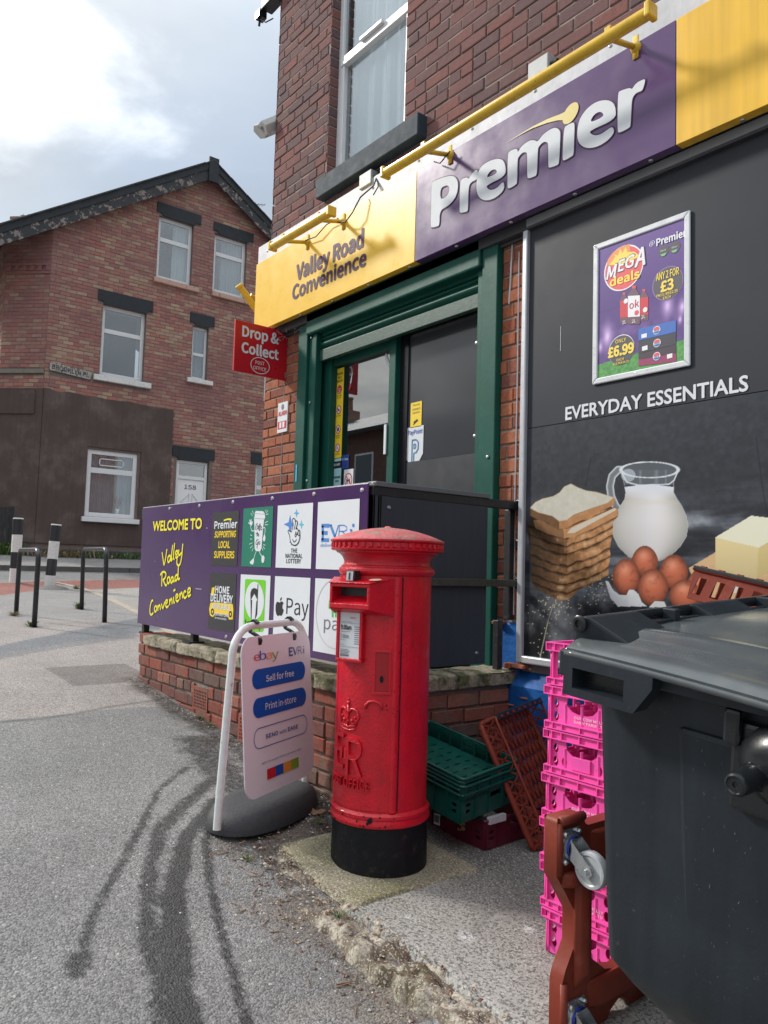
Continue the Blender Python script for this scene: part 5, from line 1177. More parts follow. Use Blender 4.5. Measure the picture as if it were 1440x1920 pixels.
# ---- trough lamps over the sign
def lamp(lab, xa, xb, bx, y=-.395, z=3.895, short=False):
    t = thing('sign_lamp', lab, 'lamp', ((xa+xb)/2, y, z), 'yellow trough lamps over the fascia sign')
    m = MB(); pr = []
    for k in range(13):
        a = rad(-200+k*19); pr.append((y+.033*math.cos(a), z+.033*math.sin(a)))
    pr += [(y+.012, z-.022), (y-.018, z-.018)]
    A = [Vector((xa, p, q)) for p, q in pr]; B = [Vector((xb, p, q)) for p, q in pr]; n = len(pr)
    m.add(A+B, [(i, (i+1) % n, n+(i+1) % n, n+i) for i in range(n)]+[tuple(range(n-1, -1, -1)), tuple(range(n, 2*n))])
    tb = m.build('tube', LAMPY, t, smooth='auto', clean=True)
    for xe in (xa, xb):
        m = MB(); s = -1 if xe == xa else 1; m.box(min(xe, xe+s*.03), max(xe, xe+s*.03), y-.037, y+.037, z-.037, z+.037); m.build('end_cap', LAMPY, t, bevel=.008)
    for bx_ in bx:
        m = MB(); m.tube([(bx_, y+.02, z+.005), (bx_, SY-.02, z+.055)], .015, 10); m.lathe([(0, .03), (.018, .028), (.03, .006), (.03, 0)], (bx_, SY, z+.058), 12, axis=(Vector((1, 0, 0)), Vector((0, 0, 1)), Vector((0, -1, 0))))
        m.box(bx_-.016, bx_+.016, SY-.008, SY-.001, z+.0, z+.12); br_ = m.build('bracket', LAMPY, t, smooth='auto')
        m = MB(); m.box(bx_-.018, bx_+.018, y-.0, y+.05, z+.028, z+.06); m.build('clamp', LAMPY, br_, bevel=.004)
    return t
e0 = ony(511, 461, -.40); e1 = ony(622, 398, -.40); f0 = ony(722, 325, -.40); f1_ = ony(1222, 20, -.40)
print('lamp ends', e0, e1, f0, f1_)
lamp('short yellow trough lamp over the left yellow panel with the shop name', e0.x+.02, e1.x-.02, (-5.21, -4.71), -.40, (e0.z+e1.z)/2)
lamp('long yellow trough lamp over the big white lettering', f0.x+.02, f1_.x-.02, (-3.537, -2.183), -.40, (f0.z+f1_.z)/2)
# side lamp seen end-on past the sign corner
t = thing('sign_lamp', 'yellow lamp peeping out past the left end of the fascia sign', 'lamp', (-6.4, -.1, 3.9), 'yellow trough lamps over the fascia sign')
a = onx(449, 537, XL-.26); b = onx(480, 572, XL-.22)
dv_ = (b-a); dv_.x = 0; m = MB(); m.tube([a, a+dv_*2.2], .032, 12); m.build('tube', LAMPY, t, smooth='auto')
m = MB(); m.tube([a-dv_*.08, a+dv_*.06], .040, 8); m.build('end_cap', LAMPY, t, bevel=.006)
c_ = a+dv_*.75; m = MB(); m.tube([c_+Vector((0, 0, .06)), c_+Vector((0, .05, .05)), (XL+.03, c_.y+.12, c_.z+.03)], .018, 8); m.build('bracket', LAMPY, t)
# junction boxes and cables
for (lab, x, z) in (('grey junction box under the upstairs window sill with black cables', -4.575, 4.205), ('grey junction box behind the long yellow lamp', -2.90, 4.235)):
    jb = thing('junction_box', lab, 'junction box', (x, -.03, z)); m = MB(); m.box(x-.075, x+.075, -.075, -.008, z-.055, z+.055); bx_ = m.build('box', mat('jb_grey', (.42, .43, .42), .5, .1, 20), jb, bevel=.006)
    m = MB(); m.tube([(x+.075, -.04, z-.01), (x+.12, -.04, z-.012)], .018, 8); m.build('cable_gland', BLACKP, bx_)
cb = MB(); cb.tube([tuple(v) for v in ((-4.46, -.05, 4.19), (-4.44, -.09, 4.1), (-4.45, -.20, 3.98), (-4.52, -.22, 3.88), (-4.6, -.22, 3.84), (-4.70, -.21, 3.87), (-4.74, -.2, 3.92))], .0055, 6)
cb.tube([(-4.46, -.05, 4.19), (-4.40, -.08, 4.08), (-4.43, -.1, 4.02)], .0045, 6); cb.tube([(-4.74, -.19, 3.92), (-4.9, -.19, 3.93), (-5.05, -.19, 3.88), (-5.2, -.19, 3.90)], .0045, 6); cb.tube([(-3.50, -.2, 3.93), (-3.58, -.21, 3.88), (-3.66, -.19, 3.93)], .0045, 6)
cth = thing('cable_run', 'thin black cables looping from the junction box to the sign lamps', 'cable', (-4.46, -.05, 4.19)); islands(cb.build('cable', CABLE, cth, smooth=True))

# ---- projecting post office sign
XP = -5.74; PP = PX(XP+.012)
ps = thing('projecting_sign', 'square red projecting sign lettered drop and collect post office left of the entrance', 'sign', (XP, -.25, 3.1))
m = MB(); m.box(XP-.012, XP+.012, -.507, -.005, 2.878, 3.308); m.build('panel', REDS, ps, bevel=.003)
text('Drop &', PP, -.445, -.095, 3.150, 3.272, WHITE, ps, bold=.035, off=.002); text('Collect', PP, -.445, -.09, 3.040, 3.140, WHITE, ps, bold=.045, off=.002)
m = MB(); e_ = ell(-.265, 2.962, .088, .068, 36); ribbon(m, e_+[e_[0]], .006, PP, .0025, False); m.build('oval', WHITE, ps)
text('POST', PP, -.31, -.225, 2.970, 3.000, WHITE, ps, bold=.01, off=.002); text('OFFICE', PP, -.33, -.205, 2.922, 2.952, WHITE, ps, bold=.01, off=.002)
m = MB(); m.box(XP-.02, XP+.02, -.02, .0, 2.9, 2.95); m.box(XP-.02, XP+.02, -.02, .0, 3.24, 3.29); m.build('bracket', STEEL, ps)
m = MB(); rg = random.Random(8)
for k in range(16):
    a = Vector((XP+.02, -.01, 3.29)) + Vector((rg.uniform(-.05, .2), -rg.random()*.1, rg.uniform(-.08, .03))); b = a+Vector((rg.uniform(-.1, .12), -rg.random()*.1, rg.uniform(-.06, .05))); m.tube([a, b], .0012, 3)
tag(m.build('cobweb', mat('cobweb', (.5, .5, .5), .9)), 'wisps of cobweb where the red sign meets the fascia', 'cobweb')

# ------------------------------------------------------------------ WALL PANEL with printed food picture
PNY = -.045; PP2 = PY(PNY); XA, ZA0, ZA1 = -3.0, .79, 3.32
wp = thing('wall_panel', 'large dark grey printed panel with bread, milk jug, eggs and butter in an aluminium frame', 'sign', (-1.5, PNY, 2))
m = MB(); m.box(XA, XA+.038, -.07, -.012, ZA0, ZA1); m.box(XA+.038, 2.4, -.07, -.012, ZA0, ZA0+.042); m.build('frame', ALU, wp, bevel=.008)
m = MB(); m.box(XA+.038, 2.4, -.085, -.012, ZA1-.03, ZA1+.02); m.build('top_rail', mat('dull_top_rail', (.20, .21, .22), .4, .1), wp, bevel=.006)
m = MB(); m.box(XA+.038, 2.4, PNY, -.012, 2.117, ZA1-.03); m.build('upper_panel', GREY, wp)
def food(X, Z):
    pts = np.stack([X, np.full(X.shape, PNY), Z], -1); px, py, _ = proj(pts); zx = (px-980)*3.1304; zy = (py-840)*3.1304
    n1 = vnoise(X, Z, 5, 61, 6); n2 = vnoise(X, Z*3, 4, 62, 6); n3 = vnoise(X, Z, 40, 63, 3)
    C = np.zeros(X.shape+(3,)); t = np.clip((Z-1.0)/1.1, 0, 1)[..., None]
    C[:] = np.array([44, 46, 50])*(1-t)+np.array([62, 66, 73])*t
    low = np.clip((1.62-Z)/.25, 0, 1); C -= (low*12)[..., None]
    sm = np.clip((n2-.5)*4, 0, 1)*np.clip(1-np.abs(Z-1.42)/.32, 0, 1)*np.clip((zx-850)/120, 0, 1); C = C+sm[..., None]*np.array([110, 113, 116])*1.0
    sm = np.clip((vnoise(X*.6, Z*5, 3, 68, 6)-.40)*3, 0, 1)*np.clip(1-np.abs(Z-1.38)/.40, 0, 1); C = C+sm[..., None]*np.array([70, 74, 78])
    sm = np.clip((n1-.44)*4.5, 0, 1)*np.clip((1.34-Z)/.15, 0, 1); C = C+sm[..., None]*np.array([85, 86, 86])*.9
    C *= (.86+.28*n3)[..., None]
    def put(mask, col, k=1.0):
        nonlocal C
        mk = (mask*k)[..., None] if not np.isscalar(k) or True else mask; C = C*(1-mk)+np.asarray(col)*mk
    S = lambda d, w=2.5: np.clip(.5-d/w, 0, 1)     # signed distance (inside negative) to coverage
    def pm(poly): return poly_mask(zx, zy, poly).astype(float)
    def E(cx, cy, rx, ry): return (np.hypot((zx-cx)/rx, (zy-cy)/ry)-1)*min(rx, ry)
    # floor joint line of crumbs
    D, T = seg_dist(zx, zy, [(180, 915), (150, 1010), (100, 1240)]); put(np.clip(1-D/(3+3*T), 0, 1), (185, 185, 165))
    rs = np.random.default_rng(3)
    for (cx, cy, sx, sy, n) in ((430, 830, 70, 55, 70), (200, 930, 80, 45, 60), (120, 1100, 40, 120, 25)):
        for k in range(n): a, b = rs.normal(cx, sx), rs.normal(cy, sy); put(S(E(a, b, 4, 3)), (205, 200, 165))
    # dark joints of the table
    for pts_ in ([(1370, -60), (1410, 250), (1440, 400)], [(400, 60), (370, 220)]): D, T = seg_dist(zx, zy, pts_); put(np.clip(1-D/6, 0, 1)*.5, (25, 27, 30))
    # jug
    LY = [100, 150, 200, 260, 300, 340, 400, 460, 520, 580, 640, 665]; LX = [572, 580, 592, 604, 598, 572, 540, 527, 532, 562, 622, 690]; RX = [915, 905, 888, 886, 908, 935, 962, 971, 962, 925, 862, 800]
    xl = np.interp(zy, LY, LX); xr = np.interp(zy, LY, RX); inside = np.minimum(zx-xl, xr-zx); cov = np.clip(inside/2+.5, 0, 1)*((zy > 130) & (zy < 662))
    # handle
    D, T = seg_dist(zx, zy, [(600, 128), (560, 128), (525, 165), (512, 225), (520, 285), (545, 340), (572, 372)]); put(np.clip((22-D)/2, 0, 1), np.stack([120+70*np.abs(D/22)**2]*3, -1)+np.array([0, 5, 8])); put(np.clip((5-np.abs(D-19))/3, 0, 1), (205, 212, 216))
    rim = E(745, 128, 168, 46)
    put(np.clip(.5-rim/2, 0, 1), (92, 99, 106)); put(cov*((zy < 215)), (98, 105, 112))
    for (cx, w_) in ((690, 12), (785, 18), (840, 8)): put(cov*np.clip(1-np.abs(zx-cx)/w_, 0, 1)*(zy < 210)*.6, (150, 158, 165))
    put(np.clip(.5-(np.hypot((zx-620)/42, (zy-160)/38)-1)*20, 0, 1)*.8, (185, 195, 205))
    put(np.clip((4-np.abs(rim))/2, 0, 1), (225, 232, 236))
    uu = (zx-(xl+xr)/2)/((xr-xl)/2+1e-6); sh = 1-.22*np.clip(uu, -1, 1)**2-.10*np.clip((zy-420)/240, 0, 1)+.02*np.sin(uu*5)
    milk = np.stack([232*sh, 233*sh-2, 232*sh-8*np.abs(uu)], -1); top = np.clip((300-zy)/60, 0, 1)[..., None]; milk = milk*(1-top)+np.array([226, 230, 238])*top
    line = 222-10*np.cos(uu*2.2); mk = cov*np.clip((zy-line)/3, 0, 1); put(mk, milk); band = cov*np.clip(1-np.abs(zy-318)/22, 0, 1)*.35; put(band, (214, 210, 190))
    put(cov*np.clip(1-inside/5, 0, 1)*.8, (205, 215, 220)); D, T = seg_dist(zx, zy, [(585, 150), (610, 200), (680, 218), (790, 215), (860, 212), (888, 190), (910, 140), (905, 110)]); put(np.clip((4.5-D)/2, 0, 1), (222, 230, 236))
    # bread
    body = [(45, 400), (60, 420), (25, 455), (28, 480), (38, 540), (42, 600), (38, 650), (60, 690), (48, 730), (50, 780), (70, 820), (150, 862), (215, 897), (270, 890), (330, 832), (420, 790), (505, 745), (505, 690), (515, 640), (512, 600), (515, 560), (530, 500), (528, 440), (560, 400), (562, 368), (540, 345), (300, 420)]
    lay_ = zy+.18*(zx-250)*(zx > 250)-.30*(zx-250)*(zx < 250)*(-1)*-1
    q = np.interp(zy-np.where(zx > 262, -.42*(zx-262), .30*(zx-262)), [415, 470, 535, 583, 632, 702, 748, 812, 858, 925], np.arange(10.0))
    q = q+.10*np.sin(zx/37.0)+.06*np.sin(zx/13.0+np.floor(q)*2.1); fr = q-np.floor(q); bb = np.stack([165+30*n3, 118+25*n3, 78+18*n3], -1); dk = np.where(zx < 262, .34+.42*np.clip((zx-30)/230, 0, 1)**1.5, .98-.15*np.clip((zy-600)/250, 0, 1)); bb = bb*dk[..., None]
    bb = bb*(.80+.45*vnoise(X, Z, 70, 69, 3))[..., None]*(1-.70*np.exp(-((fr-.96)/.07)**2)-.35*np.exp(-((fr-.05)/.08)**2))[..., None]; cr_ = np.clip((vnoise(X, Z, 28, 66)-.42)*3, 0, 1)*(zx > 200)*np.clip(1-np.abs(fr-.45)/.4, 0, 1); bb = bb*(1-.7*cr_[..., None])+np.array([228, 198, 158])*.7*cr_[..., None]
    put(pm(body), bb)
    put(pm([(62, 425), (100, 420), (210, 478), (265, 472), (540, 350), (563, 372), (560, 398), (420, 470), (300, 522), (240, 530), (150, 505), (75, 470)]), np.stack([178+30*n3, 130+25*n3, 88+20*n3], -1)*np.where(zx < 240, .72, 1)[..., None])
    put(pm([(285, 470), (540, 352), (552, 362), (300, 500), (262, 500)]), (214, 204, 184))
    side = [(42, 358), (90, 378), (170, 402), (215, 432), (262, 425), (300, 395), (500, 322), (537, 290), (537, 335), (420, 387), (320, 432), (262, 470), (205, 474), (150, 442), (90, 420), (42, 398)]
    put(pm(side), np.stack([170+35*n3, 122+28*n3, 80+22*n3], -1)*np.where(zx < 215, .62, 1)[..., None])
    topf = [(42, 352), (75, 318), (115, 298), (180, 283), (215, 262), (245, 226), (283, 210), (325, 232), (372, 250), (430, 258), (537, 290), (500, 322), (400, 356), (300, 392), (262, 422), (215, 430), (175, 400), (90, 378)]
    put(pm(topf), np.stack([196+22*n3, 194+22*n3, 178+24*n3], -1)); D, T = seg_dist(zx, zy, topf+[topf[0]]); put(np.clip((3-D)/2, 0, 1)*.6, (190, 150, 105))
    # butter and board
    put(pm([(975, 705), (1130, 612), (1600, 800), (1600, 1000), (1040, 870)]), np.stack([205+20*n3, 172+18*n3, 130+16*n3], -1)); put(pm([(1190, 790), (1440, 800), (1440, 860), (1200, 850)]), (225, 220, 208))
    put(pm([(1130, 525), (1342, 397), (1600, 430), (1600, 470), (1385, 585)]), (238, 237, 212)); sh = np.clip((zy-560)/240, 0, 1)[..., None]
    put(pm([(1130, 525), (1385, 585), (1375, 768), (1130, 706)]), np.array([232, 214, 160])*(1-.12*sh)); put(pm([(1385, 585), (1600, 460), (1600, 640), (1375, 768)]), np.array([220, 201, 142])*(1-.10*sh))
    # eggs in a white tray
    def egg(cx, cy, rx, ry):
        yy = (zy-cy)/ry; d = np.hypot((zx-cx)/(rx*(1-.10*(-yy).clip(0, 1))), yy); s = 1-.42*d**3-.10*np.clip(yy, 0, 1); hl = np.exp(-(((zx-cx+rx*.12)/(rx*.42))**2+((yy+.42)/.34)**2)); col = np.stack([202*s+32*hl, 112*s+42*hl, 82*s+40*hl], -1)*(1-.10*(n3 > .66))[..., None]
        put(np.clip((1-d)*rx/2+.5, 0, 1), col)
    egg(1030, 815, 70, 95); egg(717, 668, 79, 94); egg(887, 727, 85, 102); egg(608, 756, 82, 108)
    put(pm([(485, 778), (505, 785), (530, 835), (570, 862), (610, 862), (625, 832), (655, 835), (680, 858), (700, 905), (730, 930), (560, 930), (515, 880)]), np.stack([205+18*n3, 208+18*n3, 210+18*n3], -1))
    egg(765, 817, 91, 108); egg(953, 862, 95, 90); put(pm([(755, 918), (775, 900), (830, 900), (845, 935), (740, 935)]), (205, 208, 210))
    C = np.clip(C, 0, 255)/255; return np.where(C <= .04045, C/12.92, ((C+.055)/1.055)**2.4)*.85
PRINT = paintmat('food_print', .42)
xs = np.concatenate([np.arange(XA+.038, -1.25, .0035), np.arange(-1.25, 2.4, .04)]); zs = np.arange(.832, 2.1145, .0035)
xs_, zs_ = xs, zs
o = grid_mesh('printed_panel', xs, zs, lambda a, b: a*0, PRINT, {'Col': food}, wp); me = o.data
co = np.zeros(len(me.vertices)*3); me.vertices.foreach_get('co', co); co = co.reshape(-1, 3); co = np.stack([co[:, 0], np.full(len(co), PNY), co[:, 1]], -1); me.vertices.foreach_set('co', co.astype(np.float32).ravel()); me.update()
# the title
text('EVERYDAY ESSENTIALS', PP2, -2.688, -1.678, 2.126, 2.200, WHITE, wp, bold=.03, off=.003, face=0)
m = MB(); rg = random.Random(3)
for (x, z, h) in ((-2.73, 2.52, .14), (-2.44, 2.7, .02), (-2.5, 2.75, .01)): m.box(x, x+.003, PNY-.0015, PNY-.001, z, z+h)
m.build('scratch', WHITE_D, wp)

# ---- poster in snap frame
a0, a1, b0, b1 = -2.508, -1.951, 2.290, 3.048
pf = thing('poster_frame', 'aluminium snap frame with a purple mega deals poster on the dark wall panel', 'poster', (-2.2, PNY, 2.65))
m = MB(); F_ = .032
for (p, q) in (([(a0, b0), (a0+F_, b0+F_), (a0+F_, b1-F_), (a0, b1)]), 0), (([(a1, b1), (a1-F_, b1-F_), (a1-F_, b0+F_), (a1, b0)]), 0), (([(a0, b1), (a0+F_, b1-F_), (a1-F_, b1-F_), (a1, b1)]), 0), (([(a1, b0), (a1-F_, b0+F_), (a0+F_, b0+F_), (a0, b0)]), 0):
    mm = MB(); mm.prism(p[::-1] if False else p, PP2, .001, .014); mm.build('frame_bar', mat('snap_frame', (.66, .68, .70), .3, .05, 12, metal=.2), pf, bevel=.006, clean=True)
PO = PY(PNY-.006)
def poster(X, Z):
    u = (X-a0)/(a1-a0); v = (Z-b0)/(b1-b0); n = vnoise(X, Z, 22, 71, 4); n2 = vnoise(X, Z, 90, 72, 2); C = np.zeros(X.shape+(3,)); C[:] = (105, 80, 150)
    C = C*(1-.10*(1-v))[..., None]+(np.clip((v-.55)*2, 0, 1)*18)[..., None]; k = np.exp(-((v-.30)/.12)**2)*(n-.3)*1.0; C += np.clip(k, 0, 1)[..., None]*np.array([70, 60, 60])
    for (cx, cy, r_) in ((.16, .32, .10), (.78, .42, .09), (.92, .39, .06), (.08, .26, .05), (.9, .31, .03), (.84, .22, .02)): C += np.clip(1.1-np.hypot((u-cx), (v-cy)*.7)/r_, 0, 1)[..., None]**2*np.array([130, 120, 110])
    g = v < .135+.045*u; C[g] = np.stack([70+50*n2[g], 140+50*n2[g], 75+30*n2[g]], -1)
    D = np.abs(v-.505-.0*u); C *= (1-.10*np.exp(-(D/.004)**2))[..., None]
    C = C*.88+26; C = np.clip(C, 0, 255)/255; return np.where(C <= .04045, C/12.92, ((C+.055)/1.055)**2.4)*.85
o = grid_mesh('poster', np.linspace(a0+F_-.004, a1-F_+.004, 130), np.linspace(b0+F_-.004, b1-F_+.004, 180), lambda a, b: a*0, PRINT, {'Col': poster}, pf); me = o.data; po = o
co = np.zeros(len(me.vertices)*3); me.vertices.foreach_get('co', co); co = co.reshape(-1, 3); co = np.stack([co[:, 0], np.full(len(co), PNY-.006), co[:, 1]], -1); me.vertices.foreach_set('co', co.astype(np.float32).ravel()); me.update()
def pq(x, y): a = ony(1110+x/5.486, 390+y/5.486, PNY-.006); return a.x, a.z
def pbx(x0, y0, x1, y1): xm = (x0+x1)/2; return pq(x0, (y0+y1)/2)[0], pq(x1, (y0+y1)/2)[0], pq(xm, y1)[1], pq(xm, y0)[1]
PD = mat('poster_dark', s2l((84, 82, 90)), .45); PRD = mat('poster_red', s2l((228, 92, 100)), .45); PYE = mat('poster_yellow', s2l((246, 218, 92)), .45); PWH = mat('poster_white', s2l((235, 236, 240)), .45); POR = mat('poster_orange', s2l((236, 150, 90)), .45); PBL = mat('poster_blue', s2l((66, 112, 190)), .45); PMG = mat('poster_magenta', s2l((150, 62, 100)), .45)
def dot(cx, cy, rx, ry, mt, off, nm='dot', n=32): c = pq(cx, cy); poly3(nm, PO, ell(c[0], c[1], rx, ry, n), off, mt, po)
def gon(pts, mt, off, nm='shape'): poly3(nm, PO, [pq(*p) for p in pts], off, mt, po)
cx_, cz_ = pq(345, 610); 
poly3('roundel_rim', PO, ell(cx_-.012, cz_+.0, .118, .118, 40), .001, PWH, po); poly3('roundel', PO, ell(cx_-.012, cz_, .111, .111, 40), .0014, PRD, po)
gon([(150, 590), (165, 530), (215, 460), (300, 400), (385, 370), (400, 470), (300, 560), (200, 600)], POR, .0017)
gon([(180, 590), (245, 500), (225, 480), (270, 490), (290, 420), (315, 465), (350, 400), (365, 455), (440, 450), (500, 500), (300, 580)], PYE, .002)
for s, x0, y0, x1, y1, mt in (('M', 150, 590, 262, 725, PWH), ('E', 268, 530, 345, 650, PWH), ('G', 345, 485, 445, 615, PWH), ('A', 440, 410, 552, 600, PWH)):
    b_ = pbx(x0, y0, x1, y1); text(s, PO, b_[0]-.004, b_[1]+.004, b_[2]-.004, b_[3]+.004, PD, po, bold=.04, shear=.2, off=.0023); text(s, PO, *b_, mt, po, bold=.035, shear=.2, off=.003)
O_, U_, V_, N_ = PO; PT = (O_, Vector((1, 0, .06)), V_, N_)
def ptext(s, x0, y0, x1, y1, mt, bold=.02, tilt=0, off=.003): 
    b_ = pbx(x0, y0, x1, y1); text(s, PO, *b_, mt, po, bold=bold, off=off)
b_ = pbx(185, 668, 495, 770); text('deals', PO, *b_, PYE, po, bold=.05, off=.003)
b_ = pbx(592, 340, 650, 395); text('@', PO, *b_, PWH, po, bold=.0, off=.003)
b_ = pbx(665, 262, 975, 345); text('Premier', PO, *b_, PWH, po, bold=.04, off=.003)
for (cx, cy) in ((735, 440), (850, 405)): dot(cx, cy, .030, .030, PD, .001); b2 = pbx(cx-25, cy-12, cx+30, cy+10); text('Express', PO, *b2, PWH, po, off=.003); 
for (cx, cy) in ((738, 478), (852, 440)): c = pq(cx, cy); poly3('smile', PO, [(c[0]-.018, c[1]+.004), (c[0]-.008, c[1]-.008), (c[0]+.008, c[1]-.008), (c[0]+.018, c[1]+.004)], .002, mat('pale_green_mark', (.25, .5, .3), .4), po)
dot(778, 775, .084, .084, mat('poster_ring', s2l((140, 120, 165)), .45), .001); dot(778, 775, .079, .079, PD, .0015)
ptext('ANY 2 FOR', 662, 640, 898, 720, PYE, .02); ptext('\u00a33', 708, 735, 845, 855, PYE, .05); ptext('PM \u00a31.99/\u00a32.29', 668, 862, 885, 900, PYE, .02); ptext('EACH', 735, 905, 812, 935, PYE, .02)
dot(303, 1458, .077, .078, PWH, .001); dot(303, 1462, .075, .076, PD, .0015)
ptext('ONLY', 245, 1345, 355, 1385, PYE, .02); ptext('\u00a36.99', 168, 1405, 435, 1520, PYE, .06); ptext('EACH', 258, 1545, 330, 1572, PYE, .02); ptext('\u00a313.29/\u00a314.19', 220, 1580, 380, 1608, PYE, .02)
BD = mat('bottle_red', s2l((208, 62, 74)), .45); BC = mat('bottle_cap', s2l((214, 88, 84)), .45); BK = mat('bottle_cola', s2l((112, 84, 98)), .45)
def bottle(x0, x1, yt, yb, body, o_):
    w_ = x1-x0; c = (x0+x1)/2; h = yb-yt
    gon([(c-w_*.17, yt), (c+w_*.17, yt), (c+w_*.17, yt+h*.07), (c-w_*.17, yt+h*.07)], BC, o_+.0002)
    gon([(c-w_*.15, yt+h*.07), (c+w_*.15, yt+h*.07), (x1, yt+h*.25), (x1, yb-10), (x1-8, yb), (x0+8, yb), (x0, yb-10), (x0, yt+h*.25)], BK, o_); gon([(x0, yt+h*.27), (x1, yt+h*.25), (x1, yt+h*.80), (x0, yt+h*.82)], body, o_+.0003)
bottle(290, 372, 870, 1185, BD, .001); bottle(490, 580, 835, 1160, BD, .001); bottle(372, 495, 800, 1195, PWH, .002)
ptext('ok', 388, 948, 486, 1030, RED_T, .0, off=.0035)
for (cx, cy, mt) in ((352, 958, PWH), (462, 1078, PRD), (550, 1048, PWH)): dot(cx, cy, .013, .013, mt, .003)
for (x, y) in ((333, 1180), (432, 1168), (530, 1125)): ptext('2L', x-18, y-22, x+22, y+12, PWH, .02)
for (mt, p) in ((PBL, [(480, 1245), (865, 1155), (865, 1275), (480, 1365)]), (mat('pack_dark', s2l((64, 66, 76)), .45), [(480, 1368), (865, 1278), (865, 1402), (480, 1498)]), (mat('pack_dark2', s2l((70, 60, 72)), .45), [(480, 1502), (865, 1405), (865, 1490), (480, 1560)]), (PMG, [(480, 1562), (865, 1492), (870, 1580), (480, 1628)])): gon(p, mt, .002)
for (cx, cy) in ((668, 1258), (672, 1390), (668, 1525)):
    dot(cx, cy, .0205, .0205, PWH, .003); c = pq(cx, cy); poly3('cap', PO, [(c[0]+.017*math.cos(t), c[1]+.003+.0145*math.sin(t)) for t in [k*math.pi/8 for k in range(9)]], .0035, PRD, po); poly3('base', PO, [(c[0]-.017*math.cos(t), c[1]-.006-.011*math.sin(t)) for t in [k*math.pi/8 for k in range(9)]], .0035, PBL, po); text('PEPSI', PO, c[0]-.014, c[0]+.014, c[1]-.0045, c[1]+.002, PD, po, bold=.03, off=.0038)
for p in ([(512, 1302), (568, 1288), (568, 1330), (512, 1342)], [(518, 1428), (575, 1412), (575, 1458), (518, 1472)], [(775, 1508), (830, 1494), (830, 1540), (775, 1552)]): gon(p, PWH, .003)
q = MB(); q.lathe([(0, .002), (.004, .001), (.004, 0)], (-2.24, PNY-.023, b0+.016), 8, axis=(Vector((1, 0, 0)), Vector((0, 0, 1)), Vector((0, -1, 0)))); q.build('screw', STEEL, pf)
# ------------------------------------------------------------------ LOW BRICK WALL of the ramp
RW = thing('low_brick_wall', 'low red brick wall with mossy stone coping carrying the ramp railing', 'wall', (-4.5, -1.1, .2))
YF = -1.10; RX0, RX1 = -5.93, -3.05; CZ = .745
PFW = PY(YF); PRS = (Vector((RX1, YF, 0)), Vector((0, 1, 0)), Vector((0, 0, 1)), Vector((1, 0, 0)))
AIR = [(-4.92, -4.70, .325, .475), (-4.27, -4.05, .235, .40)]
m = MB(); m.box(RX0+.008, RX1-.008, YF+.008, YF+.22, -.1, CZ-.075); m.box(RX1-.22, RX1-.008, YF+.2, -.001, -.1, CZ-.075); m.box(RX0+.01, RX1-.2, YF+.2, -.001, -.1, .60); m.build('core', MORT_G, RW)
lay(RW, PFW, RX0, RX1+.01, .0, CZ-.072, RAMP, [(a, b, c, d) for a, b, c, d in AIR], pitch=.0835, bh=.070, limit=190, seed=21, dep=.008, header=3, jit=.004, minpx=8)
lay(RW, PRS, -.01, 1.06, -.02, CZ-.072, RAMP, [], pitch=.0835, bh=.070, limit=60, seed=22, dep=.008, minpx=8, jit=.004)
for (a, b, c, d) in AIR:
    hs = []
    for i in range(8):
        for j in range(6): hs.append([(a+.022+i*.0235, c+.016+j*(d-c-.03)/6), (a+.035+i*.0235, c+.016+j*(d-c-.03)/6), (a+.035+i*.0235, c+.030+j*(d-c-.03)/6), (a+.022+i*.0235, c+.030+j*(d-c-.03)/6)])
    plate('air_brick', [(a, c), (b, c), (b, d), (a, d)], hs, .012, RAMP, RW, frame(Vector((0, YF-.006, 0)), Vector((1, 0, 0)), Vector((0, 0, 1)), Vector((0, -1, 0))))
rg = random.Random(31)
def coping(x0, x1, y0, y1):
    m = MB(); n = 12; A = []
    # rough faced stone: subdivided box with jitter
    bm = bmesh.new(); 
    xs = np.linspace(x0, x1, max(3, int((x1-x0)/.03)+1)); ys = np.linspace(y0, y1, max(3, int((y1-y0)/.03)+1)); zs = np.linspace(CZ-.078, CZ, 4)
    bmesh.ops.create_cube(bm, size=1); bmesh.ops.scale(bm, vec=(x1-x0, y1-y0, .078), verts=bm.verts); bmesh.ops.translate(bm, vec=((x0+x1)/2, (y0+y1)/2, CZ-.039), verts=bm.verts)
    bmesh.ops.subdivide_edges(bm, edges=bm.edges[:], cuts=9, use_grid_fill=True)
    for v in bm.verts:
        nz_ = mnoise.noise(v.co*14)*.005+mnoise.noise(v.co*45)*.0035
        side = (abs(v.co.y-y0) < 1e-4 or abs(v.co.x-x1) < 1e-4 or abs(v.co.x-x0) < 1e-4)
        ed = (abs(v.co.z-CZ) < 1e-4) and side
        v.co += Vector((nz_*(1 if side else 0), nz_*1.8 if side else 0, nz_*.8-(.010 if ed else 0)))
        if ed: v.co.y += .006 if abs(v.co.y-y0) < .02 else 0
    me = bpy.data.meshes.new('coping_stone'); bm.to_mesh(me); bm.free(); me.polygons.foreach_set('use_smooth', np.ones(len(me.polygons), dtype=bool)); link('coping_stone', me, RW, COPING)
xx = -5.78
for L_ in (.62, .60, .58, .55, .36):
    coping(xx, min(xx+L_-.008, RX1+.025), YF-.035, YF+.24); xx += L_
coping(RX1-.24, RX1+.027, YF+.246, YF+.62); coping(RX1-.24, RX1+.027, YF+.628, -.002)
m = MB(); m.box(RX0, RX0+.16, YF-.006, YF+.2, CZ-.072, CZ-.002, .1); m.build('brick', RAMP, RW, bevel=.006)
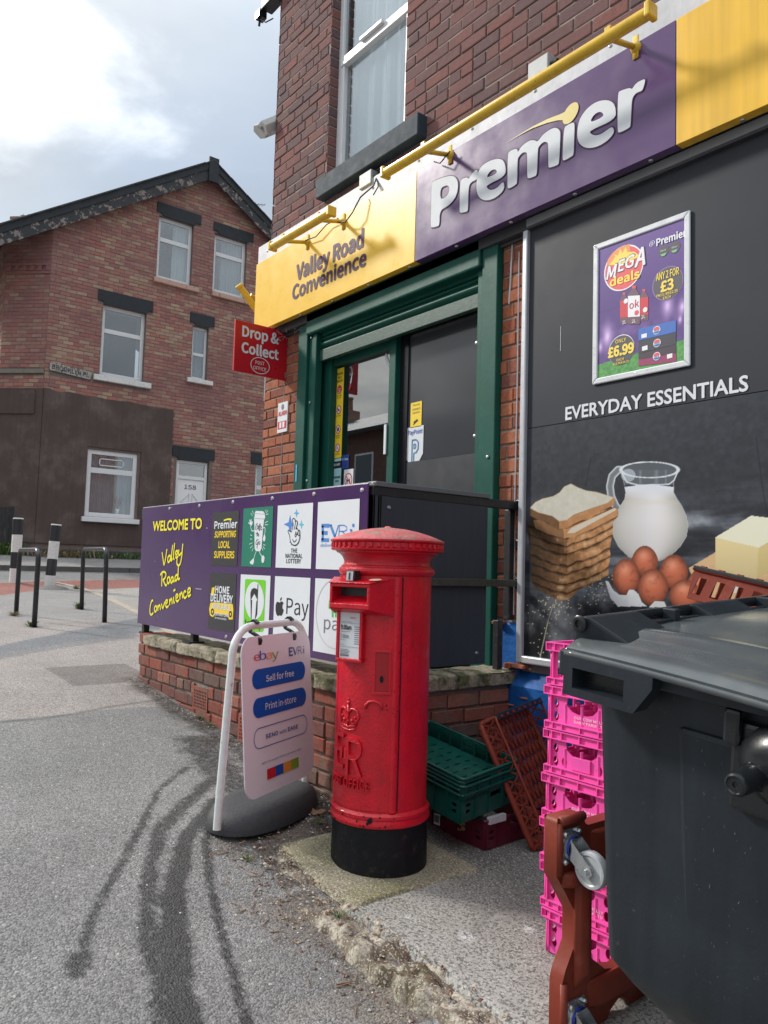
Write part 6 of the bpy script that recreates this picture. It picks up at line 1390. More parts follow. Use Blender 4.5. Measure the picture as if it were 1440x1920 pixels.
# ------------------------------------------------------------------ RAILING of the ramp
ra = thing('ramp_railing', 'black steel ramp railing clad with dark grey boards on its inner and end faces', 'railing', (-4.5, -1.05, .75))
m = MB(); TZ = 1.70
for x in (-5.96, -5.93+.86, -4.1, -3.08): m.box(x, x+.045, YF+.02, YF+.065, (CZ if x > -5.9 else H(-5.96, YF)+.0), TZ-.045); 
m.build('post', BLACKP, ra, bevel=.003)
m = MB(); m.box(-5.965, -5.905, YF+.0, YF+.09, CZ-.01, CZ+.005); 
for x in (-5.08, -4.11): m.box(x-.03, x+.09, YF-.02, YF+.09, CZ-.0, CZ+.012)
m.build('base_plate', BLACKP, ra)
m = MB(); m.box(-5.96, -3.035, YF+.015, YF+.07, TZ-.045, TZ); m.box(-3.09, -3.035, YF+.07, -.004, TZ-.045, TZ); m.build('top_rail', BLACKP, ra, bevel=.003)
m = MB(); m.box(-3.034, -3.012, YF+.10, -.02, 1.212, 1.252); m.build('mid_rail', mat('mossy_black_rail', (.05, .052, .04), .8, .3, 20, .3), ra, bevel=.003)
m = MB(); m.box(-3.115, -3.07, -.055, -.012, 1.02, 1.655); m.box(-3.11, -3.07, -.14, -.10, CZ-.005, 1.02); m.box(-3.08, -3.035, YF+.02, YF+.06, CZ, TZ-.045); m.build('wall_post', BLACKP, ra, bevel=.003)
m = MB()
for z in (1.68, 1.45, 1.232): m.box(-3.045, -2.985, -.035, -.011, z-.03, z+.03); m.lathe([(0, .018), (.012, .014), (.013, 0)], (-3.0, -.036, z), 8, axis=(Vector((1, 0, 0)), Vector((0, 0, 1)), Vector((0, -1, 0))))
m.build('wall_bracket', BLACKG, ra, bevel=.002)
# dark boards on the end face, stops short of the wall
for (y0, y1, z0, z1) in ((YF+.075, -.275, 1.235, 1.655), (YF+.075, -.275, .79, 1.23)):
    m = MB(); m.box(-3.052, -3.036, y0, y1, z0, z1); m.build('cladding_board', GREYB, ra, bevel=.002)
m = MB(); m.box(-3.06, -3.03, YF+.03, YF+.045, .80, 1.655); m.box(-5.9, -3.10, YF+.075, YF+.085, .83, 1.70); m.build('cladding_edge', GREYB, ra)
m = MB(); m.box(-3.37, -3.035, -.26, YF+.02, TZ+.0, TZ+.028) if False else m.box(-3.10, -3.03, YF+.03, -.262, TZ+.001, TZ+.026); m.build('capping_strip', mat('grey_capping', (.13, .145, .155), .5, .1, 6), ra, bevel=.003)
m = MB(); m.box(-3.75, -3.04, YF+.02, YF+.075, TZ+.001, TZ+.02); m.build('capping_strip', mat('light_capping', (.30, .30, .28), .5, .1, 6), ra, bevel=.003)
m = MB()
for (y, z) in ((YF+.12, 1.60), (-.34, .85), (-.75, 1.15)): m.lathe([(0, .008), (.008, .006), (.011, 0)], (-3.036, y, z), 8, axis=(Vector((0, 1, 0)), Vector((0, 0, 1)), Vector((1, 0, 0))))
m.build('bolt', STEEL, ra)
# ------------------------------------------------------------------ WELCOME BOARD
YBd = YF-.008; PB = PY(YBd)
wb = thing('welcome_board', 'long purple welcome board with eight service logos fixed along the ramp railing', 'sign', (-4.5, YBd, 1.25))
BX0, BX1, BZ0, BZ1 = -5.985, -3.045, .812, 1.712
m = MB(); m.box(BX0, BX1, YBd, YBd+.008, BZ0, BZ1); m.build('board', PURPLE_D, wb, bevel=.0015)
m = MB(); m.box(BX0, BX1, YBd+.001, YBd+.02, BZ1+.0005, BZ1+.005); m.build('top_edge_highlight', WHITE_D, wb)  # pale strip painting the thin highlight along the board's top edge
m = MB(); n = 8   # curled end of the board
pr = [(BX0+.002, 0)]+[(BX0-.012-.05*math.sin(rad(k*15)), .055-.055*math.cos(rad(k*15))) for k in range(1, 9)]
A = [Vector((x, YBd+y*1.3, BZ1-.005)) for x, y in pr]; B = [Vector((x+.006, YBd+y, BZ1-.10+.006*i)) for i, (x, y) in enumerate(pr)]; k = len(pr)
m.add(A+B, [(i, i+1, k+i+1, k+i) for i in range(k-1)]); m.build('curled_cover', mat('green_black_cover', (.02, .04, .045), .25), wb, smooth=True)
m = MB()
for px_, py_ in ((318, 954), (374, 948.5), (437, 941.5), (511, 934.5), (589, 926.5), (679, 919), (424, 1194), (636, 1230)):
    a = ony(px_, py_, YBd); m.lathe([(0, .008), (.010, .006), (.013, 0)], (a.x, YBd, a.z), 8, axis=(Vector((1, 0, 0)), Vector((0, 0, 1)), Vector((0, -1, 0))))
m.build('screw', STEEL, wb)
def Pb(x, y): a = ony(x, y, YBd); return a.x, a.z
def za(p): return Pb(260+p[0]/6.545, 940+p[1]/6.545)          # first enlargement
def zb(p): return Pb(440+p[0]/5.538, 930+p[1]/5.538)          # second enlargement
def bxa(x0, y0, x1, y1, f): a = f((x0, y0)); b = f((x1, y1)); return a[0], b[0], b[1], a[1]
def tb_(s, x0, y0, x1, y1, f, mt, par, bold=.03, shear=0, slope=0, off=.003):
    # box measured at the left and right ends: y is read at the middle
    a = f((x0, (y0+y1)/2)); b = f((x1, (y0+y1)/2)); c = f(((x0+x1)/2, y0)); d = f(((x0+x1)/2, y1)); return text(s, PB, a[0], b[0], d[1], c[1], mt, par, bold=bold, shear=shear, off=off)
a_ = za((180, 288)); b_ = za((780, 288)); c_ = za((480, 222)); d_ = za((480, 355)); text('WELCOME TO', PB, a_[0], b_[0], d_[1], c_[1], YEL_T, wb, bold=.04, off=.003, face=0)
SCR = [[(293, 625), (303, 700), (316, 778), (335, 700), (352, 585)], [(398, 670), (378, 668), (362, 700), (366, 745), (384, 735), (398, 682)], [(400, 672), (398, 720), (412, 728)], [(424, 535), (413, 620), (408, 700), (420, 716)], [(447, 512), (438, 600), (432, 695), (444, 708)],
       [(456, 668), (478, 645), (484, 615), (468, 608), (456, 645), (464, 690), (492, 672)], [(500, 592), (496, 645), (510, 660), (532, 625)], [(547, 520), (540, 610), (530, 700), (512, 772), (490, 786), (474, 755), (478, 700)],
       [(293, 880), (290, 960), (288, 1044)], [(270, 905), (300, 868), (330, 872), (340, 905), (325, 945), (300, 965)], [(306, 962), (325, 1010), (338, 1032), (352, 1020)], [(372, 930), (358, 950), (360, 1000), (374, 1004), (386, 975), (384, 935), (372, 930)],
       [(428, 928), (408, 938), (398, 980), (410, 1000), (426, 965), (430, 932)], [(430, 930), (430, 975), (445, 985)], [(486, 898), (462, 912), (450, 950), (462, 976), (480, 945), (490, 900)], [(494, 795), (490, 880), (490, 955), (512, 944)],
       [(184, 1222), (166, 1222), (148, 1290), (144, 1362), (160, 1392), (186, 1368)], [(212, 1283), (200, 1310), (204, 1350), (218, 1350), (228, 1315), (222, 1288), (212, 1283)], [(240, 1275), (242, 1345)], [(242, 1310), (258, 1275), (268, 1285), (272, 1335)],
       [(286, 1255), (302, 1312), (328, 1232)], [(336, 1265), (356, 1240), (356, 1212), (340, 1222), (336, 1268), (350, 1300), (374, 1280)], [(385, 1198), (388, 1276)], [(389, 1232), (406, 1196), (414, 1210), (418, 1262)], [(435, 1172), (438, 1240), (450, 1238)], [(434, 1100), (456, 1082)],
       [(462, 1192), (486, 1172), (486, 1143), (468, 1150), (462, 1195), (478, 1228), (502, 1208)], [(510, 1128), (513, 1205)], [(514, 1160), (530, 1120), (540, 1135), (546, 1190)], [(588, 1112), (572, 1102), (560, 1130), (560, 1170), (576, 1186), (598, 1162)], [(610, 1132), (636, 1108), (640, 1074), (622, 1066), (608, 1110), (618, 1165), (648, 1142)]]
m = MB()
for i, s in enumerate(SCR): ribbon(m, [za(p) for p in s], .0155, PB, .003+i*.00004)
m.build('script_lettering', YEL_T, wb)
def tile(poly, mt, nm='tile'): o = poly3(nm, PB, poly, .002, mt, wb); return o
def rect4(f, x0, y0, x1, y1): a = f((x0, y0)); b = f((x1, y1)); return [(a[0], b[1]), (b[0], b[1]), (b[0], a[1]), (a[0], a[1])]
c1 = [Pb(400, 957)[0], Pb(449, 957)[0]]; c2 = [Pb(457.5, 950)[0], Pb(513, 950)[0]]; c3 = [Pb(521.5, 950)[0], Pb(587.5, 950)[0]]; c4 = [Pb(597, 940)[0], Pb(675, 940)[0]]
rT, rB = Pb(570, 944)[1], Pb(570, 1066)[1]; qT, qB = Pb(570, 1083)[1], Pb(570, 1196)[1]
qB = Pb(470, 1192)[1]-.02
def tl(c, t, b, mt): return tile([(c[0], b), (c[1], b), (c[1], t), (c[0], t)], mt)
t11 = tl(c1, rT-.01, rB+.0, CHAR); t21 = tl(c1, qT, qB+.02, CHAR); t12 = tl(c2, rT, rB, GREENB); t22 = tl(c2, qT, qB, WHITE); t13 = tl(c3, rT, rB, WHITE); t23 = tl(c3, qT, qB, WHITE); t14 = tl(c4, rT, rB, WHITE); t24 = tl(c4, qT, qB, WHITE)
# tile 1: local suppliers
tb_('Premier', 935, 232, 1215, 335, za, WHITE, t11, .04); m = MB(); ribbon(m, [za((1050, 236)), za((1100, 220)), za((1145, 222))], .010, PB, .0035); m.build('swoosh', YEL_T, t11)
tb_('SUPPORTING', 935, 362, 1200, 445, za, YEL_S, t11, .04, .25); tb_('LOCAL', 985, 486, 1125, 575, za, YEL_S, t11, .04); tb_('SUPPLIERS', 930, 610, 1180, 700, za, YEL_S, t11, .04)
# tile 2: home delivery van
m = MB(); O, U, V, Nn = PB
def G(pts, f, mt, off, par, nm='shape'): 
    q = [f(p) for p in pts]; ar = sum(q[i][0]*q[(i+1) % len(q)][1]-q[(i+1) % len(q)][0]*q[i][1] for i in range(len(q)))
    if ar < 0: q = q[::-1]
    poly3(nm, PB, q, off, mt, par)
def Eg(cx, cy, rx, ry, f, mt, off, par, nm='disc'): G([(cx+rx*math.cos(t), cy+ry*math.sin(t)) for t in [k*math.pi/14 for k in range(28)]], f, mt, off, par, nm)
G([(905, 1060), (940, 1052), (930, 1150), (890, 1160)], za, YEL_S, .0030, t21); G([(885, 1245), (930, 1240), (1160, 1262), (1168, 1330), (1160, 1450), (1110, 1450), (1110, 1400), (940, 1380), (920, 1420), (880, 1400), (870, 1320)], za, YEL_S, .0031, t21)
Eg(912, 1355, 32, 62, za, YEL_S, .0034, t21); Eg(912, 1355, 20, 42, za, BLACK_T, .0036, t21); Eg(912, 1355, 8, 18, za, YEL_S, .0038, t21); Eg(1132, 1385, 32, 62, za, YEL_S, .0034, t21); Eg(1132, 1385, 20, 42, za, BLACK_T, .0036, t21); Eg(1132, 1385, 8, 18, za, YEL_S, .0038, t21)
tb_('HOME', 948, 1040, 1122, 1135, za, WHITE, t21, .05, off=.0042); tb_('DELIVERY', 890, 1142, 1162, 1245, za, WHITE, t21, .05, off=.0042); tb_('AVAILABLE', 905, 1262, 1135, 1330, za, WHITE, t21, .04, off=.0042); tb_('ASK INSTORE', 925, 1372, 1110, 1410, za, WHITE, t21, .04, off=.0042); tb_('for more details', 940, 1420, 1085, 1450, za, WHITE, t21, .02, off=.0042)
# tile 3: coffee to go
G([(214, 175), (225, 155), (300, 158), (318, 185), (322, 228), (312, 236), (300, 330), (283, 545), (268, 575), (225, 572), (212, 545), (210, 330), (205, 226), (212, 215)], zb, WHITE, .003, t12, 'cup')
m = MB(); 
for a_, b_ in (((206, 232), (322, 240)), ((216, 182), (316, 190))): ribbon(m, [zb(a_), zb(b_)], .004, PB, .0034, False)
m.build('lid_line', mat('print_grey', (.4, .42, .42), .5), t12)
m = MB()
for s in ([(210, 360), (185, 362), (172, 330), (172, 300)], [(296, 335), (318, 330), (320, 370), (312, 410)], [(228, 575), (215, 610), (200, 660)], [(262, 575), (272, 605), (292, 628)]): ribbon(m, [zb(p) for p in s], .0055, PB, .003)
for s in (((200, 186), (188, 152)), ((190, 206), (172, 180)), ((322, 160), (334, 140)), ((328, 178), (352, 150)), ((330, 195), (355, 185)), ((318, 280), (352, 262)), ((318, 300), (350, 298)), ((185, 412), (166, 402)), ((186, 448), (164, 446)), ((186, 488), (155, 502)), ((192, 515), (165, 542)), ((198, 540), (184, 575)), ((300, 505), (325, 512)), ((298, 525), (318, 552)), ((290, 540), (300, 570))): ribbon(m, [zb(s[0]), zb(s[1])], .004, PB, .003, False)
m.build('arms_legs_rays', WHITE, t12)
for p in ([(172, 305), (158, 290), (145, 280), (152, 272), (165, 280), (158, 248), (166, 245), (173, 272), (172, 242), (180, 242), (182, 272), (190, 262), (194, 268), (186, 300), (180, 310)], [(308, 408), (300, 440), (292, 452), (302, 452), (302, 470), (316, 472), (324, 450), (324, 420), (318, 400)], [(195, 650), (206, 655), (206, 680), (196, 712), (172, 708), (160, 688), (178, 668)], [(285, 625), (305, 616), (316, 640), (308, 690), (290, 698), (282, 670)]): G(p, zb, WHITE, .0032, t12, 'hand_or_shoe')
m = MB()
for s in ([(244, 285), (228, 300), (222, 340), (234, 350)], [(238, 318), (248, 305), (252, 335), (240, 340), (238, 318)], [(262, 290), (256, 360)], [(272, 285), (264, 365)], [(250, 322), (280, 312)], [(278, 330), (286, 318), (276, 345), (292, 350)], [(240, 372), (236, 420)], [(226, 392), (250, 385)], [(246, 400), (254, 395), (256, 412), (247, 415), (246, 400)], [(252, 452), (232, 462), (226, 500), (242, 498), (246, 475), (236, 545)], [(262, 470), (252, 485), (258, 502), (268, 488), (262, 470)]): ribbon(m, [zb(p) for p in s], .0042, PB, .0042)
m.build('script_lettering', BLACK_T, t12)
# tile 4: lottery hand with stars
def star(cx, cy, rx, ry, mt, off=.003):
    pts = []
    for k in range(4):
        a = k*math.pi/2; pts.append((cx+rx*math.sin(a), cy-ry*math.cos(a))); b = a+math.pi/4; pts.append((cx+rx*.34*math.sin(b), cy-ry*.34*math.cos(b)))
    G(pts, zb, mt, off, t13, 'star')
star(580, 295, 66, 98, EVB); star(646, 178, 30, 46, SKYB); star(696, 296, 30, 50, mat('turquoise_print', (.10, .55, .65), .4)); star(592, 478, 22, 40, EVB, .0029)
G([(600, 350), (612, 300), (606, 250), (616, 236), (630, 245), (640, 270), (650, 262), (656, 285), (640, 340), (672, 345), (682, 380), (680, 450), (655, 500), (620, 512), (590, 490), (578, 430), (560, 385), (562, 362), (585, 370)], zb, WHITE, .0035, t13, 'hand')
m = MB()
for s in ([(600, 358), (614, 300), (606, 250), (618, 234), (632, 246), (636, 290), (622, 350)], [(634, 262), (650, 260), (656, 285), (640, 345)], [(600, 372), (582, 368), (566, 356), (560, 372), (576, 410), (585, 470), (606, 505), (640, 510), (668, 480), (682, 425), (680, 378)], [(640, 345), (655, 340), (666, 360), (662, 395), (645, 398), (638, 370)], [(664, 360), (678, 358), (682, 385), (676, 412), (662, 400)], [(650, 400), (640, 425), (632, 410), (638, 390)], [(606, 450), (625, 478), (650, 452)], [(650, 372), (656, 385), (652, 398)]): ribbon(m, [zb(p) for p in s], .0062, PB, .004)
m.build('hand_outline', BLACK_T, t13)
tb_('THE', 588, 545, 655, 588, zb, BLACK_T, t13, .03); tb_('NATIONAL', 532, 598, 708, 645, zb, BLACK_T, t13, .03); tb_('LOTTERY', 540, 652, 692, 700, zb, BLACK_T, t13, .03)
# tile 5: top-up
g_ = [(120, 862), (315, 872), (328, 885), (305, 1395), (290, 1412), (105, 1405), (92, 1390), (112, 875)]
G(g_, zb, LIME, .0028, t22, 'green_card'); Eg(210, 1088, 98, 198, zb, WHITE, .0032, t22)
G([(172, 1215), (168, 1010), (180, 970), (205, 955), (232, 962), (240, 975), (243, 915), (252, 915), (240, 1230), (222, 1275), (216, 1272), (222, 1215), (228, 1085), (188, 1085), (180, 1275), (172, 1268)], zb, BLACK_T, .0035, t22, 'arch')
G([(188, 1080), (176, 1078), (210, 1015), (243, 1084), (232, 1086), (222, 1200), (216, 1272), (186, 1272), (184, 1200)], zb, WHITE, .0038, t22, 'arrow')
tb_('top-up', 108, 1290, 290, 1395, zb, BLACK_T, t22, .02)
# tile 6: apple pay
G([(470, 1108), (490, 1092), (505, 1100), (512, 1112), (500, 1135), (500, 1165), (514, 1185), (502, 1225), (488, 1245), (470, 1238), (450, 1247), (436, 1225), (428, 1180), (430, 1130), (442, 1100), (458, 1098)], zb, BLACK_T, .003, t23, 'apple_mark'); G([(474, 1088), (478, 1065), (494, 1048), (494, 1066), (486, 1082)], zb, BLACK_T, .003, t23, 'apple_leaf')
tb_('Pay', 540, 1068, 770, 1290, zb, BLACK_T, t23, .0)
# tile 7: evri parcels
m = MB()
def rib(pts, w_, par=None): ribbon(m, [zb(p) for p in pts], w_, PB, .003, False)
for s in ([(918, 308), (918, 460)], [(905, 308), (988, 308)], [(908, 382), (968, 384)], [(902, 458), (984, 458)]): rib(s, .020)
rib([(1000, 304), (1045, 425)], .018); rib([(1082, 302), (1045, 425)], .008); rib([(988, 303), (1012, 303)], .008)
for s in ([(1092, 300), (1084, 440)], [(1092, 304), (1140, 304), (1168, 322), (1168, 352), (1140, 368), (1088, 366)], [(1120, 368), (1170, 420)]): rib(s, .006)
rib([(1216, 350), (1214, 430)], .016); rib([(1200, 350), (1220, 350)], .006); m.build('logo_lettering', EVB, t14)
Eg(1236, 306, 13, 20, zb, EVB, .003, t14); tb_('delivery', 895, 490, 1045, 540, zb, EVB, t14, .0)
# tile 8: android pay in a ring
m = MB(); pts = [(1050+205*math.cos(t)*.98, 1225+360*math.sin(t)) for t in [k*math.pi/24 for k in range(49)]]; ribbon(m, [zb(p) for p in pts], .006, PB, .003, False); m.build('ring', mat('pale_ring', (.55, .56, .58), .4), t24)
G([(1003, 1078), (1090, 1085), (1090, 1188), (1075, 1200), (1012, 1194), (1002, 1184)], zb, ANDR, .003, t24, 'body_mark'); G([(1005, 1068), (1018, 1035), (1048, 1024), (1078, 1040), (1090, 1074)], zb, ANDR, .003, t24, 'head_mark'); G([(984, 1086), (996, 1088), (996, 1172), (986, 1174), (978, 1162)], zb, ANDR, .003, t24, 'arm_mark')
for x in (1012, 1045): G([(x, 1190), (x+18, 1192), (x+17, 1255), (x+8, 1262), (x+1, 1254)], zb, ANDR, .0031, t24, 'leg_mark')
tb_('pay', 930, 1290, 1165, 1440, zb, GREY_T, t24, -.01)
m = MB()
for (x, y, w_) in ((838, 328, 26), (200, 735, 10), (735, 1075, 110)): a = za((x, y)); m.box(a[0]-w_/6.545/360, a[0]+w_/6.545/360, YBd-.0012, YBd-.0005, a[1]-.002, a[1]+.002)
m.build('scuff', WHITE_D, wb)
# ------------------------------------------------------------------ PILLAR BOX
BC_ = Vector((-2.65, -1.29, 0)); BZ = .06
pb = thing('pillar_box', 'red cast iron pillar box with black base and faded domed cap on the mossy pad', 'post box', (BC_.x, BC_.y, BZ))
RA = rad(20); FX = Vector((math.cos(RA), math.sin(RA), 0)); FY = Vector((math.sin(RA), -math.cos(RA), 0))   # FX to its right seen from the front, FY outwards
def cylp(u, v, n):      # wrap a flat layout (u along the girth, v height) on the shaft
    u = np.asarray(u, float); v = np.asarray(v, float); n = np.asarray(n, float)*np.ones(u.shape); R_ = .1965+n; a = u/.1965
    X = BC_.x+FX.x*R_*np.sin(a)+FY.x*R_*np.cos(a); Y = BC_.y+FX.y*R_*np.sin(a)+FY.y*R_*np.cos(a); return np.stack([X, Y, v], -1)
def L3(x, y, z): return BC_+FX*x+FY*y+Vector((0, 0, z))
m = MB(); m.lathe([(.195, .315), (.195, 1.275)], BC_, 96); m.build('shaft', RED, pb, smooth=True)
m = MB(); m.lathe([(.0, BZ), (.203, BZ), (.2035, BZ+.06), (.2015, .20), (.201, .262), (.12, .262)], BC_, 72); m.build('base', BASEB, pb, smooth='auto')
m = MB(); m.lathe([(.15, .255), (.206, .257), (.210, .262), (.211, .272), (.206, .282), (.2045, .288), (.2085, .292), (.2085, .304), (.2035, .311), (.196, .316)], BC_, 72); m.build('base_ring', RED, pb, smooth='auto')
m = MB(); m.lathe([(.190, 1.262), (.2005, 1.268), (.207, 1.276), (.2085, 1.286), (.205, 1.296), (.198, 1.300), (.1975, 1.305), (.190, 1.309), (.1865, 1.318), (.188, 1.330), (.1945, 1.343), (.2045, 1.354), (.214, 1.359), (.2195, 1.361), (.2215, 1.366), (.225, 1.368), (.19, 1.369)], BC_, 96); m.build('neck_moulding', RED, pb, smooth='auto')
m = MB(); m.lathe([(.19, 1.368), (.238, 1.369), (.243, 1.372), (.2445, 1.378), (.240, 1.381), (.2385, 1.383), (.2385, 1.402), (.243, 1.404), (.248, 1.409), (.248, 1.4145)], BC_, 96); cp = m.build('cap_rim', RED, pb, smooth='auto')
m = MB()
for k in range(46):
    a = 2*math.pi*k/46; X_ = Vector((math.cos(a), math.sin(a), 0)); T_ = Vector((-math.sin(a), math.cos(a), 0)); c = BC_+X_*.2395+Vector((0, 0, 1.3925)); w_ = .0095
    m.hexa([c-T_*w_-X_*.004+Vector((0, 0, -.0095)), c+T_*w_-X_*.004+Vector((0, 0, -.0095)), c+T_*w_*.8+X_*.005+Vector((0, 0, -.0095)), c-T_*w_*.8+X_*.005+Vector((0, 0, -.0095)), c-T_*w_-X_*.004+Vector((0, 0, .0085)), c+T_*w_-X_*.004+Vector((0, 0, .0085)), c+T_*w_*.8+X_*.005+Vector((0, 0, .0085)), c-T_*w_*.8+X_*.005+Vector((0, 0, .0085))])
m.build('dentil_ring', RED, cp)
m = MB(); m.lathe([(.248, 1.4145), (.2475, 1.4165), (.215, 1.4305), (.175, 1.4445), (.13, 1.457), (.08, 1.4665), (.035, 1.4715), (.016, 1.473), (.012, 1.478), (0, 1.480)], BC_, 96); m.build('domed_cap', REDTOP, pb, smooth=True)
# door with raised edge beads
m = MB(); A0, A1, DZ0_, DZ1_ = -46, 46, .325, 1.262; n = 40; R0 = .1985
vs = []; fs = []
for i in range(n+1):
    a = rad(A0+(A1-A0)*i/n); d = FX*math.sin(a)+FY*math.cos(a); vs += [BC_+d*R0+Vector((0, 0, DZ0_)), BC_+d*R0+Vector((0, 0, DZ1_))]
for i in range(n): fs.append((2*i, 2*i+2, 2*i+3, 2*i+1))
m.add(vs, fs); m.build('door', RED, pb, smooth=True)
for a in (A0, A1):
    m = MB(); d = FX*math.sin(rad(a))+FY*math.cos(rad(a)); t_ = FX*math.cos(rad(a))-FY*math.sin(rad(a))
    prof = [(-.017, -.004), (-.014, .004), (-.006, .0075), (.006, .0075), (.014, .004), (.017, -.004)]
    Aq = [BC_+d*(.196+y)+t_*x+Vector((0, 0, .318)) for x, y in prof]; Bq = [BC_+d*(.196+y)+t_*x+Vector((0, 0, 1.262)) for x, y in prof]; k = len(prof); m.add(Aq+Bq, [(i, i+1, k+i+1, k+i) for i in range(k-1)]+[tuple(range(k-1, -1, -1)), tuple(range(k, 2*k))]); m.build('door_bead', RED, pb, smooth='auto')
    m = MB(); s = BC_+d*.1965+t_*(.020 if a > 0 else -.020); m.bar(s+Vector((0, 0, .32)), s+Vector((0, 0, 1.26)), .003, .004, d); m.build('door_joint', BASEB, pb)
# posting slot hood
def hood(zt0=1.222, zb0=1.150, yo=.262, hw=.097, sx=-.016):
    m = MB()
    # outer shell: front frame with opening, sloping top, flared cheeks
    def q(x, y, z): return L3(x+sx, y, z)
    for (x0, x1, z0, z1) in ((-hw, hw, zt0-.006, zt0+.008), (-hw, hw, zb0-.022, zb0), (-hw, -hw+.012, zb0, zt0-.006), (hw-.012, hw, zb0, zt0-.006)):
        m.hexa([q(x0, yo, z0), q(x1, yo, z0), q(x1, .17, z0), q(x0, .17, z0), q(x0, yo, z1), q(x1, yo, z1), q(x1, .17, z1), q(x0, .17, z1)])
    m.hexa([q(-hw-.004, yo+.004, zt0+.008), q(hw+.004, yo+.004, zt0+.008), q(hw+.035, .15, zt0+.010), q(-hw-.035, .15, zt0+.010), q(-hw-.004, yo+.004, zt0+.015), q(hw+.004, yo+.004, zt0+.015), q(hw+.055, .155, zt0+.034), q(-hw-.055, .155, zt0+.034)])
    for s in (-1, 1):
        P_ = [q(s*hw, yo, zb0-.022), q(s*(hw+.052), .150, zb0-.052), q(s*(hw-.02), .15, zb0-.03), q(s*(hw-.01), yo-.01, zb0-.02), q(s*hw, yo, zt0+.012), q(s*(hw+.052), .155, zt0+.032), q(s*(hw-.02), .15, zt0+.01), q(s*(hw-.01), yo-.01, zt0)]
        if s < 0: P_ = [P_[1], P_[0], P_[3], P_[2], P_[5], P_[4], P_[7], P_[6]]
        m.hexa(P_)
    m.hexa([q(-hw, .20, zb0-.045), q(hw, .20, zb0-.045), q(hw+.03, .16, zb0-.045), q(-hw-.03, .16, zb0-.045), q(-hw, yo, zb0-.022), q(hw, yo, zb0-.022), q(hw+.045, .16, zb0-.022), q(-hw-.045, .16, zb0-.022)])
    o = m.build('posting_slot', RED, pb, bevel=.004)
    m = MB(); m.hexa([q(-hw+.01, .199, zb0-.01), q(hw-.01, .199, zb0-.01), q(hw-.01, .185, zb0-.01), q(-hw+.01, .185, zb0-.01), q(-hw+.01, .199, zt0), q(hw-.01, .199, zt0), q(hw-.01, .185, zt0), q(-hw+.01, .185, zt0)]); m.build('slot_opening', BLACK_T, o)
    m = MB(); m.hexa([q(-hw+.012, .256, zb0-.004), q(hw-.012, .256, zb0-.004), q(hw-.012, .201, zb0-.004), q(-hw+.012, .201, zb0-.004), q(-hw+.012, .256, zb0+.001), q(hw-.012, .256, zb0+.001), q(hw-.012, .201, zb0+.030), q(-hw+.012, .201, zb0+.030)]); m.build('inner_shelf', RED, o)
    return o
ho = hood()
m = MB(); m.hexa([L3(-.045, .250, 1.238), L3(-.002, .250, 1.238), L3(-.002, .20, 1.238), L3(-.045, .20, 1.238), L3(-.045, .246, 1.284), L3(-.002, .246, 1.284), L3(-.002, .20, 1.284), L3(-.045, .20, 1.284)]); o = m.build('tab_holder', BLACKP, pb, bevel=.002)
m = MB(); m.hexa([L3(-.040, .2525, 1.243), L3(-.008, .2525, 1.243), L3(-.008, .249, 1.243), L3(-.040, .249, 1.243), L3(-.040, .2485, 1.280), L3(-.008, .2485, 1.280), L3(-.008, .245, 1.280), L3(-.040, .245, 1.280)]); o2 = m.build('tab', WHITE_D, o)
m = MB(); m.bar(L3(-.024, .2535, 1.247), L3(-.024, .2498, 1.276), .007, .001, FY); m.build('tab_numeral', BLACK_T, o)
m = MB(); e_ = [(.085+.028*math.cos(t), .225+.020*math.sin(t)) for t in [k*math.pi/10 for k in range(20)]]; m.add([L3(x, y, 1.2545-(y-.20)*.12*1.6) for x, y in e_], [tuple(range(19, -1, -1))]); m.build('paint_spot', SILLP, pb)
# notice plate frame
NU0, NU1, NZ0, NZ1 = -.102, .026, .910, 1.128
def NP(x, z, y): return L3(x, y, z)
m = MB(); yo = .222
for (x0, x1, z0, z1) in ((NU0, NU1, NZ1-.014, NZ1), (NU0, NU1, NZ0, NZ0+.014), (NU0, NU0+.014, NZ0+.014, NZ1-.014), (NU1-.014, NU1, NZ0+.014, NZ1-.014)):
    m.hexa([NP(x0, z0, yo), NP(x1, z0, yo), NP(x1, z0, .15), NP(x0, z0, .15), NP(x0, z1, yo), NP(x1, z1, yo), NP(x1, z1, .15), NP(x0, z1, .15)])
nf = m.build('notice_frame', RED, pb, bevel=.003)
PNt = (L3(0, .214, 0), FX, Vector((0, 0, 1)), FY)
m = MB(); m.pbox(PNt, NU0+.012, NU1-.012, NZ0+.012, NZ1-.012, -.004, 0); np_ = m.build('collection_plate', WHITE, nf)
x0 = NU0+.02; BT = BLACK_T
text('9.00am', PNt, x0, x0+.052, 1.040, 1.060, BT, np_, bold=.03); text('Monday to Friday', PNt, x0, x0+.045, 1.030, 1.035, BT, np_); text('7.00am', PNt, x0, x0+.040, 1.006, 1.021, BT, np_, bold=.0); text('Saturday', PNt, x0, x0+.022, .996, 1.001, BT, np_)
text('Last collection times', PNt, x0, x0+.05, 1.070, 1.0745, BT, np_); text('Royal Mail', PNt, x0+.045, x0+.070, 1.085, 1.094, PRD, np_, bold=.02); text('Sunday', PNt, x0, x0+.018, .977, .981, BT, np_)
m = MB(); rg = random.Random(4)
for (z, a, b) in [(1.0665, 0, .108), (.970, 0, .108)]: m.pbox(PNt, x0+a, x0+b, z, z+.0008, .0005, .001)
for i in range(9): m.pbox(PNt, x0+.066, x0+.066+rg.uniform(.025, .04), 1.052-.0085*i, 1.0545-.0085*i, .0005, .001)
for i in range(4): m.pbox(PNt, x0, x0+rg.uniform(.035, .055), .958-.006*i, .960-.006*i, .0005, .001)
m.pbox(PNt, x0, x0+.042, .932, .938, .0005, .001)
m.build('small_print', GREY_T, np_)
